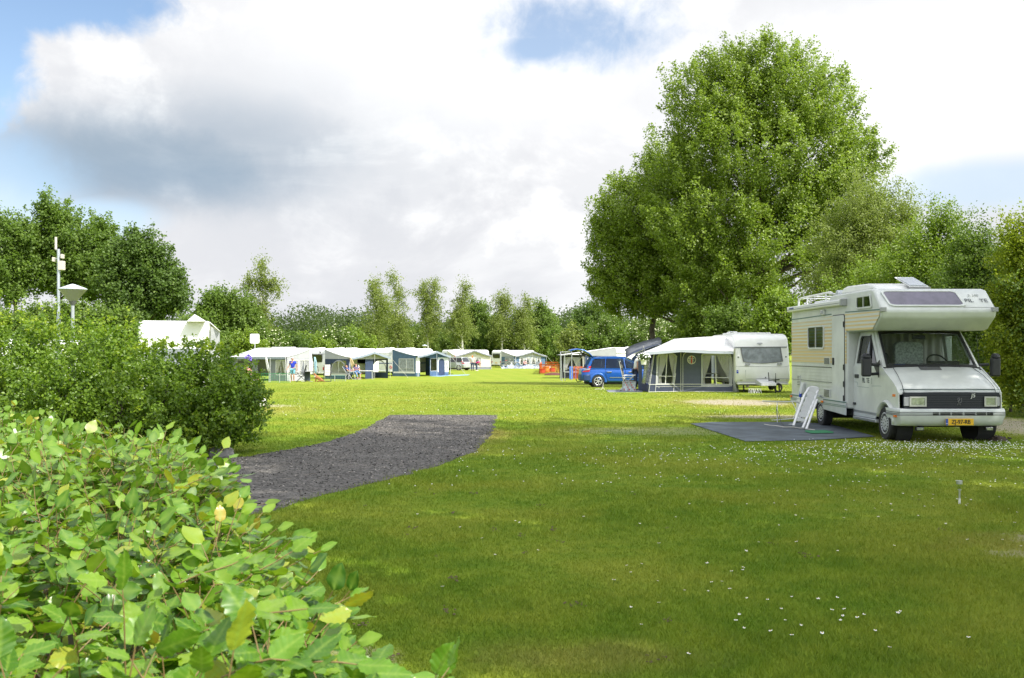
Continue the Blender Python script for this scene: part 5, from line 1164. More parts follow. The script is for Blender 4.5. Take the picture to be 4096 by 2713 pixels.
# caravan with the bicycle on its rear + navy awning
rz = R(-38); l = place(*[ZC(655, 0)[0], 85], 2.2, rz)
cB = caravan('white caravan carrying a bicycle on its rear, navy awning attached', l, rz, 2.2, 6.2, 2.46, vents=((.35, .12), (.5, .42), (.6, .62)), tail='square', win=True, plate=False, side_windows=((.6, 1.3, 1.3, 1.8), (3.6, 4.5, 1.2, 1.8)))
text('lettering', 'Dethleffs', .17, (.42, -.02, 2.16), (R(90), 0, 0), mat('faded_print', (.35, .36, .38), .5), cB)
b = B(); b.box(1.58, 1.72, -.015, -.005, 2.12, 2.2); b.box(1.58, 1.62, -.015, -.005, 2.05, 2.13); b.box(1.69, 1.72, -.015, -.005, 2.05, 2.13); b.box(1.57, 1.62, -.015, -.005, 2.18, 2.27); b.build('dog_badge', blk, cB)
awning('navy awning with large arched clear side window and pointed porch roof, first of the pair', l, rz, 2.2, 2.46, 2.7, 4.5, .02, 1.75, cloth_nv, cloth_nv, [(0, .06, 'cloth'), (.06, .42, 'open'), (.42, .62, 'cloth'), (.62, 1, 'open')], peak=(2.5, 2.1, .45), side='arch')
# caravan with blue stripe + blue awning with white porch
rz = R(-35); l = place(ZD(195, 0)[0], 95, 2.3, rz)
cD = caravan('white caravan with blue stripe and red oval tail light, blue awning attached', l, rz, 2.3, 6.0, 2.52, vents=((.4, .2), (.6, .6)), tail='oval', win=False, stripe=red_blue, plate=False)
b = B()
for x in (2.0, 2.2): b.beam((x, -.06, .6), (x, -.06, 2.2), .02)
for k in range(8): b.beam((2.0, -.06, .75+k*.19), (2.2, -.06, .75+k*.19), .018)
b.build('ladder', alu, cD)
awning('blue awning with white front porch, big mesh side window and arched dark doorway', l, rz, 2.3, 2.52, 2.75, 4.7, .02, 1.85, cloth_bl, cloth_bl, [(0, .12, 'white'), (.12, .42, 'open'), (.42, .66, 'wing'), (.66, .9, 'door'), (.9, 1, 'white')], peak=(2.4, 2.2, .42), side='rect', gable_m=cloth_bl)
sheet_from(np.array([GND(*ZD(*q))[:2] for q in [(1180, 890), (1560, 866), (2240, 852), (2180, 868), (1650, 885), (1450, 900)]]), 'groundsheet', mat('light_blue_sheet', (.25, .42, .62), .7), 'light blue groundsheet on the grass before the blue awning', 'groundsheet', z=.01)
b = B(); p1_ = S(*ZD(1600, 500), 92); p2_ = GND(*ZD(1700, 838)); b.tube([(0, 0, 0), tuple(p1_-p2_)], .03, 6); b.beam((-.25, 0, .03), (.35, 0, .03), .05); o = b.build('prop_pole', black_pl, smooth=True); o.location = p2_; tag(o, 'black leaning pole with flat foot next to the blue awning doorway', 'pole')
# cream awning behind the silver car
rz = R(-66); l = place(ZD(1640, 0)[0], 135, 2.3, rz)
caravan('white caravan mostly hidden behind the cream porch awning', l, rz, 2.3, 6.0, 2.5, vents=((.4, .3),), tail='square', plate=False)
awning('cream awning with dark pointed double-arch porch behind the silver car', l, rz, 2.3, 2.5, 2.8, 4.9, .02, 1.75, cloth_cr, cloth_g, [(0, .04, 'cloth'), (.04, .28, 'win'), (.28, .5, 'win'), (.5, .74, 'win'), (.74, 1, 'cloth')], peak=(2.5, 2.5, .72), side=None, gable_m=cloth_cr, trim=cloth_g)
# far caravan with dark rear window + grey awning
rz = R(-49); l = place(ZE(622, 0)[0], 150, 2.2, rz)
caravan('white caravan with dark rear window and yellow plate standing at the far hedge', l, rz, 2.2, 6.6, 2.5, vents=((.4, .3),), tail='square', plate=True)
awning('grey awning with wide pointed porch and white curtains at the far hedge', l, rz, 2.2, 2.5, 2.9, 5.9, .02, 1.7, cloth_bl, cloth_g, [(0, .14, 'cloth'), (.14, .34, 'win'), (.34, .52, 'win'), (.52, .70, 'win'), (.70, .86, 'win'), (.86, 1, 'cloth')], peak=(3.0, 2.9, .62), side='rect', gable_m=cloth_lg, trim=cloth_g)
# first tent, half behind the bush
rz = R(-118); l = place(ZL(975, 0)[0], 77.5, 2.3+2.7, rz, 5.6)
caravan('white caravan behind the pale striped awning, white panel antenna on top', l, rz, 2.3, 4.1, 2.48, vents=((.4, .3), (.6, .7)), tail='square', side_windows=((2.0, 2.8, 1.2, 1.8), (3.0, 3.8, 1.2, 1.8)))
awning('grey and white striped awning with open front nearest the bush', l, rz, 2.3, 2.48, 2.7, 5.6, 0, 1.78, cloth_g, cloth_g, [(0, .12, 'cloth'), (.12, .42, 'wing'), (.42, .50, 'cloth'), (.50, .70, 'open'), (.70, .80, 'cloth'), (.80, 1, 'win')], side=None, over=.15)
# its right-hand end wall with curtained windows (local y = 5.6)
def endwall(loc, rz, X0, X1, y, zc, k):
    a = thing('awning_wall', 'white curtained end wall of the striped awning, beside the bicycle caravan', 'awning wall', loc, rz); P = lambda u, z, d: Vector((u, y+.03-d, z)); n = k; w_ = (X1-X0)/n
    for i in range(n):
        u0 = X0+i*w_; b = B(); ring(b, [(u0, y+.03, 0), (u0+w_, y+.03, 0), (u0+w_, y+.03, zc), (u0, y+.03, zc)], [(u0+.1, y+.03, .4), (u0+w_-.1, y+.03, .4), (u0+w_-.1, y+.03, zc-.08), (u0+.1, y+.03, zc-.08)], (0, .01, 0)); b.build('wall_panel', cloth_lg, a)
        cloth_window(a, P, u0+.08, u0+w_-.08, .38, zc-.06, frame_m=cloth_w, fw=.04)
endwall(l, rz, 2.35, 5.0, 5.6, 1.62, 2)
an = thing('panel_antenna', 'square white panel antenna on a short mast above the striped awning', 'antenna', S(*ZL(470, 430), 80.5)); k_ = .2534/FS*80.5
b = B(); b.poly([(u, 0, v) for u, v in rrect(-.38, .34, .28, 1.02, .12)], (0, .08, 0)); b.build('panel', mat('bright_white', (.85, .85, .85), .5), an, bevel=.02); b = B(); b.tube([(0, .04, -.5), (0, .04, .3)], .03, 6); b.build('mast', alu, an)
# sheet-roofed unit behind the raised tailgate
l = SG(ZB(1290, 0)[0], 86)
cG = caravan('white caravan whose flat front shows above the blue car roof', (l.x, l.y, l.z), R(3), 2.6, 5.5, 2.55, win=False, vents=((.5, .2),), tail='square', plate=False)
a = thing('awning', 'white and grey awning with striped gable above the blue car', 'awning', (l.x, l.y, l.z), R(3), 'awnings pitched against the caravans')
k = FS/86*1.0
b = B(); rows = [[(-4.6*s-.0, y, 2.55-.62*s**1.1-.05*math.sin(math.pi*s)) for s in (0, .25, .5, .75, 1)] for y in (-.1, 1.5, 3.4)]; b.sheet(rows); b.build('roof', cloth_w, a, smooth=True, solid=.02)
b = B(); b.poly([(0, -.1, 2.50), (-2.6, -.1, 2.15), (-2.6, -.1, 1.88), (0, -.1, 1.82)], (0, .02, 0)); b.build('gable_panel', cloth_lg, a)
b = B(); b.poly([(0, -.08, 1.82), (-2.6, -.08, 1.88), (-2.6, -.08, 0), (0, -.08, 0)], (0, .02, 0)); b.build('end_wall', cloth_nv, a)
cloth_window(a, lambda u, z, d: Vector((u, -.09+d, z)), -2.4, -1.2, .6, 1.7, frame_m=cloth_lg, curtains=False)
b = B(); b.poly([(-2.6, .4, 0), (-4.6, .6, 0), (-4.6, .6, 1.85), (-2.6, .4, 2.0)], (0, .02, 0)); b.build('front_wall', mat('dark_mesh', (.03, .032, .04), .9), a)  # near-black sheet across the porch stands for its dark interior
cloth_window(a, lambda u, z, d: Vector((u, .38+d, z)), -4.3, -2.9, .5, 1.75, frame_m=cloth_lg, curtains=True)
b = B()
for x in (-2.6, -4.6): b.cyl((x, -.1, 0), (x, -.1, 2.0), .02, 6)
b.build('pole', alu, a)
# dark curved canopy and silver high roof
l = SG(2600, 61); a = thing('canopy', 'dark grey curved sun canopy stretched beside the awning with round emblem', 'canopy', (l.x, l.y, l.z))
def lp(x, y, D): return S(*ZB(x, y), D)-Vector((l.x, l.y, l.z))
crv = [(2290, 60), (2180, 95), (2050, 125), (1900, 170), (1740, 225), (1600, 290), (1500, 352)]
b = B(); b.sheet([[lp(x, y, 58.6) for x, y in crv], [lp(x, y, 58.6)+Vector((.1, .8, .22)) for x, y in crv], [lp(x, y, 58.6)+Vector((.2, 2.6, .34)) for x, y in crv]]); b.build('roof', mat('canopy_grey', (.11, .12, .14), .7), a, smooth=True, solid=.02)
b = B(); b.sheet([[lp(x, y+4, 58.55) for x, y in crv], [lp(x, y+22+(i*6), 58.5) for i, (x, y) in enumerate(crv)]]); b.build('valance', cloth_an, a, solid=.01)
b = B(); b.poly([lp(2290, 100, 58.8), lp(2180, 130, 58.8), lp(1960, 200, 58.8), lp(1760, 290, 58.8), lp(1640, 400, 58.8), lp(1640, 700, 58.8), lp(2290, 700, 58.8)], (0, .03, 0)); b.build('side_wall', cloth_nv, a)
cloth_window(a, lambda u, z, d: lp(u, z, 58.75+d), 1690, 1980, 600, 300, frame_m=cloth_lg, curtains=False, mull=False) if False else None
c = thing('caravan', 'silver-grey rounded caravan roof rising behind the dark curved canopy', 'caravan', (l.x, l.y+1.2, l.z), 0, 'white touring caravans')
b = B(); b.box(-.15, 2.1, 0, 5, .4, 2.28); b.build('body', mat('silver_paint', (.45, .47, .50), .35, metal=.3), c, bevel=.2, seg=4)
b = B(); b.box(.0, .85, .2, .9, 2.28, 2.42); b.build('roof_light', white_pl, c, bevel=.06, seg=3)
b = B(); b.box(.1, 1.95, -.01, .01, 1.2, 1.8); b.build('window', grey_g, c)

# ------------------------------------------------------------------ hero caravan (front view) and its awning
l = SG(2941, 43.9); hc = thing('caravan', 'white caravan showing its front with wide silver window and drawbar cover', 'caravan', (l.x, l.y, 0), 0, 'white touring caravans'); zk = 43.9
def hp(x, y, d=0): v = S(*ZG(x, y), zk); return Vector((v.x-l.x, v.y-l.y+d, v.z))
prf = [(.30, .36), (.10, .40), (.02, .52), (.0, .80), (.02, 1.05), (.12, 1.30), (.22, 1.80), (.30, 2.05), (.42, 2.30), (.62, 2.42), (.9, 2.47), (5.2, 2.47), (5.5, 2.3), (5.6, .8), (5.5, .36)]
b = B(); b.poly([(0, y, z) for y, z in prf], (2.32, 0, 0)); b.build('body', white_gel, hc, bevel=.13, seg=4)
def surf(z): return float(np.interp(z, [.40, .52, .80, 1.05, 1.30, 1.80, 2.05, 2.30], [.10, .02, 0, .02, .12, .22, .30, .42]))
def hs(x, y, o=.012): v = hp(x, y); return Vector((v.x, surf(v.z)-o, v.z))
wo = [hs(*q) for q in [(478, 392), (700, 388), (1000, 386), (1390, 388), (1408, 560), (1428, 705), (1200, 735), (950, 750), (700, 738), (530, 715), (500, 560)]]
wc = sum(wo, Vector())/len(wo); wi = [p_.lerp(wc, .055)+Vector((0, .002, 0)) for p_ in wo]
b = B(); ring(b, wo, wi, (0, -.025, 0)); w_ = b.build('window', mat('window_rubber_grey', (.14, .145, .15), .5), hc, smooth=True); b = B(); b.poly(wi, (0, -.008, 0)); b.build('pane', grey_g, w_)
b = B(); b.poly([hs(342, 380), hs(1530, 372), hs(1530, 396), hs(342, 404)], (0, -.012, 0)); b.build('awning_rail', mat('rail_grey', (.20, .21, .22), .5), hc)
b = B(); b.tube([hs(575, 900), hs(575, 1100), hs(1560, 1090)], .008, 4); b.tube([hs(360, 815), hs(1440, 828), hs(1560, 805)], .006, 4); b.build('locker_seam', mat('seam_grey', (.3, .31, .32), .4), hc)
for (x0, x1, y0, y1) in ((560, 680, 752, 797), (1280, 1392, 742, 785)):
    b = B(); ring(b, [hs(x0, y1), hs(x1-15, y1), hs(x1, y0), hs(x0+15, y0)], [hs(x0+22, y1-8), hs(x1-30, y1-8), hs(x1-22, y0+8), hs(x0+28, y0+8)], (0, -.04, 0)); b.build('grab_handle', mat('handle_grey', (.33, .34, .35), .5), hc)
for (x, y, rr_) in ((425, 612, .035), (1497, 603, .035), (1020, 1068, .03)):
    b = B(); c_ = hs(x, y); b.lathe([(rr_, 0), (rr_*.8, .03), (0, .035)], c_, (0, -1, 0), 14); b.build('marker_lamp', clear_l, hc, smooth=True)
for (x0, x1, y0, y1) in ((443, 505, 1115, 1148), (1473, 1555, 1100, 1132)):
    b = B(); b.poly([hs(x0, y1), hs(x1, y1), hs(x1, y0), hs(x0, y0)], (0, -.015, 0)); b.build('reflector', mat('lens_cream', (.6, .58, .48), .3), hc)
b = B(); b.poly([hs(x, y) for x, y in [(852, 300), (890, 283), (960, 283), (998, 298), (960, 318), (890, 320)]], (0, -.01, 0)); b.poly([hs(905, 325), hs(950, 325), hs(928, 350)], (0, -.01, 0)); b.build('badge', mat('badge_grey', (.42, .43, .45), .4), hc)
b = B(); b.poly([hs(368, 972), hs(415, 972), hs(408, 905), hs(372, 900)], (0, -.008, 0)); b.build('sticker', blue_m, hc)
b = B(); b.poly([hs(385, 935), hs(400, 935), hs(400, 925), hs(385, 925)], (0, -.011, 0)); b.build('sticker_mark', white_pl, hc)
b = B(); b.box(.08, 2.24, .0, .3, .33, .40); b.build('lower_lip', white_gel, hc, bevel=.02)
dx0, dx1 = hp(805, 0).x, hp(1140, 0).x; b = B(); b.poly([(0, y, z) for y, z in ((-.95, .30), (-.9, .42), (-.3, .50), (.05, .56), (.05, .32))], (dx1-dx0, 0, 0)); o = b.build('drawbar_cover', mat('cover_grey', (.55, .56, .55), .5), hc, bevel=.02); o.location = (dx0, 0, 0)
b = B(); jx = hp(1165, 0).x; b.cyl((jx, -.6, .0), (jx, -.6, .55), .03, 8); b.beam((jx-.3, -.62, .52), (jx+.15, -.62, .55), .05, .04); b.beam((jx-.28, -.62, .52), (jx-.30, -.6, .85), .03); b.cyl((jx+.0, -.6, .5), (jx, -.6, .82), .012, 6); b.torus((jx+.12, -.55, .22), (.2, -1, 0), .16, .035, 18, 6); b.build('jockey_wheel', black_pl, hc, smooth=True)
b = B(); b.box(.25, 2.1, .6, 5.2, .28, .40); b.build('chassis', under_m, hc); wheel(hc, (.14, 2.7, .31), .31, .17, -1, 'alloy'); wheel(hc, (2.18, 2.7, .31), .31, .17, 1, 'alloy')
for x in (.45, 1.95): b = B(); b.beam((x, .55, .42), (x, .35, 0), .05, .04); b.build('steady', dark_pl, hc)
b = B(); b.box(.1, 1.75, 1.0, 3.2, 2.46, 2.53); b.build('roof_hatch', white_pl, hc, bevel=.03)
b = B()
for y in (.9, 1.3): b.tube([(-.9+.8, y, 2.50), (-.0, y, 2.56), (.25, y, 2.56), (.3, y, 2.50)], .014, 5)
b.build('roof_rail', alu, hc, smooth=True)
# bundle of white legs and crate under the drawbar
lg = thing('folded_stand', 'row of short white folding legs standing in front of the caravan drawbar', 'folding stand', S(*ZG(790, 1415), 42.8)*1)
lg.location.z = 0
b = B(); k2 = .17857/FS*42.8
for (xa, xb_) in ((655, 650), (660, 715), (720, 690), (745, 770), (745, 740), (790, 775), (790, 820), (845, 830), (848, 880), (885, 870), (890, 935), (920, 925)):
    b.beam(((xb_-790)*k2, 0, .01), ((xa-790)*k2, .05, .19), .012)
b.build('leg', white_pl, lg); b = B(); b.beam((-.27, .05, .19), (.26, .05, .19), .01); b.build('rail', white_pl, lg)

l = SG(2723, 44.5); aw = thing('awning', 'anthracite awning with round globe emblem, white roof and draped curtains', 'awning', (l.x, l.y, 0), 0, 'awnings pitched against the caravans')
def Dw(x): return float(np.interp(x, [270, 480, 1150, 2235, 2340], [46.6, 44.0, 44.6, 44.35, 44.3]))
def wp(x, y, d=0): v = S(*ZA(x, y), Dw(x)+d); return Vector((v.x-l.x, v.y-l.y, v.z))
def zof(zz, x, d=0): v = wp(x, 0, d); return Vector((v.x, v.y, zz))
def zy(x, z): return (HYS+(CAMZ-z)*FS/Dw(x)-1320)/.19426   # zoom y of a height on the wall
def quadwall(x0, x1, ya, yb, m, nm='wall_panel', n=4, th=.012, par=aw):
    b = B(); xs_2 = np.linspace(x0, x1, n+1); b.sheet([[wp(x, (yb(x) if callable(yb) else yb)) for x in xs_2], [wp(x, (ya(x) if callable(ya) else ya)) for x in xs_2]]); return b.build(nm, m, par, solid=th)
base = lambda x: zy(x, .01); eave = lambda x: float(np.interp(x, [270, 480, 1150, 2235], [452, 462, 440, 500])); mud = lambda x: zy(x, .32)
# panels (with holes for the windows)
quadwall(1150, 1190, eave, mud, cloth_an); quadwall(1190, 1548, eave, mud, mat('anthracite_lit_panel', (.092, .105, .160), .85, var=.06))  # lighter copy of the same canvas: sunlight put into the colour
def holed(x0, x1, hx0, hx1, hy0, hy1, m, fr_m=None, rx=60):
    b = B(); O = [(x0, mud(x0)), (x1, mud(x1)), (x1, eave(x1)), (x0, eave(x0))]; I = [(hx0, hy1), (hx1, hy1), (hx1, hy0), (hx0, hy0)]
    ring(b, [wp(*q) for q in O], [wp(*q) for q in I], (0, -.008, 0)); b.build('wall_panel', m, aw)
holed(1548, 2235, 1600, 2180, 520, 1120, cloth_an); holed(610, 1150, 690, 1040, 500, 1110, cloth_an)
def drape(par, x0t, x1t, x0b, x1b, yt, ym, yb, x0e=None, x1e=None, d=.06):
    rows = []
    for i in range(10):
        f = i/9; y = yt+(yb-yt)*f; fm = (ym-yt)/(yb-yt); g = min(1, f/fm)**1.3
        a = x0t+(x0b-x0t)*g; c_ = x1t+(x1b-x1t)*g
        if f > fm: h = (f-fm)/(1-fm); a += ((x0e if x0e is not None else x0b)-x0b)*h; c_ += ((x1e if x1e is not None else x1b)-x1b)*h
        rows.append([wp(a+(c_-a)*j/30, y, d+.03*math.sin(j/30*6.283*6)) for j in range(31)])
    b = B(); b.sheet(rows); b.build('curtain', curtain_m, par, smooth=True, angle=180)
def hwin(x0, x1, y0, y1, mx, my, arch=False, fw=45):
    if arch:
        top = [(x0+(x1-x0)*t_, y0+85*(abs(2*t_-1))**3) for t_ in np.linspace(0, 1, 9)]; O = [(x0-18, y1), (x1-60, y1)]+[(x, y) for x, y in top[::-1]]
    else: O = [(x0, y1), (x1, y1), (x1, y0+30), (x1-30, y0), (x0+30, y0), (x0, y0+30)]
    cx_, cy_ = (x0+x1)/2, (y0+y1)/2; I = [(cx_+(x-cx_)*(1-2*fw/(x1-x0)), cy_+(y-cy_)*(1-2*fw*.8/(y1-y0))) for x, y in O]
    b = B(); ring(b, [wp(*q) for q in O], [wp(*q) for q in I], (0, -.014, 0)); w_ = b.build('window', cloth_lg, aw); b = B(); b.poly([wp(*q) for q in I], (0, -.004, 0)); b.build('pane', film, w_)
    b = B(); b.beam(wp(mx[0], y0+fw, -.01), wp(mx[1], y1-fw*.5, -.01), .03, .02); b.beam(wp(x0+fw, my, -.01), wp(x1-fw, my+8, -.01), .03, .02); b.build('glazing_bar', white_pl, w_); return w_
w1_ = hwin(1565, 2190, 490, 1165, (1862, 1878), 975); drape(w1_, 1600, 1775, 1590, 1640, 505, 1000, 1140, 1560, 1650); drape(w1_, 1890, 2150, 2125, 2195, 510, 990, 1160, 2150, 2215)
w2_ = hwin(650, 1075, 458, 1135, (868, 832), 950, arch=True); drape(w2_, 715, 885, 690, 745, 480, 950, 1120, 690, 755); drape(w2_, 898, 1050, 985, 1020, 480, 960, 1120, 950, 1000)
# mud wall, seams
for (x0, x1) in ((350, 490), (490, 640), (640, 1010), (1010, 1150), (1150, 1195), (1195, 1560), (1560, 2235)): quadwall(x0, x1, mud, base, cloth_an if x1 < 1150 else MATS['anthracite_lit_panel'], 'mud_wall', n=2)
b = B()
b.tube([wp(x, mud(x)-2, -.012) for x in (490, 640, 850, 1150, 1550, 2235)], .013, 5); b.tube([wp(x, mud(x)+44, -.012) for x in (640, 1150)], .008, 5); b.tube([wp(x, mud(x)+44, -.012) for x in (1200, 2150)], .008, 5)
for pts_ in ([(1150, 455), (1150, 1285)], [(1192, 1285), (1192, 560), (1215, 500), (1260, 462)], [(610, 460), (560, 800), (487, 1285)], [(700, 1200-0), (700, 1180)], [(625, 1285), (645, 1000), (690, 520)], [(995, 1285), (1045, 890)], [(2200, 560), (2232, 1285)], [(2165, 545), (2185, 600), (2195, 1160)]):
    b.tube([wp(x, y, -.014) for x, y in pts_], .011, 5)
b.tube([wp(x, base(x)-2, -.012) for x in (490, 800, 1150, 1600, 2230)], .012, 5)
b.build('piping', mat('white_piping', (.70, .70, .68), .7), aw, smooth=True)
quadwall(480, 560, eave, mud, cloth_an, n=2) if False else None
b = B(); b.poly([wp(490, 1130), wp(640, 1130), wp(690, 500), wp(612, 500)], (0, .01, 0)); b.build('wall_panel', cloth_an, aw)
# end wall with clear panels at the far left, open porch side
for (xa, xb_, xc, xd) in ((350, 412, 445, 505), (425, 490, 520, 600)):
    b = B(); b.poly([wp(xa, 1090), wp(xb_, 1110), wp(xd, 470), wp(xc, 470)], (0, .008, 0)); w_ = b.build('window', film, aw)
    b = B(); b.tube([wp(xa, 1090), wp(xb_, 1110), wp(xd, 470), wp(xc, 470), wp(xa, 1090)], .012, 5); b.build('edge_strip', cloth_lg, w_)
quadwall(275, 350, lambda x: 470, base, cloth_nv, n=2)
# storm flap beside the caravan
b = B(); rows = [[S(*ZA(x, y), 44.2+d)-l for x, y, d in rw] for rw in [[(2235, 470, 0), (2262, 440, .1), (2285, 420, .5)], [(2228, 800, 0), (2262, 800, -.05), (2300, 800, .3)], [(2225, 1130, 0), (2270, 1150, -.15), (2325, 1130, .1)], [(2222, 1285, 0), (2300, 1285, -.25), (2350, 1280, 0)]]]
b.sheet([[(v.x, v.y, max(v.z, .0)) for v in rw] for rw in rows]); b.build('storm_flap', cloth_lg, aw, smooth=True, solid=.01)
# roof
def rp_(x, y, D_): v = S(*ZA(x, y), D_); return Vector((v.x-l.x, v.y-l.y, v.z))
eL, eM, eR = rp_(392, 462, 43.5), rp_(1150, 402, 43.7), rp_(2232, 442, 43.7); rL, rM, rR = rp_(1010, 188, 46.2), rp_(1600, 150, 46.1), rp_(2300, 120, 46.0)
bL, bM, bR = Vector((6.1-l.x, 48.6-l.y, eL.z)), Vector((eM.x, 48.6-l.y, eM.z)), Vector((eR.x, 48.6-l.y, eR.z))
def bez(a, c_, n, sag): return [a.lerp(c_, i/n)-Vector((0, 0, sag*math.sin(math.pi*i/n))) for i in range(n+1)]
b = B(); cols = [(eL, rL), (eL.lerp(eM, .55), rL.lerp(rM, .25)), (eM, rM), (eM.lerp(eR, .5), rM.lerp(rR, .5)), (eR, rR)]
b.sheet([bez(a, c_, 8, .09 if 0 < i < 4 else .03) for i, (a, c_) in enumerate(cols)]); cols2 = [(bL, rL), (bL.lerp(bM, .55), rL.lerp(rM, .25)), (bM, rM), (bM.lerp(bR, .5), rM.lerp(rR, .5)), (bR, rR)]
b.sheet([bez(a, c_, 8, .06)[::-1] for a, c_ in cols2]); b.sheet([bez(eL, rL, 6, .03), bez(bL, rL, 6, .03)]); b.build('roof', cloth_w, aw, smooth=True, solid=.015, angle=40)
b = B(); rows = [[eL+Vector((0, -.02, 0)), eL.lerp(eM, .5)+Vector((0, -.02, -.01)), eM+Vector((0, -.02, 0)), eM.lerp(eR, .5)+Vector((0, -.02, -.02)), eR+Vector((0, -.02, 0))]]; rows.append([p_-Vector((0, 0, .11)) for p_ in rows[0]]); b.sheet(rows)
b.sheet([[eL, bL], [eL-Vector((0, 0, .1)), bL-Vector((0, 0, .1))]]); b.build('valance', mat('valance_pale', (.40, .44, .50), .7), aw, solid=.012)
b = B(); b.poly([(bL.x, 48.5-l.y, 0), (bR.x, 48.5-l.y, 0), (bR.x, 48.5-l.y, 1.8), (bL.x, 48.5-l.y, 1.75)], (0, .02, 0)); b.build('back_wall', cloth_an, aw)
# globe emblem
ec = wp(1372, 617, -.012); er = 82*.19426/FS*44.5; pr_w = mat('emblem_white', (.70, .70, .70), .6); b = B(); b.torus(ec, (0, 1, 0), er, .018, 32, 5)
def chord(v): return math.sqrt(max(0, er*er-v*v))
for k in (-.55, -.1, .35, .72): c_ = chord(k*er); b.beam(ec+Vector((-c_, 0, k*er)), ec+Vector((c_, 0, k*er)), .006, .022)
for k in (-.62, -.22, .22, .62): c_ = chord(k*er); b.beam(ec+Vector((k*er, 0, -c_)), ec+Vector((k*er, 0, c_)), .022, .006)
em = b.build('emblem', pr_w, aw); b = B(); b.box(ec.x-.03, ec.x+.03, ec.y-.004, ec.y+.004, ec.z-er*.9, ec.z+er*.9); b.build('emblem_band', mat('emblem_red', (.45, .03, .03), .6), em)
text('lettering', 'Isabella', .075, ec+Vector((0, -.014, .05)), (R(90), 0, 0), pr_w, em, shear=.3)
# inside: table, storage
b = B(); b.box(1.0, 2.1, 2.4, 3.0, .7, .74); b.box(1.1, 1.14, 2.5, 2.9, 0, .7); b.box(1.96, 2.0, 2.5, 2.9, 0, .7); o = b.build('camping_table', alu); o.location = (l.x, l.y, 0); tag(o, 'light camping table standing inside the anthracite awning behind its window', 'table')
b = B(); b.box(0, .5, 0, .4, 0, .9); o = b.build('storage_box', blue_m, bevel=.08); o.location = (SX(2590, 46.5), 46.6, 0); tag(o, 'bright blue bag seen through the clear end panel of the anthracite awning', 'bag')
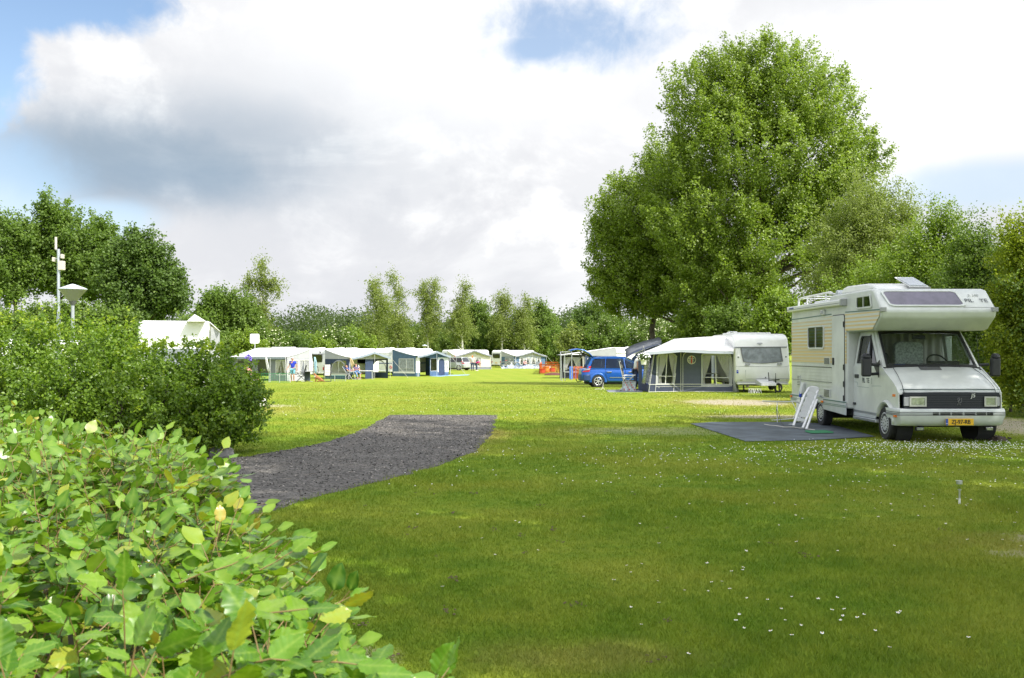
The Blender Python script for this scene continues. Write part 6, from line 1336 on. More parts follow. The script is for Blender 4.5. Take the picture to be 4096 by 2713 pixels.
# ------------------------------------------------------------------ cars
def car(label, loc, rz, paint, cat='car', tailgate=False, mirrored=False, dark_door=None, name='parked_car'):
    """rear bumper at local x=0, nose towards +x, near side y=0, width 1.8 towards +y"""
    c = thing(name, label, cat, loc, rz); L = 4.45; Wd = 1.78
    # lower body: stations along x with lower/belt heights and half width
    st = [(.02, .42, .86, .70), (.10, .34, .95, .80), (.35, .28, .985, .87), (1.0, .26, .99, .89), (2.0, .26, .98, .89), (3.0, .26, .96, .89), (3.35, .27, .93, .885), (3.9, .30, .80, .86), (4.3, .34, .68, .76), (4.44, .42, .58, .60)]
    ym = Wd/2; b = B(); rows = []
    for (x, z0, zb, hw) in st:
        sec = [(-.88, z0, 1), (-1.0, z0+.08, 1), (-1.02, z0+.28, 1), (-1.0, (z0+zb)/2+.06, 1), (-.985, zb-.05, 1), (-.94, zb, 1), (-.5, zb+.03, 1), (0, zb+.04, 1)]
        half = [(y*hw, z) for y, z, _ in sec]; full = half+[(-y, z) for y, z in half[-2::-1]]
        rows.append([(x, ym+y, z) for y, z in full])
    b.sheet(rows); n = len(rows[0]); b.f.append(tuple(range(n))); b.m.append(0); b.f.append(tuple(range((len(rows)-1)*n, len(rows)*n))[::-1]); b.m.append(0)
    body = b.build('body', paint, c, smooth=True, angle=40)
    # roof and pillars
    top = [(.30, .97), (.42, 1.28), (.62, 1.53), (1.0, 1.60), (1.8, 1.625), (2.4, 1.59), (2.9, 1.42), (3.55, .97)]
    b = B(); rows = []
    for x, z in top[2:6]: rows.append([(x, ym+y*(.66), z-.05*abs(y)**3) for y in (-1.0, -.9, -.6, 0, .6, .9, 1.0)])
    b.sheet(rows); b.build('roof', paint, c, smooth=True, solid=.04, angle=60)
    def sd(x, z, o=0): f = (z-.97)/.65; return Vector((x, ym-(.87-.21*f)-o, z))
    def sd2(x, z, o=0): v = sd(x, z, o); return Vector((v.x, Wd-v.y, v.z))
    win = [[(.52, .99), (.52, 1.05), (.66, 1.44), (1.28, 1.51), (1.22, .99)], [(1.30, .99), (1.36, 1.515), (2.2, 1.51), (2.28, .99)], [(2.36, .99), (2.30, 1.50), (2.52, 1.46), (3.22, 1.0)]]
    for k, f in enumerate((sd, sd2)):
        th = (0, -.012, 0) if k == 0 else (0, .012, 0)
        # pillars as a frame of strips
        b = B()
        for (p_, q_, w_) in (((.33, .97), (.64, 1.56), .16), ((1.26, .97), (1.32, 1.55), .06), ((2.32, .97), (2.25, 1.55), .08), ((2.3, 1.54), (3.45, .96), .06), ((.6, 1.54), (2.35, 1.56), .09), ((2.6, .965), (.35, .985), .06)):
            b.beam(f(*p_), f(*q_), .03, w_)
        b.build('pillar', paint if True else black_pl, c)
        for w_ in win: b = B(); b.poly([f(x, z, .004) for x, z in w_], th); b.build('side_window', glass('car_glass', (.35, .40, .42), .10), c)
    b = B(); b.poly([(3.52, ym-.72, .99), (3.52, ym+.72, .99), (2.52, ym+.56, 1.55), (2.52, ym-.56, 1.55)], (.012, 0, .012)); b.build('windscreen', glass('car_glass', (.35, .40, .42), .10), c)
    if not tailgate: b = B(); b.poly([(.33, ym-.68, 1.0), (.33, ym+.68, 1.0), (.60, ym+.55, 1.50), (.60, ym-.55, 1.50)], (-.012, 0, .0)); b.build('rear_window', glass('car_glass', (.35, .40, .42), .10), c); b = B(); b.poly([(.30, ym-.72, .95), (.30, ym+.72, .95), (.35, ym+.7, 1.03), (.35, ym-.7, 1.03)], (-.02, 0, 0)); b.build('tailgate', paint, c)
    else:
        b = B(); b.box(.12, .6, .15, Wd-.15, .55, .60); b.box(.36, .40, .2, Wd-.2, .6, 1.1); b.poly([(.20, .16, .6), (.48, .16, 1.42), (.62, .16, 1.42), (.62, .16, .6)], (0, .03, 0)); b.build('boot_lining', drk, c)
        tg = [(-.52+.0, 1.98), (-.30, 2.06), (.10, 2.04), (.40, 1.90), (.64, 1.62)]
        b = B(); b.sheet([[(x, y, z-.03*abs((y-ym)/ym)**2) for x, z in [(-.58, 1.90), (-.52, 1.98), (-.2, 2.03), (.15, 1.98), (.45, 1.80), (.64, 1.60)]] for y in np.linspace(.12, Wd-.12, 7)]); t_ = b.build('tailgate', paint, c, smooth=True, solid=.05, angle=60)
        b = B(); b.sheet([[(x, y, z) for x, z in [(-.55, 1.87), (-.3, 1.90), (.05, 1.86), (.35, 1.72), (.55, 1.60)]] for y in (.16, Wd-.16)]); b.box(.0, .26, .25, Wd-.25, 1.62, 1.74); b.build('tailgate_lining', drk, t_)
        b = B(); b.torus((.30, .45, .82), (1, 0, 0), .12, .04, 16, 6); b.cyl((.28, .9, .6), (.28, .9, .95), .13, 12); b.build('luggage', mat('luggage_grey', (.09, .09, .095), .8), c)
        b = B(); b.tube([(.1, ym, .30), (-.12, ym, .26), (-.18, ym, .34), (-.2, ym, .42)], .025, 6); b.build('tow_bar', black_pl, c, smooth=True)
    b = B(); b.sheet([[(x*1.0-.03, ym+y, z) for y, x in ((-.90, .50), (-.86, .18), (-.6, .02), (0, -.02), (.6, .02), (.86, .18), (.90, .50))] for z in (.34, .38, .62, .66)]); b.build('rear_bumper', paint if not tailgate else mat('blue_bumper', (.014, .04, .12), .45), c, smooth=True, solid=.03)
    for s, f in ((0, sd), (1, sd2)):
        y = -.005 if s == 0 else Wd+.005; sg = -1 if s == 0 else 1
        b = B(); b.poly([(.05, ym+sg*.775, .80), (.42, ym+sg*.895, .82), (.52, ym+sg*.87, 1.12), (.34, ym+sg*.80, 1.10)], (0, sg*.02, 0)); tl = b.build('tail_light', red_l, c, bevel=.01)
        b = B(); b.poly([(.12, ym+sg*.80, .88), (.43, ym+sg*.905, .93), (.46, ym+sg*.895, 1.0), (.2, ym+sg*.82, .97)], (0, sg*.02, 0)); b.build('lens', clear_l, tl)
        b = B(); b.poly([(4.1, ym+sg*.79, .62), (4.38, ym+sg*.62, .58), (4.25, ym+sg*.66, .76), (3.8, ym+sg*.86, .82)], (0, sg*.03, 0)); b.build('headlight', clear_l, c, bevel=.01)
        for x in (.88, 3.55):
            b = B(); rows = [[(x-r_*math.cos(a), ym+sg*w_, .31+r_*math.sin(a)) for r_, w_ in ((.33, .86), (.345, .915), (.40, .92), (.46, .885))] for a in np.linspace(-.1, math.pi+.1, 16)]
            b.sheet(rows); b.build('wheel_arch', paint, c, smooth=True, angle=70)
            b = B(); b.lathe([(.355, 0), (0.0, 0)], (x, ym+sg*.893, .31), (0, sg, 0), 24); b.build('wheel_housing', under_m, c)
            o = wheel(c, (0, 0, 0), .325, .20, -1, 'alloy', 6 if tailgate else 8, .66); o.rotation_euler = (0, 0, R(90) if sg < 0 else R(-90)); o.location = (x, ym+sg*.83, .325)
        b = B(); b.box(1.0+.35, 1.6, *sorted((ym+sg*.895, ym+sg*.925)), .79, .83); b.box(2.5, 2.75, *sorted((ym+sg*.89, ym+sg*.92)), .79, .83); b.build('door_handle', chrome, c, bevel=.008)
        b = B(); b.box(1.5, 3.0, *sorted((ym+sg*.905, ym+sg*.922)), .50, .535); b.build('side_strip', chrome if tailgate else dark_pl, c)
        b = B(); yy_ = ym+sg*.912
        for pts_ in ([(1.30, .97), (1.28, .7), (1.36, .5), (1.45, .3)], [(2.33, .97), (2.34, .3)], [(3.2, .95), (3.15, .5), (3.0, .3)]): b.tube([(x, yy_-sg*.012*(z > .85), z) for x, z in pts_], .006, 4)
        b.build('door_gap', dark_pl, c)
        b = B(); b.box(2.95, 3.12, *sorted((ym+sg*.90, ym+sg*1.08)), 1.0, 1.14); b.build('mirror', paint, c, bevel=.03)
    if dark_door: b = B(); b.poly([(1.34, Wd+.012, .34), (2.30, Wd+.012, .34), (2.30, Wd+.012, .97), (1.30, Wd+.012, .97)], (0, .02, 0)); b.build('shaded_door_panel', dark_door, c)  # closed door; its dark reflection is put into the darker silver
    b = B(); b.box(.3, 4.1, .2, Wd-.2, .16, .32); b.build('underbody', under_m, c)
    b = B()
    for x in (1.35, 2.35):
        for y in (.45, 1.3): b.box(x, x+.16, y-.22, y+.22, .5, 1.15); b.box(x+.02, x+.12, y-.12, y+.12, 1.17, 1.38)
    b.build('seats', mat('seat_cloth', (.12, .12, .13), .9), c, bevel=.03)
    b = B(); b.box(.5, 4.2, .1, Wd-.1, .30, .5); b.build('floor_pan', drk, c)
    return c
blue_p = mat('blue_metallic', (.012, .095, .40), .22, metal=.25, spec=.8); silver_p = mat('silver_metallic', (.46, .49, .49), .28, metal=.35)
l = SG(ZB(590, 0)[0], 55.2); car('bright blue people carrier with its tailgate raised, tail towards the field', (l.x-.15, l.y, l.z), R(2), blue_p, tailgate=True)
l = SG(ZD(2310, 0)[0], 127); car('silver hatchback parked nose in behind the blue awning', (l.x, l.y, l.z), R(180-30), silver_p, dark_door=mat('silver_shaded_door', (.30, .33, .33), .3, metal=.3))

# ------------------------------------------------------------------ people
def skin(name, J, E, m, parent, sub=1, root=0):
    me = bpy.data.meshes.new(name); me.from_pydata([j[:3] for j in J], E, []); me.materials.append(m)
    o = link(bpy.data.objects.new(name, me), parent); md = o.modifiers.new('k', 'SKIN'); md.use_smooth_shade = True
    for i, j in enumerate(J): me.skin_vertices[0].data[i].radius = (j[3], j[4] if len(j) > 4 else j[3])
    me.skin_vertices[0].data[root].use_root = True; s = o.modifiers.new('s', 'SUBSURF'); s.levels = sub; s.render_levels = sub; return o
def lerp3(a, c, f): return tuple(a[i]+(c[i]-a[i])*f for i in range(3))
def person(label, loc, rz, P, shirt, lower, hair, shorts=True, sleeve=.5, shoes=None, skinm=None, cap=None):
    """P: joints in local coordinates, facing -y. sides l/r"""
    t = thing('person', label, 'person', loc, rz); sk = skinm or skin_m
    pel, ch, nk, hd = P['pelvis'], P['chest'], P['neck'], P['head']
    J = [(*pel, .13, .10), (*lerp3(pel, ch, .5), .12, .09), (*ch, .14, .10), (*nk, .055), (*lerp3(nk, hd, .6), .07), (*hd, .085, .10), (*lerp3(hd, lerp3(nk, hd, 2.0), .35), .06, .07)]; E = [(0, 1), (1, 2), (2, 3), (3, 4), (4, 5), (5, 6)]
    for s in 'lr':
        n = len(J); sh, el_, wr, hp_, kn, an_, to = (P[s+k] for k in ('sh', 'el', 'wr', 'hip', 'kn', 'an', 'toe'))
        J += [(*sh, .055), (*el_, .042), (*wr, .028)]; E += [(2, n), (n, n+1), (n+1, n+2)]
        n = len(J); J += [(*hp_, .085), (*lerp3(hp_, kn, .5), .075), (*kn, .055), (*lerp3(kn, an_, .35), .056), (*an_, .035), (*to, .03, .022)]; E += [(0, n), (n, n+1), (n+1, n+2), (n+2, n+3), (n+3, n+4), (n+4, n+5)]
        # hand: palm and five fingers
        d = (Vector(wr)-Vector(el_)).normalized(); _, u, v = frame_of(d); b = B(); w_ = Vector(wr)
        b.hexa([w_+d*a+u*p_*k_+v*q_*.012 for a, k_ in ((0, .022), (.085, .04)) for p_, q_ in ((-1, -1), (1, -1), (1, 1), (-1, 1))])
        for i, ln_ in enumerate((.062, .072, .068, .052)): s0 = w_+d*.082+u*(.030-.020*i); b.tube([s0, s0+d*ln_*.55, s0+d*ln_-v*.018], [.009, .008, .006], 5)
        s0 = w_+d*.03+u*.026; b.tube([s0, s0+d*.025+u*.022, s0+d*.055+u*.026], [.011, .009, .007], 5)
        b.build('hand', sk, t, smooth=True)
    skin('body', J, E, sk, t)
    # face and hair
    ax = (Vector(hd)-Vector(nk)).normalized(); fw_ = Vector(P.get('face', (0, -1, 0))).normalized(); sd_ = fw_.cross(ax).normalized(); H = Vector(hd)
    b = B(); b.hexa([H+fw_*.085+sd_*-.012-ax*.03, H+fw_*.085+sd_*.012-ax*.03, H+fw_*.11+sd_*.010-ax*.028, H+fw_*.11-sd_*.010-ax*.028, H+fw_*.085-sd_*.006+ax*.02, H+fw_*.085+sd_*.006+ax*.02, H+fw_*.09+sd_*.005+ax*.02, H+fw_*.09-sd_*.005+ax*.02])
    for s in (-1, 1): b.torus(H+sd_*s*.088, sd_, .022, .008, 10, 4)
    b.build('face', sk, t, smooth=True)
    b = B()
    for s in (-1, 1): c_ = H+fw_*.088+sd_*s*.032+ax*.012; b.lathe([(.011, 0), (.007, .006), (0, .007)], c_, fw_, 8)
    b.tube([H+fw_*.086-sd_*.022-ax*.058, H+fw_*.092-ax*.060, H+fw_*.086+sd_*.022-ax*.058], .004, 4); b.build('eyes_and_mouth', drk, t)
    b = B(); rows = []
    for i in range(7):
        th_ = i/6*1.75; rows.append([H+ax*(.115*math.cos(th_)+.008)+(sd_*math.cos(a)*.094+(-fw_)*math.sin(a)*.112)*math.sin(th_)-fw_*-.0+(-fw_*.02) if (math.sin(a) > -.35 or th_ < .9) else H+ax*(.115*math.cos(.9))+(sd_*math.cos(a)*.094-fw_*math.sin(a)*.108)*math.sin(.9)-fw_*.01 for a in np.linspace(0, 2*math.pi, 17)])
    b.sheet(rows); b.build('hair', cap or hair, t, smooth=True, solid=.018, angle=180)
    # shirt, lower garment
    J = [(*lerp3(pel, ch, -.02), .155, .12), (*lerp3(pel, ch, .5), .15, .115), (*ch, .165, .12), (*lerp3(ch, nk, .75), .075)]; E = [(0, 1), (1, 2), (2, 3)]
    for s in 'lr': n = len(J); J += [(*P[s+'sh'], .075), (*lerp3(P[s+'sh'], P[s+'el'], sleeve), .068)]; E += [(2, n), (n, n+1)]
    skin('shirt', J, E, shirt, t)
    J = [(*pel, .150, .12)]; E = []
    for s in 'lr':
        n = len(J); J += [(*P[s+'hip'], .10), (*lerp3(P[s+'hip'], P[s+'kn'], .5), .095)]; E += [(0, n), (n, n+1)]
        if shorts: J += [(*lerp3(P[s+'hip'], P[s+'kn'], .9), .095)]; E += [(n+1, n+2)]
        else: J += [(*P[s+'kn'], .075), (*lerp3(P[s+'kn'], P[s+'an'], .95), .06)]; E += [(n+1, n+2), (n+2, n+3)]
    skin('shorts' if shorts else 'trousers', J, E, lower, t)
    if shoes:
        for s in 'lr': a_, b_ = Vector(P[s+'an']), Vector(P[s+'toe']); b = B(); d = (b_-a_); d.z = 0; d.normalize(); b.tube([a_-d*.05-Vector((0, 0, .05)), a_+d*.05-Vector((0, 0, .045)), b_-Vector((0, 0, .0))+d*.04], [.045, .05, .035], 8); b.build('shoe', shoes, t, smooth=True)
    return t
def standing(**k):
    P = dict(pelvis=(0, 0, .93), chest=(0, .0, 1.33), neck=(0, 0, 1.5), head=(0, -.015, 1.66), lsh=(.19, 0, 1.42), rsh=(-.19, 0, 1.42), lel=(.25, .02, 1.14), rel=(-.25, .02, 1.14), lwr=(.26, -.04, .90), rwr=(-.26, -.04, .90),
             lhip=(.10, 0, .88), rhip=(-.10, 0, .88), lkn=(.11, -.01, .48), rkn=(-.11, -.01, .48), lan=(.11, .02, .09), ran=(-.11, .02, .09), ltoe=(.13, -.12, .035), rtoe=(-.13, -.12, .035)); P.update(k); return P
def seated(rec=.35, **k):
    s = math.sin(rec); c_ = math.cos(rec)
    def up(z, x=0, f=0): return (x, .05+s*z-f*c_, .48+c_*z+f*s*.3)
    P = dict(pelvis=(0, .05, .50), chest=up(.42), neck=up(.60), head=up(.76, 0, .03), lsh=up(.52, .19), rsh=up(.52, -.19), lel=up(.28, .27, .08), rel=up(.28, -.27, .08), lwr=(.20, -.22, .66), rwr=(-.20, -.22, .66),
             lhip=(.10, .0, .50), rhip=(-.10, .0, .50), lkn=(.13, -.45, .56), rkn=(-.13, -.45, .56), lan=(.13, -.70, .14), ran=(-.13, -.70, .14), ltoe=(.14, -.84, .07), rtoe=(-.14, -.84, .07)); P.update(k); return P
grey_h = mat('grey_hair', (.50, .49, .47), .8); brown_h = mat('brown_hair', (.10, .055, .03), .8); fair_h = mat('fair_hair', (.38, .26, .13), .8); red_h = mat('orange_hair', (.62, .17, .02), .8)
royal = mat('royal_blue_shirt', (.02, .045, .52), .8); whs = mat('white_shirt', (.75, .75, .75), .8); pink = mat('pink_top', (.70, .04, .28), .8); lpink = mat('pale_pink_top', (.70, .42, .52), .8); jeans = mat('blue_jeans', (.12, .22, .40), .85, var=.2); djeans = mat('dark_jeans', (.03, .045, .09), .85); greys = mat('light_grey_shirt', (.48, .49, .49), .8)
pat = mat('patterned_shorts', (.16, .40, .48), .8, var=.8, vs=14); navy = mat('navy_top', (.04, .06, .20), .8); redt = mat('red_top', (.6, .05, .04), .8); floral = mat('floral_shorts', (.30, .34, .50), .8, var=.7, vs=12)
g_ = SG(ZL(1070, 0)[0], 75.5)
person('man with grey hair in royal blue t-shirt and patterned shorts walking barefoot on the grass', g_, R(-8), standing(head=(-.02, -.05, 1.655), face=(-.2, -.85, -.3), lel=(.29, .05, 1.15), lwr=(.30, .0, .90), rel=(-.30, .04, 1.17), rwr=(-.36, -.12, .96), lkn=(.11, -.10, .49), lan=(.10, -.04, .10), ltoe=(.11, -.18, .04), ran=(-.13, .12, .10), rkn=(-.12, -.02, .48)), royal, pat, grey_h)
# couple reclining by the folded parasol
g1 = SG(ZC(1365, 0)[0], 82.6); g2 = SG(ZC(1500, 0)[0], 83.2)
def folding_chair(label, loc, rz, frame_m, cloth_m_, rec=.35, cushion=None, stripes=None, group=None, foot=False):
    t = thing('camping_chair', label, 'camping chair', loc, rz, group); s, c_ = math.sin(rec), math.cos(rec)
    b = B(); b.hexa([(-.24, -.22, .40), (.24, -.22, .40), (.24, .24, .38), (-.24, .24, .38), (-.24, -.22, .44), (.24, -.22, .44), (.24, .24, .42), (-.24, .24, .42)]); b.build('seat', cloth_m_, t, bevel=.01)
    b = B(); n = 6
    for i in range(n):
        z0, z1 = i/n*.78, (i+.93)/n*.78; wv = .035*math.sin(i/n*3.1)
        b.hexa([(-.23, .22+s*z0-wv, .42+c_*z0), (.23, .22+s*z0-wv, .42+c_*z0), (.23, .26+s*z0-wv, .42+c_*z0), (-.23, .26+s*z0-wv, .42+c_*z0), (-.23, .22+s*z1-wv, .42+c_*z1), (.23, .22+s*z1-wv, .42+c_*z1), (.23, .26+s*z1-wv, .42+c_*z1), (-.23, .26+s*z1-wv, .42+c_*z1)], mi=(i % 2 if stripes else 0))
    b.build('backrest', [cloth_m_, stripes or cloth_m_], t)
    for x in (-.26, .26):
        b = B(); b.tube([(x, -.28, 0), (x, .12, .42), (x, .28, .62)], .014, 6); b.build('leg', frame_m, t, smooth=True)
        b = B(); b.tube([(x, .42, 0), (x, .0, .42), (x, -.20, .62)], .014, 6); b.build('leg', frame_m, t, smooth=True)
        b = B(); b.tube([(x, .22, .40), (x, .24+s*.8, .42+c_*.8)], .014, 6); b.build('back_frame', frame_m, t, smooth=True)
        b = B(); b.box(x-.03, x+.03, -.26, .24, .61, .645); b.build('armrest', white_pl if frame_m is alu else dark_pl, t, bevel=.01)
    b = B(); b.tube([(-.26, .40, .02), (.26, .40, .02)], .012, 5); b.tube([(-.26, -.26, .02), (.26, -.26, .02)], .012, 5); b.build('crossbar', frame_m, t)
    if cushion:
        b = B()
        for i in range(4): z0, z1 = i*.2, i*.2+.19; b.hexa([(-.2, .17+s*z0, .46+c_*z0), (.2, .17+s*z0, .46+c_*z0), (.2, .21+s*z0, .46+c_*z0), (-.2, .21+s*z0, .46+c_*z0), (-.2, .17+s*z1, .46+c_*z1), (.2, .17+s*z1, .46+c_*z1), (.2, .21+s*z1, .46+c_*z1), (-.2, .21+s*z1, .46+c_*z1)])
        b.box(-.2, .2, -.22, .2, .44, .48); b.build('cushion', cushion, t, bevel=.015)
    return t
person('reclining woman in blue top and jeans with her feet up', g1, R(62), seated(.75, lkn=(.12, -.45, .66), rkn=(-.10, -.42, .62), lan=(.10, -.80, .42), ran=(-.08, -.62, .15), ltoe=(.10, -.92, .50), rtoe=(-.08, -.78, .08)), navy, jeans, brown_h, shorts=False)
folding_chair('camping chair under the reclining woman in jeans', g1, R(62), alu, cloth_nv, .7, group=None)
person('man with sunglasses resting in a chair behind the reclining woman', g2, R(20), seated(.55, lwr=(.05, -.1, .78), rwr=(-.05, -.1, .78)), mat('dark_shirt', (.10, .07, .14), .8), floral, brown_h)
folding_chair('camping chair under the man with sunglasses', g2, R(20), alu, cloth_nv, .5)
# person seated at the bush edge
g3 = SG(ZL(385, 0)[0], 71.5); person('person in red floral top lounging with bare legs stretched beside the bush', g3, R(48), seated(.5, lkn=(.12, -.46, .52), rkn=(-.12, -.44, .58), lan=(.14, -.88, .16), ran=(-.12, -.80, .22), ltoe=(.16, -1.02, .2), rtoe=(-.12, -.94, .26)), mat('red_floral', (.55, .22, .20), .8, var=.7, vs=14), navy, fair_h); folding_chair('camping chair with the person in red floral top', g3, R(48), alu, cloth_nv, .45)
# two persons by the silver car, one in front of the porch
g4 = SG(ZD(2300, 0)[0], 123.5); person('orange-haired person in light grey shirt seen from behind at the silver car', g4, R(170), standing(), greys, djeans, red_h, shorts=False, shoes=drk)
Z4 = zoom(1450, 1330, 800); g5v = SG(Z4(1352, 0)[0], 122)
person('person in bright pink top and jeans bending down beside the silver car', g5v, R(75), standing(pelvis=(0, .12, .88), chest=(0, -.22, 1.05), neck=(0, -.36, 1.02), head=(0, -.46, .93), face=(0, -.6, -.8), lsh=(.18, -.28, 1.08), rsh=(-.18, -.28, 1.08), lel=(.2, -.36, .80), rel=(-.2, -.36, .80), lwr=(.14, -.42, .55), rwr=(-.14, -.42, .55), lhip=(.10, .12, .84), rhip=(-.10, .12, .84)), pink, djeans, brown_h, shorts=False, shoes=whs)
g6 = SG(Z4(1095, 0)[0], 131); person('person in red top with orange hair behind the silver car roof', g6, 0, standing(), redt, djeans, red_h, shorts=False, shoes=drk)
g7 = SG(ZE(1165, 0)[0], 144); person('person in pale pink top crouching over the crumpled tarpaulin', g7, R(30), standing(pelvis=(0, .05, .45), chest=(0, -.15, .80), neck=(0, -.22, .95), head=(0, -.30, 1.06), face=(0, -.8, -.5), lsh=(.18, -.16, .88), rsh=(-.18, -.16, .88), lel=(.22, -.35, .65), rel=(-.22, -.35, .65), lwr=(.12, -.55, .50), rwr=(-.12, -.55, .50), lhip=(.1, .05, .42), rhip=(-.1, .05, .42), lkn=(.18, -.30, .55), rkn=(-.18, -.30, .55), lan=(.16, -.05, .09), ran=(-.16, -.05, .09), ltoe=(.18, -.2, .03), rtoe=(-.18, -.2, .03)), lpink, djeans, brown_h, shorts=False)
g8 = SG(ZB(1716, 0)[0], 47.2); person('man in white t-shirt behind the striped chair, head down at the blue car', g8, R(95), standing(chest=(0, -.06, 1.30), neck=(0, -.14, 1.45), head=(0, -.24, 1.56), face=(0, -.7, -.7), lsh=(.18, -.08, 1.38), rsh=(-.18, -.08, 1.38), rel=(-.22, -.06, 1.10), rwr=(-.20, -.10, .86), lel=(.22, -.12, 1.12), lwr=(.2, -.3, .95)), whs, djeans, grey_h, shorts=False, shoes=drk, sleeve=.35)
# dog
gd = SG(ZL(1450, 0)[0], 74.5); dg = thing('dog', 'brown and white dog sitting on the grass beside the garden table', 'dog', gd, R(-90))
brn = mat('brown_fur', (.30, .135, .05), .9); wfur = mat('white_fur', (.72, .70, .66), .9)
J = [(0, .34, .16, .13, .12), (0, .16, .27, .14, .13), (0, -.04, .38, .13, .12), (0, -.12, .48, .08), (0, -.17, .57, .085, .08), (0, -.27, .545, .045), (.09, .30, .10, .08), (.12, .10, .06, .045), (.12, .02, .025, .035), (-.09, .30, .10, .08), (-.12, .10, .06, .045), (-.12, .02, .025, .035), (.07, -.07, .28, .05), (.07, -.08, .06, .03), (.07, -.13, .02, .03), (-.07, -.07, .28, .05), (-.07, -.08, .06, .03), (-.07, -.13, .02, .03), (0, .48, .06, .03), (0, .62, .03, .015)]
skin('body', J, [(0, 1), (1, 2), (2, 3), (3, 4), (4, 5), (0, 6), (6, 7), (7, 8), (0, 9), (9, 10), (10, 11), (2, 12), (12, 13), (13, 14), (2, 15), (15, 16), (16, 17), (0, 18), (18, 19)], brn, dg)
skin('chest_fur', [(0, -.10, .28, .10), (0, -.10, .40, .115, .10), (0, -.13, .50, .09)], [(0, 1), (1, 2)], wfur, dg); skin('muzzle', [(0, -.22, .57, .045), (0, -.30, .545, .04)], [(0, 1)], wfur, dg)
for s in (-1, 1): b = B(); b.poly([(s*.07, -.13, .62), (s*.11, -.13, .60), (s*.115, -.15, .50), (s*.085, -.17, .51)], (0, .02, 0)); b.build('ear', brn, dg)
b = B(); b.lathe([(.016, 0), (.01, .012), (0, .014)], (0, -.335, .55), (0, -1, 0), 8)

b.build('nose', drk, dg)
for s in (-1, 1): b = B(); b.lathe([(.010, 0), (0, .006)], (s*.035, -.235, .60), (0, -1, .2), 6); b.build('eye', drk, dg)

# ------------------------------------------------------------------ camping gear
folding_chair('black camping chair turned side-on between walking man and round table', SG(ZL(1190, 0)[0], 74.8), R(-75), dark_pl, drk, .25)
folding_chair('dark camping chair with pale quilted cushion beside the dog', SG(ZL(1615, 0)[0], 76), R(8), dark_pl, mat('chair_dark', (.06, .06, .065), .8), .2, cushion=mat('cushion_beige', (.52, .50, .45), .85, var=.12, vs=9))
striped = folding_chair('camping chair with high black and olive striped back facing the open awning side', S(*ZB(1580, 1085), 45.6), R(78), alu, mat('stripe_olive', (.13, .13, .085), .8), .22, stripes=mat('stripe_black', (.02, .02, .02), .8)); striped.location.z = 0; striped.scale = (1, 1, 1.08)
# round table
tb = thing('garden_table', 'black pedestal garden table standing by the striped awning end wall', 'table', SG(ZL(1300, 0)[0], 76))
b = B(); b.lathe([(.001, .74), (.56, .74), (.57, .725), (.56, .705), (.05, .70)], n=28); b.build('tabletop', black_pl, tb, smooth=True)
b = B(); b.box(-.20, .20, -.12, .12, .06, .70); b.build('pedestal', mat('dark_blue_grey', (.05, .065, .09), .6), tb, bevel=.03)
for s in (-1, 1): b = B(); b.beam((s*.1, -.1, .05), (s*.42, -.2, .015), .05, .03); b.build('foot', alu, tb)
# parasols / hanging cloths
def hang(name, label, pts, D, m, cat, pole=None):
    q0 = S(*pts[0], D); o_ = thing(name, label, cat, SG(pts[0][0], D)); L_ = o_.location
    n = len(pts)//2; a = [S(*p_, D)-L_ for p_ in pts[:n]]; c_ = [S(*p_, D)-L_ for p_ in pts[n:]][::-1]
    rows = [[Vector((x_.x+(y_.x-x_.x)*j/10, .05*math.sin(j*1.9), x_.z+(y_.z-x_.z)*j/10)) for j in range(11)] for x_, y_ in zip(a, c_)]
    b = B(); b.sheet(rows); b.build('cloth', m, o_, smooth=True, solid=.03, angle=180)
    if pole: b = B(); b.tube([S(*p_, D+.04)-L_ for p_ in pole], .018, 6); b.build('pole', alu, o_)
    return o_
hang('parasol', 'closed white parasol hanging beside its pole in front of the striped awning', [ZL(*q) for q in [(636, 580), (645, 680), (668, 790), (690, 835), (705, 815), (690, 730), (672, 650), (655, 570)]], 73.5, cloth_w, 'parasol', [ZL(712, 600), ZL(714, 1040)])
hang('parasol', 'folded beige parasol leaning above the reclining couple', [ZC(*q) for q in [(1315, 400), (1320, 520), (1340, 620), (1370, 680), (1428, 590), (1405, 520), (1375, 460), (1345, 400)]], 82, mat('beige_cloth', (.58, .46, .27), .8), 'parasol', [ZC(1330, 400), ZC(1400, 740), ZC(1450, 950)])
hang('towel', 'pale blue towel hanging from the awning corner beside the bicycle', [ZC(*q) for q in [(372, 385), (378, 560), (385, 740), (420, 858), (432, 850), (436, 690), (430, 500), (402, 390)]], 77, mat('pale_blue_cloth', (.42, .66, .74), .8), 'towel')
t_ = thing('side_table', 'small white folding table with thin legs beside the reclining couple', 'table', SG(ZC(1745, 0)[0], 83)); b = B(); b.box(-.55, .55, -.3, .3, .66, .70); b.build('tabletop', white_pl, t_)
for x in (-.5, .5):
    for y in (-.25, .25): b = B(); b.cyl((x, y, 0), (x*.95, y, .66), .018, 6); b.build('leg', alu, t_)
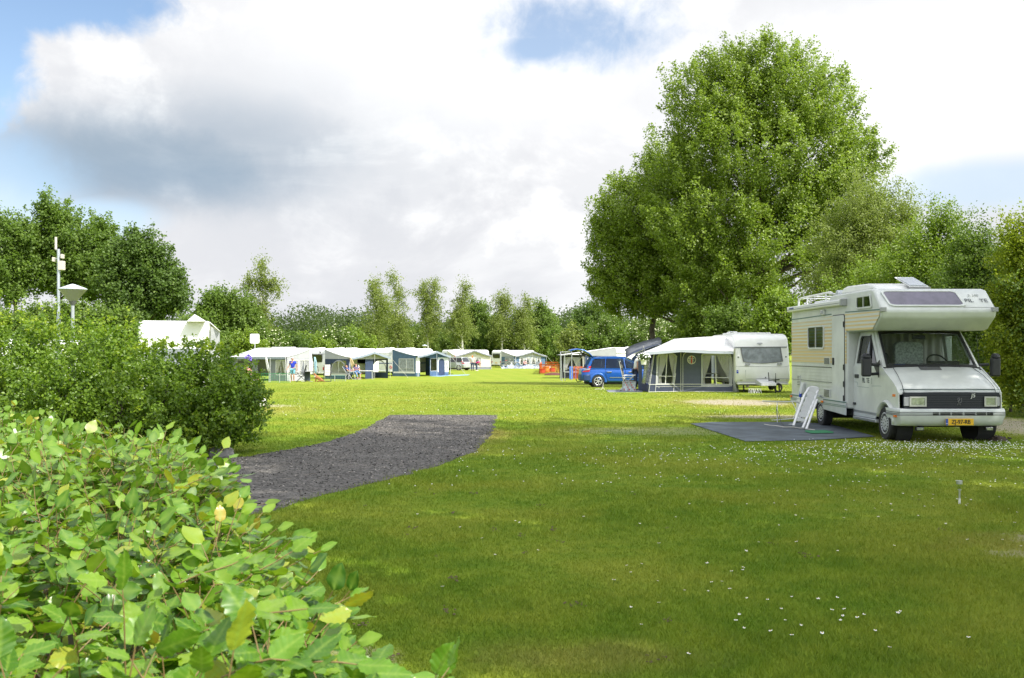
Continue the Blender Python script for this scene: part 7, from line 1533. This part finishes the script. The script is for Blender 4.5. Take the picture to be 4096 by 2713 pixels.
# bicycles
def bicycle(label, loc, rz, col, group=None, scale=1):
    t = thing('bicycle', label, 'bicycle', loc, rz, group); m_ = mat('bike_'+col[0], col[1], .4, metal=.3)
    for x in (-.53, .53):
        b = B(); b.torus((x, 0, .35), (0, 1, 0), .33, .018, 28, 6); w_ = b.build('wheel', rubber, t, smooth=True)
        b = B(); b.torus((x, 0, .35), (0, 1, 0), .305, .010, 24, 4)
        for k in range(12): a = k*math.pi/6; b.beam((x, 0, .35), (x+.3*math.cos(a), 0, .35+.3*math.sin(a)), .004)
        b.cyl((x, -.04, .35), (x, .04, .35), .025, 8); b.build('rim', chrome, w_)
        b = B(); b.torus((x, 0, .35), (0, 1, 0), .365, .022, 14, 4, a0=.2 if x < 0 else .6, a1=2.9 if x < 0 else 2.5); b.build('mudguard', m_, t)
    b = B()
    for p_, q_ in (((-.53, 0, .35), (-.05, 0, .30)), ((-.05, 0, .30), (-.18, 0, .80)), ((-.53, 0, .35), (-.16, 0, .72)), ((-.05, 0, .30), (.36, 0, .72)), ((-.15, 0, .62), (.34, 0, .80)), ((.34, 0, .92), (.40, 0, .62)), ((.40, 0, .62), (.53, 0, .35))): b.cyl(p_, q_, .016, 6)
    b.build('frame', m_, t, smooth=True)
    b = B(); b.tube([(.2, -.28, 1.0), (.30, -.2, 1.03), (.33, 0, 1.0), (.30, .2, 1.03), (.2, .28, 1.0)], .013, 6); b.cyl((.34, 0, .9), (.33, 0, 1.0), .014, 6); b.build('handlebar', chrome, t, smooth=True)
    b = B(); b.hexa([(-.32, -.09, .86), (-.05, -.03, .88), (-.05, .03, .88), (-.32, .09, .86), (-.32, -.09, .92), (-.05, -.03, .91), (-.05, .03, .91), (-.32, .09, .92)]); b.build('saddle', col[2], t, bevel=.015)
    b = B(); b.cyl((-.20, 0, .80), (-.21, 0, .87), .013, 6); b.torus((-.05, .03, .30), (0, 1, 0), .09, .008, 14, 4); b.beam((-.05, .05, .30), (.05, .08, .20), .02); b.beam((-.05, -.05, .30), (-.15, -.08, .40), .02); b.box(-.60, -.22, -.05, .05, .70, .72); b.build('crank_and_carrier', chrome, t)
    t.scale = (scale,)*3; return t
gb = S(*ZC(430, 640), 83.5); bicycle('black bicycle hung on the rear of the caravan with the navy awning', (gb.x-.35, gb.y-.35, gb.z-.62), R(-38), ('black', (.03, .03, .035), black_pl))
g_ = SG(ZE(775, 0)[0], 145.5); bicycle('dark bicycle with red saddle parked at the far grey awning', g_, R(12), ('grey', (.30, .31, .33), mat('red_saddle', (.45, .03, .05), .6)), 'bicycles at the far grey awning', 1.2)
g_ = SG(ZE(905, 0)[0], 144.5); bicycle('white bicycle beside the crumpled tarpaulin at the far grey awning', g_, R(-24), ('white', (.70, .70, .70), black_pl), 'bicycles at the far grey awning', 1.2)
# crumpled tarpaulin
g_ = SG(ZE(1150, 0)[0], 142.5); b = B(); rr = np.random.default_rng(5); rows = [[(x, y, max(.02, .10+.32*math.exp(-((x-.9)/.9)**2)+.2*math.exp(-((x+1.6)/.8)**2)+rr.normal()*.14)*(1 if 0 < i < 5 else 0)+.01) for j, x in enumerate(np.linspace(-3.0, 2.3, 26))] for i, y in enumerate(np.linspace(-.8, .8, 6))]
b.sheet(rows); o = b.build('tarpaulin', [mat('tarp_blue_grey', (.28, .32, .42), .7, var=.5, vs=1.2)]); o.location = g_; tag(o, 'crumpled grey and blue tarpaulin lying before the far grey awning', 'tarpaulin')
# netting fences
def netting(label, P0, P1, h, m, post_m, step, name='netting_fence', posts=5, cat='netting', rail=True, wd=.012):
    t = thing(name, label, cat, P0, 0); v = P1-P0; n = max(2, int(v.length/step)); b = B()
    for i in range(n+1): q_ = v*i/n; b.beam(q_, q_+Vector((0, 0, h)), wd)
    for k in range(int(h/step)+1): b.beam(Vector((0, 0, k*step+.02)), v+Vector((0, 0, k*step+.02)), wd)
    if rail: b.beam(Vector((0, 0, h)), v+Vector((0, 0, h)), wd*2.6)
    o = b.build('net', m, t); o['kind'] = 'stuff'
    for i in range(posts): b = B(); q_ = v*i/(posts-1); b.cyl(q_, q_+Vector((0, 0, h*1.05)), .02, 6); b.build('post', post_m, t)
    return t
orange = mat('orange_net', (.78, .17, .03), .7, trans=.3); og = 'orange netting around the play corner'
def gq(x, D, f=ZE): return SG(f(x, 0)[0], D)
for i, (a_, c_, lab) in enumerate([((1525, 104), (2090, 100), 'orange mesh netting closest to the field, ending at the wooden pallet'), ((1660, 128), (2350, 126), 'orange mesh netting further back along the hedge'), ((1525, 104), (1580, 127), 'short orange netting running back towards the hedge')]):
    t_ = netting(lab, gq(*a_), gq(*c_), .98, orange, mat('net_post', (.18, .16, .12), .8), .13, posts=5, wd=.022); t_['group'] = og
t_ = netting('orange and blue mesh panel leaning between pallet and blue car', gq(310, 83, ZB), gq(585, 83.5, ZB), .98, orange, mat('blue_post', (.05, .12, .5), .5), .10, posts=4, wd=.02); t_['group'] = og
t_ = netting('orange netting behind the raised tailgate of the blue car', gq(580, 90, ZB), gq(820, 90, ZB), 1.0, orange, alu, .12, posts=3, wd=.02); t_['group'] = og
b = B(); b.box(-.14, .14, -.03, .03, .02, 1.02); o = b.build('blue_panel', mat('panel_blue', (.06, .16, .60), .6), bevel=.02); o.location = gq(300, 82.8, ZB); tag(o, 'narrow bright blue upright windbreak end next to the pallet', 'windbreak')
green = glass('green_net_film', (.62, .95, .72), .0, .6); greenm = mat('green_net', (.10, .42, .20), .7, trans=.3)
netting('light green mesh puppy fence in front of the walking man', SG(ZL(530, 0)[0], 72.6), SG(ZL(1030, 0)[0], 72), .62, greenm, alu, .12, posts=4, wd=.012)
netting('grey-green low mesh fence behind the dog', SG(ZL(1560, 0)[0], 77.5), SG(ZL(1905, 0)[0], 77.5), .42, mat('grey_green_net', (.12, .26, .26), .7), alu, .12, posts=3, wd=.012)
# pallet upright
pt = thing('pallet', 'wooden pallet standing upright as a gate in the orange netting', 'pallet', gq(2085, 96), R(0)); wood = mat('weathered_wood', (.20, .15, .075), .85, var=.3, vs=8); k = .16892/FS*96
w_ = 195*k
for i in range(6): b = B(); x0 = i*w_/5.6; b.box(x0, x0+w_/8.2, -.03, .0, .02, .98); b.build('plank', wood, pt)
for z in (.12, .5, .85): b = B(); b.box(0, w_, .0, .08, z, z+.09); b.build('crossbar', wood, pt)
# steel frame of an unfinished awning
fr_ = thing('tent_frame', 'bare galvanised steel tent frame beside the orange netting', 'tent frame', gq(100, 80, ZB)); L_ = fr_.location
def fq(x, y, D): return S(*ZB(x, y), D)-L_
b = B(); p4_ = [(65, 268, 80), (312, 268, 80), (320, 325, 77.5), (75, 335, 77.5)]
b.tube([fq(*q) for q in p4_+[p4_[0]]], .03, 6); b.tube([fq(75, 335, 77.5), fq(530, 320, 78)], .03, 6)
for (x, y, D, xb_) in ((65, 268, 80, 68), (75, 335, 77.5, 100), (312, 268, 80, 310), (155, 330, 79, 160)): q_ = fq(x, y, D); b.tube([q_, Vector((SX(ZB(xb_, 0)[0], D), D, zg(D)))-L_], .03, 6)
b.build('frame', steel, fr_, smooth=True)
b = B(); q_ = fq(560, 352, 76); e_ = GND(*ZB(180, 830))-L_; b.tube([q_, e_], .016, 5); b.tube([q_, Vector((SX(ZB(575, 0)[0], 76), 76, zg(76)))-L_], .04, 6); b.build('guy_rope', rope_m, fr_)
# things between: mound, toys
g_ = gq(1870, 99); b = B(); b.lathe([(.95, 0), (.8, .14), (.5, .26), (0, .32)], n=18); o = b.build('mound', mat('brown_red_soil', (.10, .035, .03), .9), smooth=True); o.location = g_; o.scale = (1, .6, .8); tag(o, 'dark red-brown mound lying inside the orange netting', 'mound')
for i, (x, y_, m_, lab) in enumerate([(1665, 118, redt, 'red toy in the play corner near the grey awning'), (1725, 118, whs, 'white cloth bundle between toys in the play corner'), (1590, 110, redt, 'red plastic seat at the corner of the orange netting'), (1690, 114, mat('orange_toy', (.75, .25, .03), .5), 'orange toy bucket in the play corner'), (1830, 117, redt, 'flat red toy beside the white cloth bundle')]):
    b = B(); b.lathe([(.25, 0), (.34, .05), (.30, .35), (.36, .38), (.36, .42), (.28, .42), (.25, .1)], n=14); o = b.build('toy', m_, smooth=True); o.location = gq(x, y_); o.scale = (1, 1, 1+.5*(i % 2)); tag(o, lab, 'toy', 'toys in the play corner')
t_ = thing('wind_chair', 'small grey folding stool beside the netting corner at the grey awning', 'stool', gq(1490, 140)); b = B(); b.beam((-.4, 0, 0), (.3, .1, .9), .06); b.beam((.4, 0, 0), (-.3, .1, .9), .06); b.build('frame', alu, t_); b = B(); b.hexa([(-.3, 0, .5), (.3, 0, .5), (.3, .3, .5), (-.3, .3, .5), (-.3, 0, .9), (.3, 0, .95), (.3, .3, .95), (-.3, .3, .9)]); b.build('seat', cloth_g, t_)
# flower basket on the hero awning, crate, mat, twine
fl = thing('flower_basket', 'hanging basket of white flowers on the corner of the anthracite awning', 'hanging basket', S(*ZA(385, 715), 43.3)); k = .19426/FS*43.3
b = B(); b.lathe([(.001, 0), (.10, 0), (.135, .20), (.145, .21), (.12, .215)], n=18); b.build('pot', white_pl, fl, smooth=True)
r = np.random.default_rng(2); P = unit(700, r)*np.array([.27, .22, .17])*(.4+.6*r.random((700, 1)))+np.array([0, 0, .30]); link(bpy.data.objects.new('foliage', leaves_mesh('foliage', P, unit(700, r), .055, LM['dark'])), fl)['kind'] = 'stuff'
P = unit(70, r)*np.array([.28, .22, .18])+np.array([0, 0, .31]); link(bpy.data.objects.new('blossom', leaves_mesh('blossom', P, np.tile([0, -.8, .6], (70, 1)), .05, mat('flower_white', (.8, .8, .8), .7), aspect=1)), fl)['kind'] = 'stuff'
b = B(); tp = Vector((.0, .05, .78))
for x in (-.12, .12): b.tube([(x, 0, .2), tuple(tp)], .004, 4)
b.build('hanger', rope_m, fl)
pf = thing('flower_basket', 'hanging basket of purple flowers at the bush edge of the striped awning', 'hanging basket', S(*ZL(365, 690), 74)); b = B(); b.lathe([(.001, 0), (.12, 0), (.18, .22)], n=14); b.build('pot', dark_pl, pf)
P = unit(150, r)*np.array([.24, .2, .28])+np.array([0, 0, .35]); link(bpy.data.objects.new('blossom', leaves_mesh('blossom', P, unit(150, r), .11, mat('flower_purple', (.22, .16, .62), .7), aspect=1)), pf)['kind'] = 'stuff'
b = B(); b.tube([(0, 0, -1.6), (0, .05, .9)], .015, 5); b.build('pole', alu, pf)
cr2 = thing('shopping_crate', 'foldable crate with printed red, white and grey pattern under the striped chair', 'crate', S(*ZB(1575, 1100), 44.9)); cr2.location.z = 0
b = B(); b.box(-.27, .27, -.18, .18, 0, .40); b.build('body', mat('crate_print', (.42, .46, .50), .6, var=.5, vs=9), cr2, bevel=.015)
b = B()
for i in range(9): x = -.25+.055*i; z = .05+.1*((i*3) % 4); b.box(x, x+.04, -.186, -.181, z, z+.07)
b.build('print', mat('crate_red', (.5, .04, .05), .6), cr2); b = B(); b.box(-.28, .28, -.19, .19, .40, .43); b.build('rim', mat('crate_rim', (.3, .32, .34), .6), cr2)
sheet_from(MAT2, 'doormat', cloth_g, 'dark grey mat lying on the grass before the open side of the anthracite awning', 'mat', z=.01)
b = B(); q0 = GND(*ZB(990, 1105)); b.tube([(-.35, 0, .03), (-.18, .02, .05), (-.05, .0, .02), (.02, 0, .16), (.04, .0, .34)], .016, 5); b.tube([(.03, 0, .12), (-.07, -.03, .0)], .012, 5); b.tube([(.03, 0, .12), (.11, -.03, .0)], .012, 5); o = b.build('rope_stand', rope_m, smooth=True); o.location = q0; tag(o, 'knotted pale rope with a peg standing in the grass beside the blue car', 'rope')
# ------------------------------------------------------------------ lamps, mast
def cone_lamp(label, xs_, yt, yb, wpx, D, grp=None):
    g_ = SG(xs_, D); t = thing('street_lamp', label, 'street lamp', g_, 0, grp); top = S(xs_, yt, D).z-g_.z; bot = S(xs_, yb, D).z-g_.z; r_ = wpx/2/FS*D; h = top-bot
    b = B(); b.lathe([(.0, top), (.05*r_/.3, top-.01), (r_*.97, top-h*.24), (r_, top-h*.27), (r_*.985, top-h*.30)], n=32); b.build('lamp_cap', mat('lamp_cap', (.50, .56, .60), .4), t, smooth=True, angle=50)
    b = B(); b.lathe([(r_*.97, top-h*.30), (r_*.70, top-h*.52), (r_*.22, bot+h*.06)], n=32); b.build('lamp_shade', mat('lamp_milk', (.50, .50, .44), .5, trans=.25), t, smooth=True, angle=50)
    b = B(); b.lathe([(r_*.30, bot+h*.10), (r_*.17, bot-h*.08)], n=20); b.build('lamp_collar', mat('collar_grey', (.16, .16, .17), .5), t, smooth=True)
    b = B(); b.cyl((0, 0, -.1), (0, 0, bot), r_*.125, 12); b.build('pole', mat('lamp_pole', (.42, .45, .47), .5, metal=.3), t, smooth=True)
cone_lamp('street lamp with wide milky cone head rising above the bush next to the mast', 291, 1136, 1214, 110, 21.5)
cone_lamp('small distant street lamp with cone head above the blue awning roof', ZD(1045, 0)[0], ZD(0, 58)[1], ZD(0, 160)[1], 22, 118)
mg = SG(238, 22); ms = thing('antenna_mast', 'thin steel mast with cream radio boxes standing above the bush', 'mast', mg)
def mp(x, y, d=0): v = S(*ZT(x, y), 22)-mg; return Vector((v.x, v.y+d, v.z))
b = B(); x0 = mp(504, 640); b.cyl((x0.x, 0, -.1), x0, .031, 12); b.cyl((x0.x, 0, -.1), (x0.x, 0, mp(504, 1215).z), .042, 12); b.build('pole', mat('mast_steel', (.50, .54, .58), .4, metal=.5), ms, smooth=True)
crm = mat('cream_plastic', (.66, .61, .50), .5)
b = B(); b.cyl(mp(481, 642), mp(481, 535), .026, 8); b.build('whip_antenna', crm, ms); b = B(); b.beam(mp(478, 644), mp(504, 642), .02); b.beam(mp(504, 690), mp(540, 690), .02); b.beam(mp(463, 722), mp(500, 722), .02); b.build('bracket', steel, ms)
for (xa, xb_, ya, yb) in ((508, 554, 742, 820), (530, 546, 684, 720), (457, 471, 710, 748)):
    p_, q_ = mp(xa, yb), mp(xb_, ya); b = B(); b.box(p_.x, q_.x, -.06, .06, p_.z, q_.z); b.build('radio_box', crm, ms, bevel=.008)
# ------------------------------------------------------------------ white unit behind the bush
bwt = mat('unit_white', (.80, .80, .79), .5)  # one even white for bodies and awning cloth here
l = SG(ZT(1190, 0)[0], 30); w3 = thing('caravan', 'white caravan roof showing over the top of the bush', 'caravan', l, R(16.5), 'white touring caravans')
def bq(x, y, d=0): v = S(*ZT(x, y), 30)-l; return Vector((v.x, v.y+d, v.z))
b = B(); x1 = bq(1790, 0).x; zt_ = bq(0, 1254).z; b.box(0, x1, 0, 4.5, .45, zt_); b.build('body', bwt, w3, bevel=.10, seg=4)
b = B(); b.box(.3, x1-.3, -.02, .0, 1.2, 1.8); b.build('window', grey_g, w3); b = B(); b.box(.2, x1-.2, .3, 4.2, .25, .46); b.build('chassis', under_m, w3); wheel(w3, (.1, 2.2, .32), .32, .17, -1, 'alloy'); wheel(w3, (x1-.1, 2.2, .32), .32, .17, 1, 'alloy')
a = thing('awning', 'white awning with pointed gable peak just above the bush', 'awning', l, R(16.5), 'awnings pitched against the caravans')
bq_ = bq; bq = lambda x, y, d=0: (lambda v: Vector((v.x+.28*v.y*0, v.y, v.z)))(bq_(x, y, d)); pk = bq(1655, 1196, .3); b = B(); e1, e2 = bq(1590, 1262, -.3), bq(1745, 1258, -.3); b.add([pk, e1, e2, bq(1590, 1262, 3.5), bq(1745, 1258, 3.5), Vector((pk.x, 3.5, pk.z))], [(0, 1, 2), (0, 5, 3, 1), (0, 2, 4, 5)]); 
ur = lambda v: Vector((*rot2((v[0], v[1]), -R(16.5)), v[2])); qw = [ur(S(*q, 31)-l) for q in ((975, 1545), (1030, 1575), (1064, 1600))]; gw_ = ur(GND(1068, 1625)-l)
b.sheet([[bq(1780, 1262), bq(1868, 1345, -.2)], [bq(1780, 1262, 3), bq(1868, 1345, 3)]]); b.sheet([[qw[0], qw[1], qw[2], gw_], [qw[0]+Vector((0, 1.5, .05)), qw[1]+Vector((0, 1.5, 0)), qw[2]+Vector((0, 1.3, 0)), gw_+Vector((0, 1.2, 0))]])
b.sheet([[qw[0], qw[1], qw[2], gw_], [Vector((v.x-.1, v.y, 0)) for v in (qw[0], qw[1], qw[2], gw_)]])
b.build('roof', bwt, a, smooth=True, solid=.02, angle=30)
b = B(); b.add([bq(1790, 1300, -.05), bq(1866, 1350, -.05), (bq(1866, 1350).x, -.05, 0), (bq(1790, 1300).x, -.05, 0)], [(0, 1, 2, 3)]); b.build('side_wall', cloth_lg, a, solid=.02)
l = SG(-120, 25); w4 = thing('caravan', 'white caravan corner glimpsed at the picture edge behind the bush', 'caravan', l, 0, 'white touring caravans'); b = B(); b.box(0, 1.15, 0, 4, .4, 2.02); b.build('body', bwt, w4, bevel=.15, seg=3); b = B(); b.box(.2, .9, -.02, 0, 1.1, 1.6); b.build('window', grey_g, w4)
b = B(); b.lathe([(.22, 0), (.20, .12), (.10, .16), (0, .17)], n=8); o = b.build('edge_stone', mat('stone_grey', (.22, .21, .20), .9, var=.3, bump=.6, bs=20), smooth=True); o.location = GND(885, 1825); tag(o, 'rounded grey stone at the foot of the bush by the gravel path', 'stone')
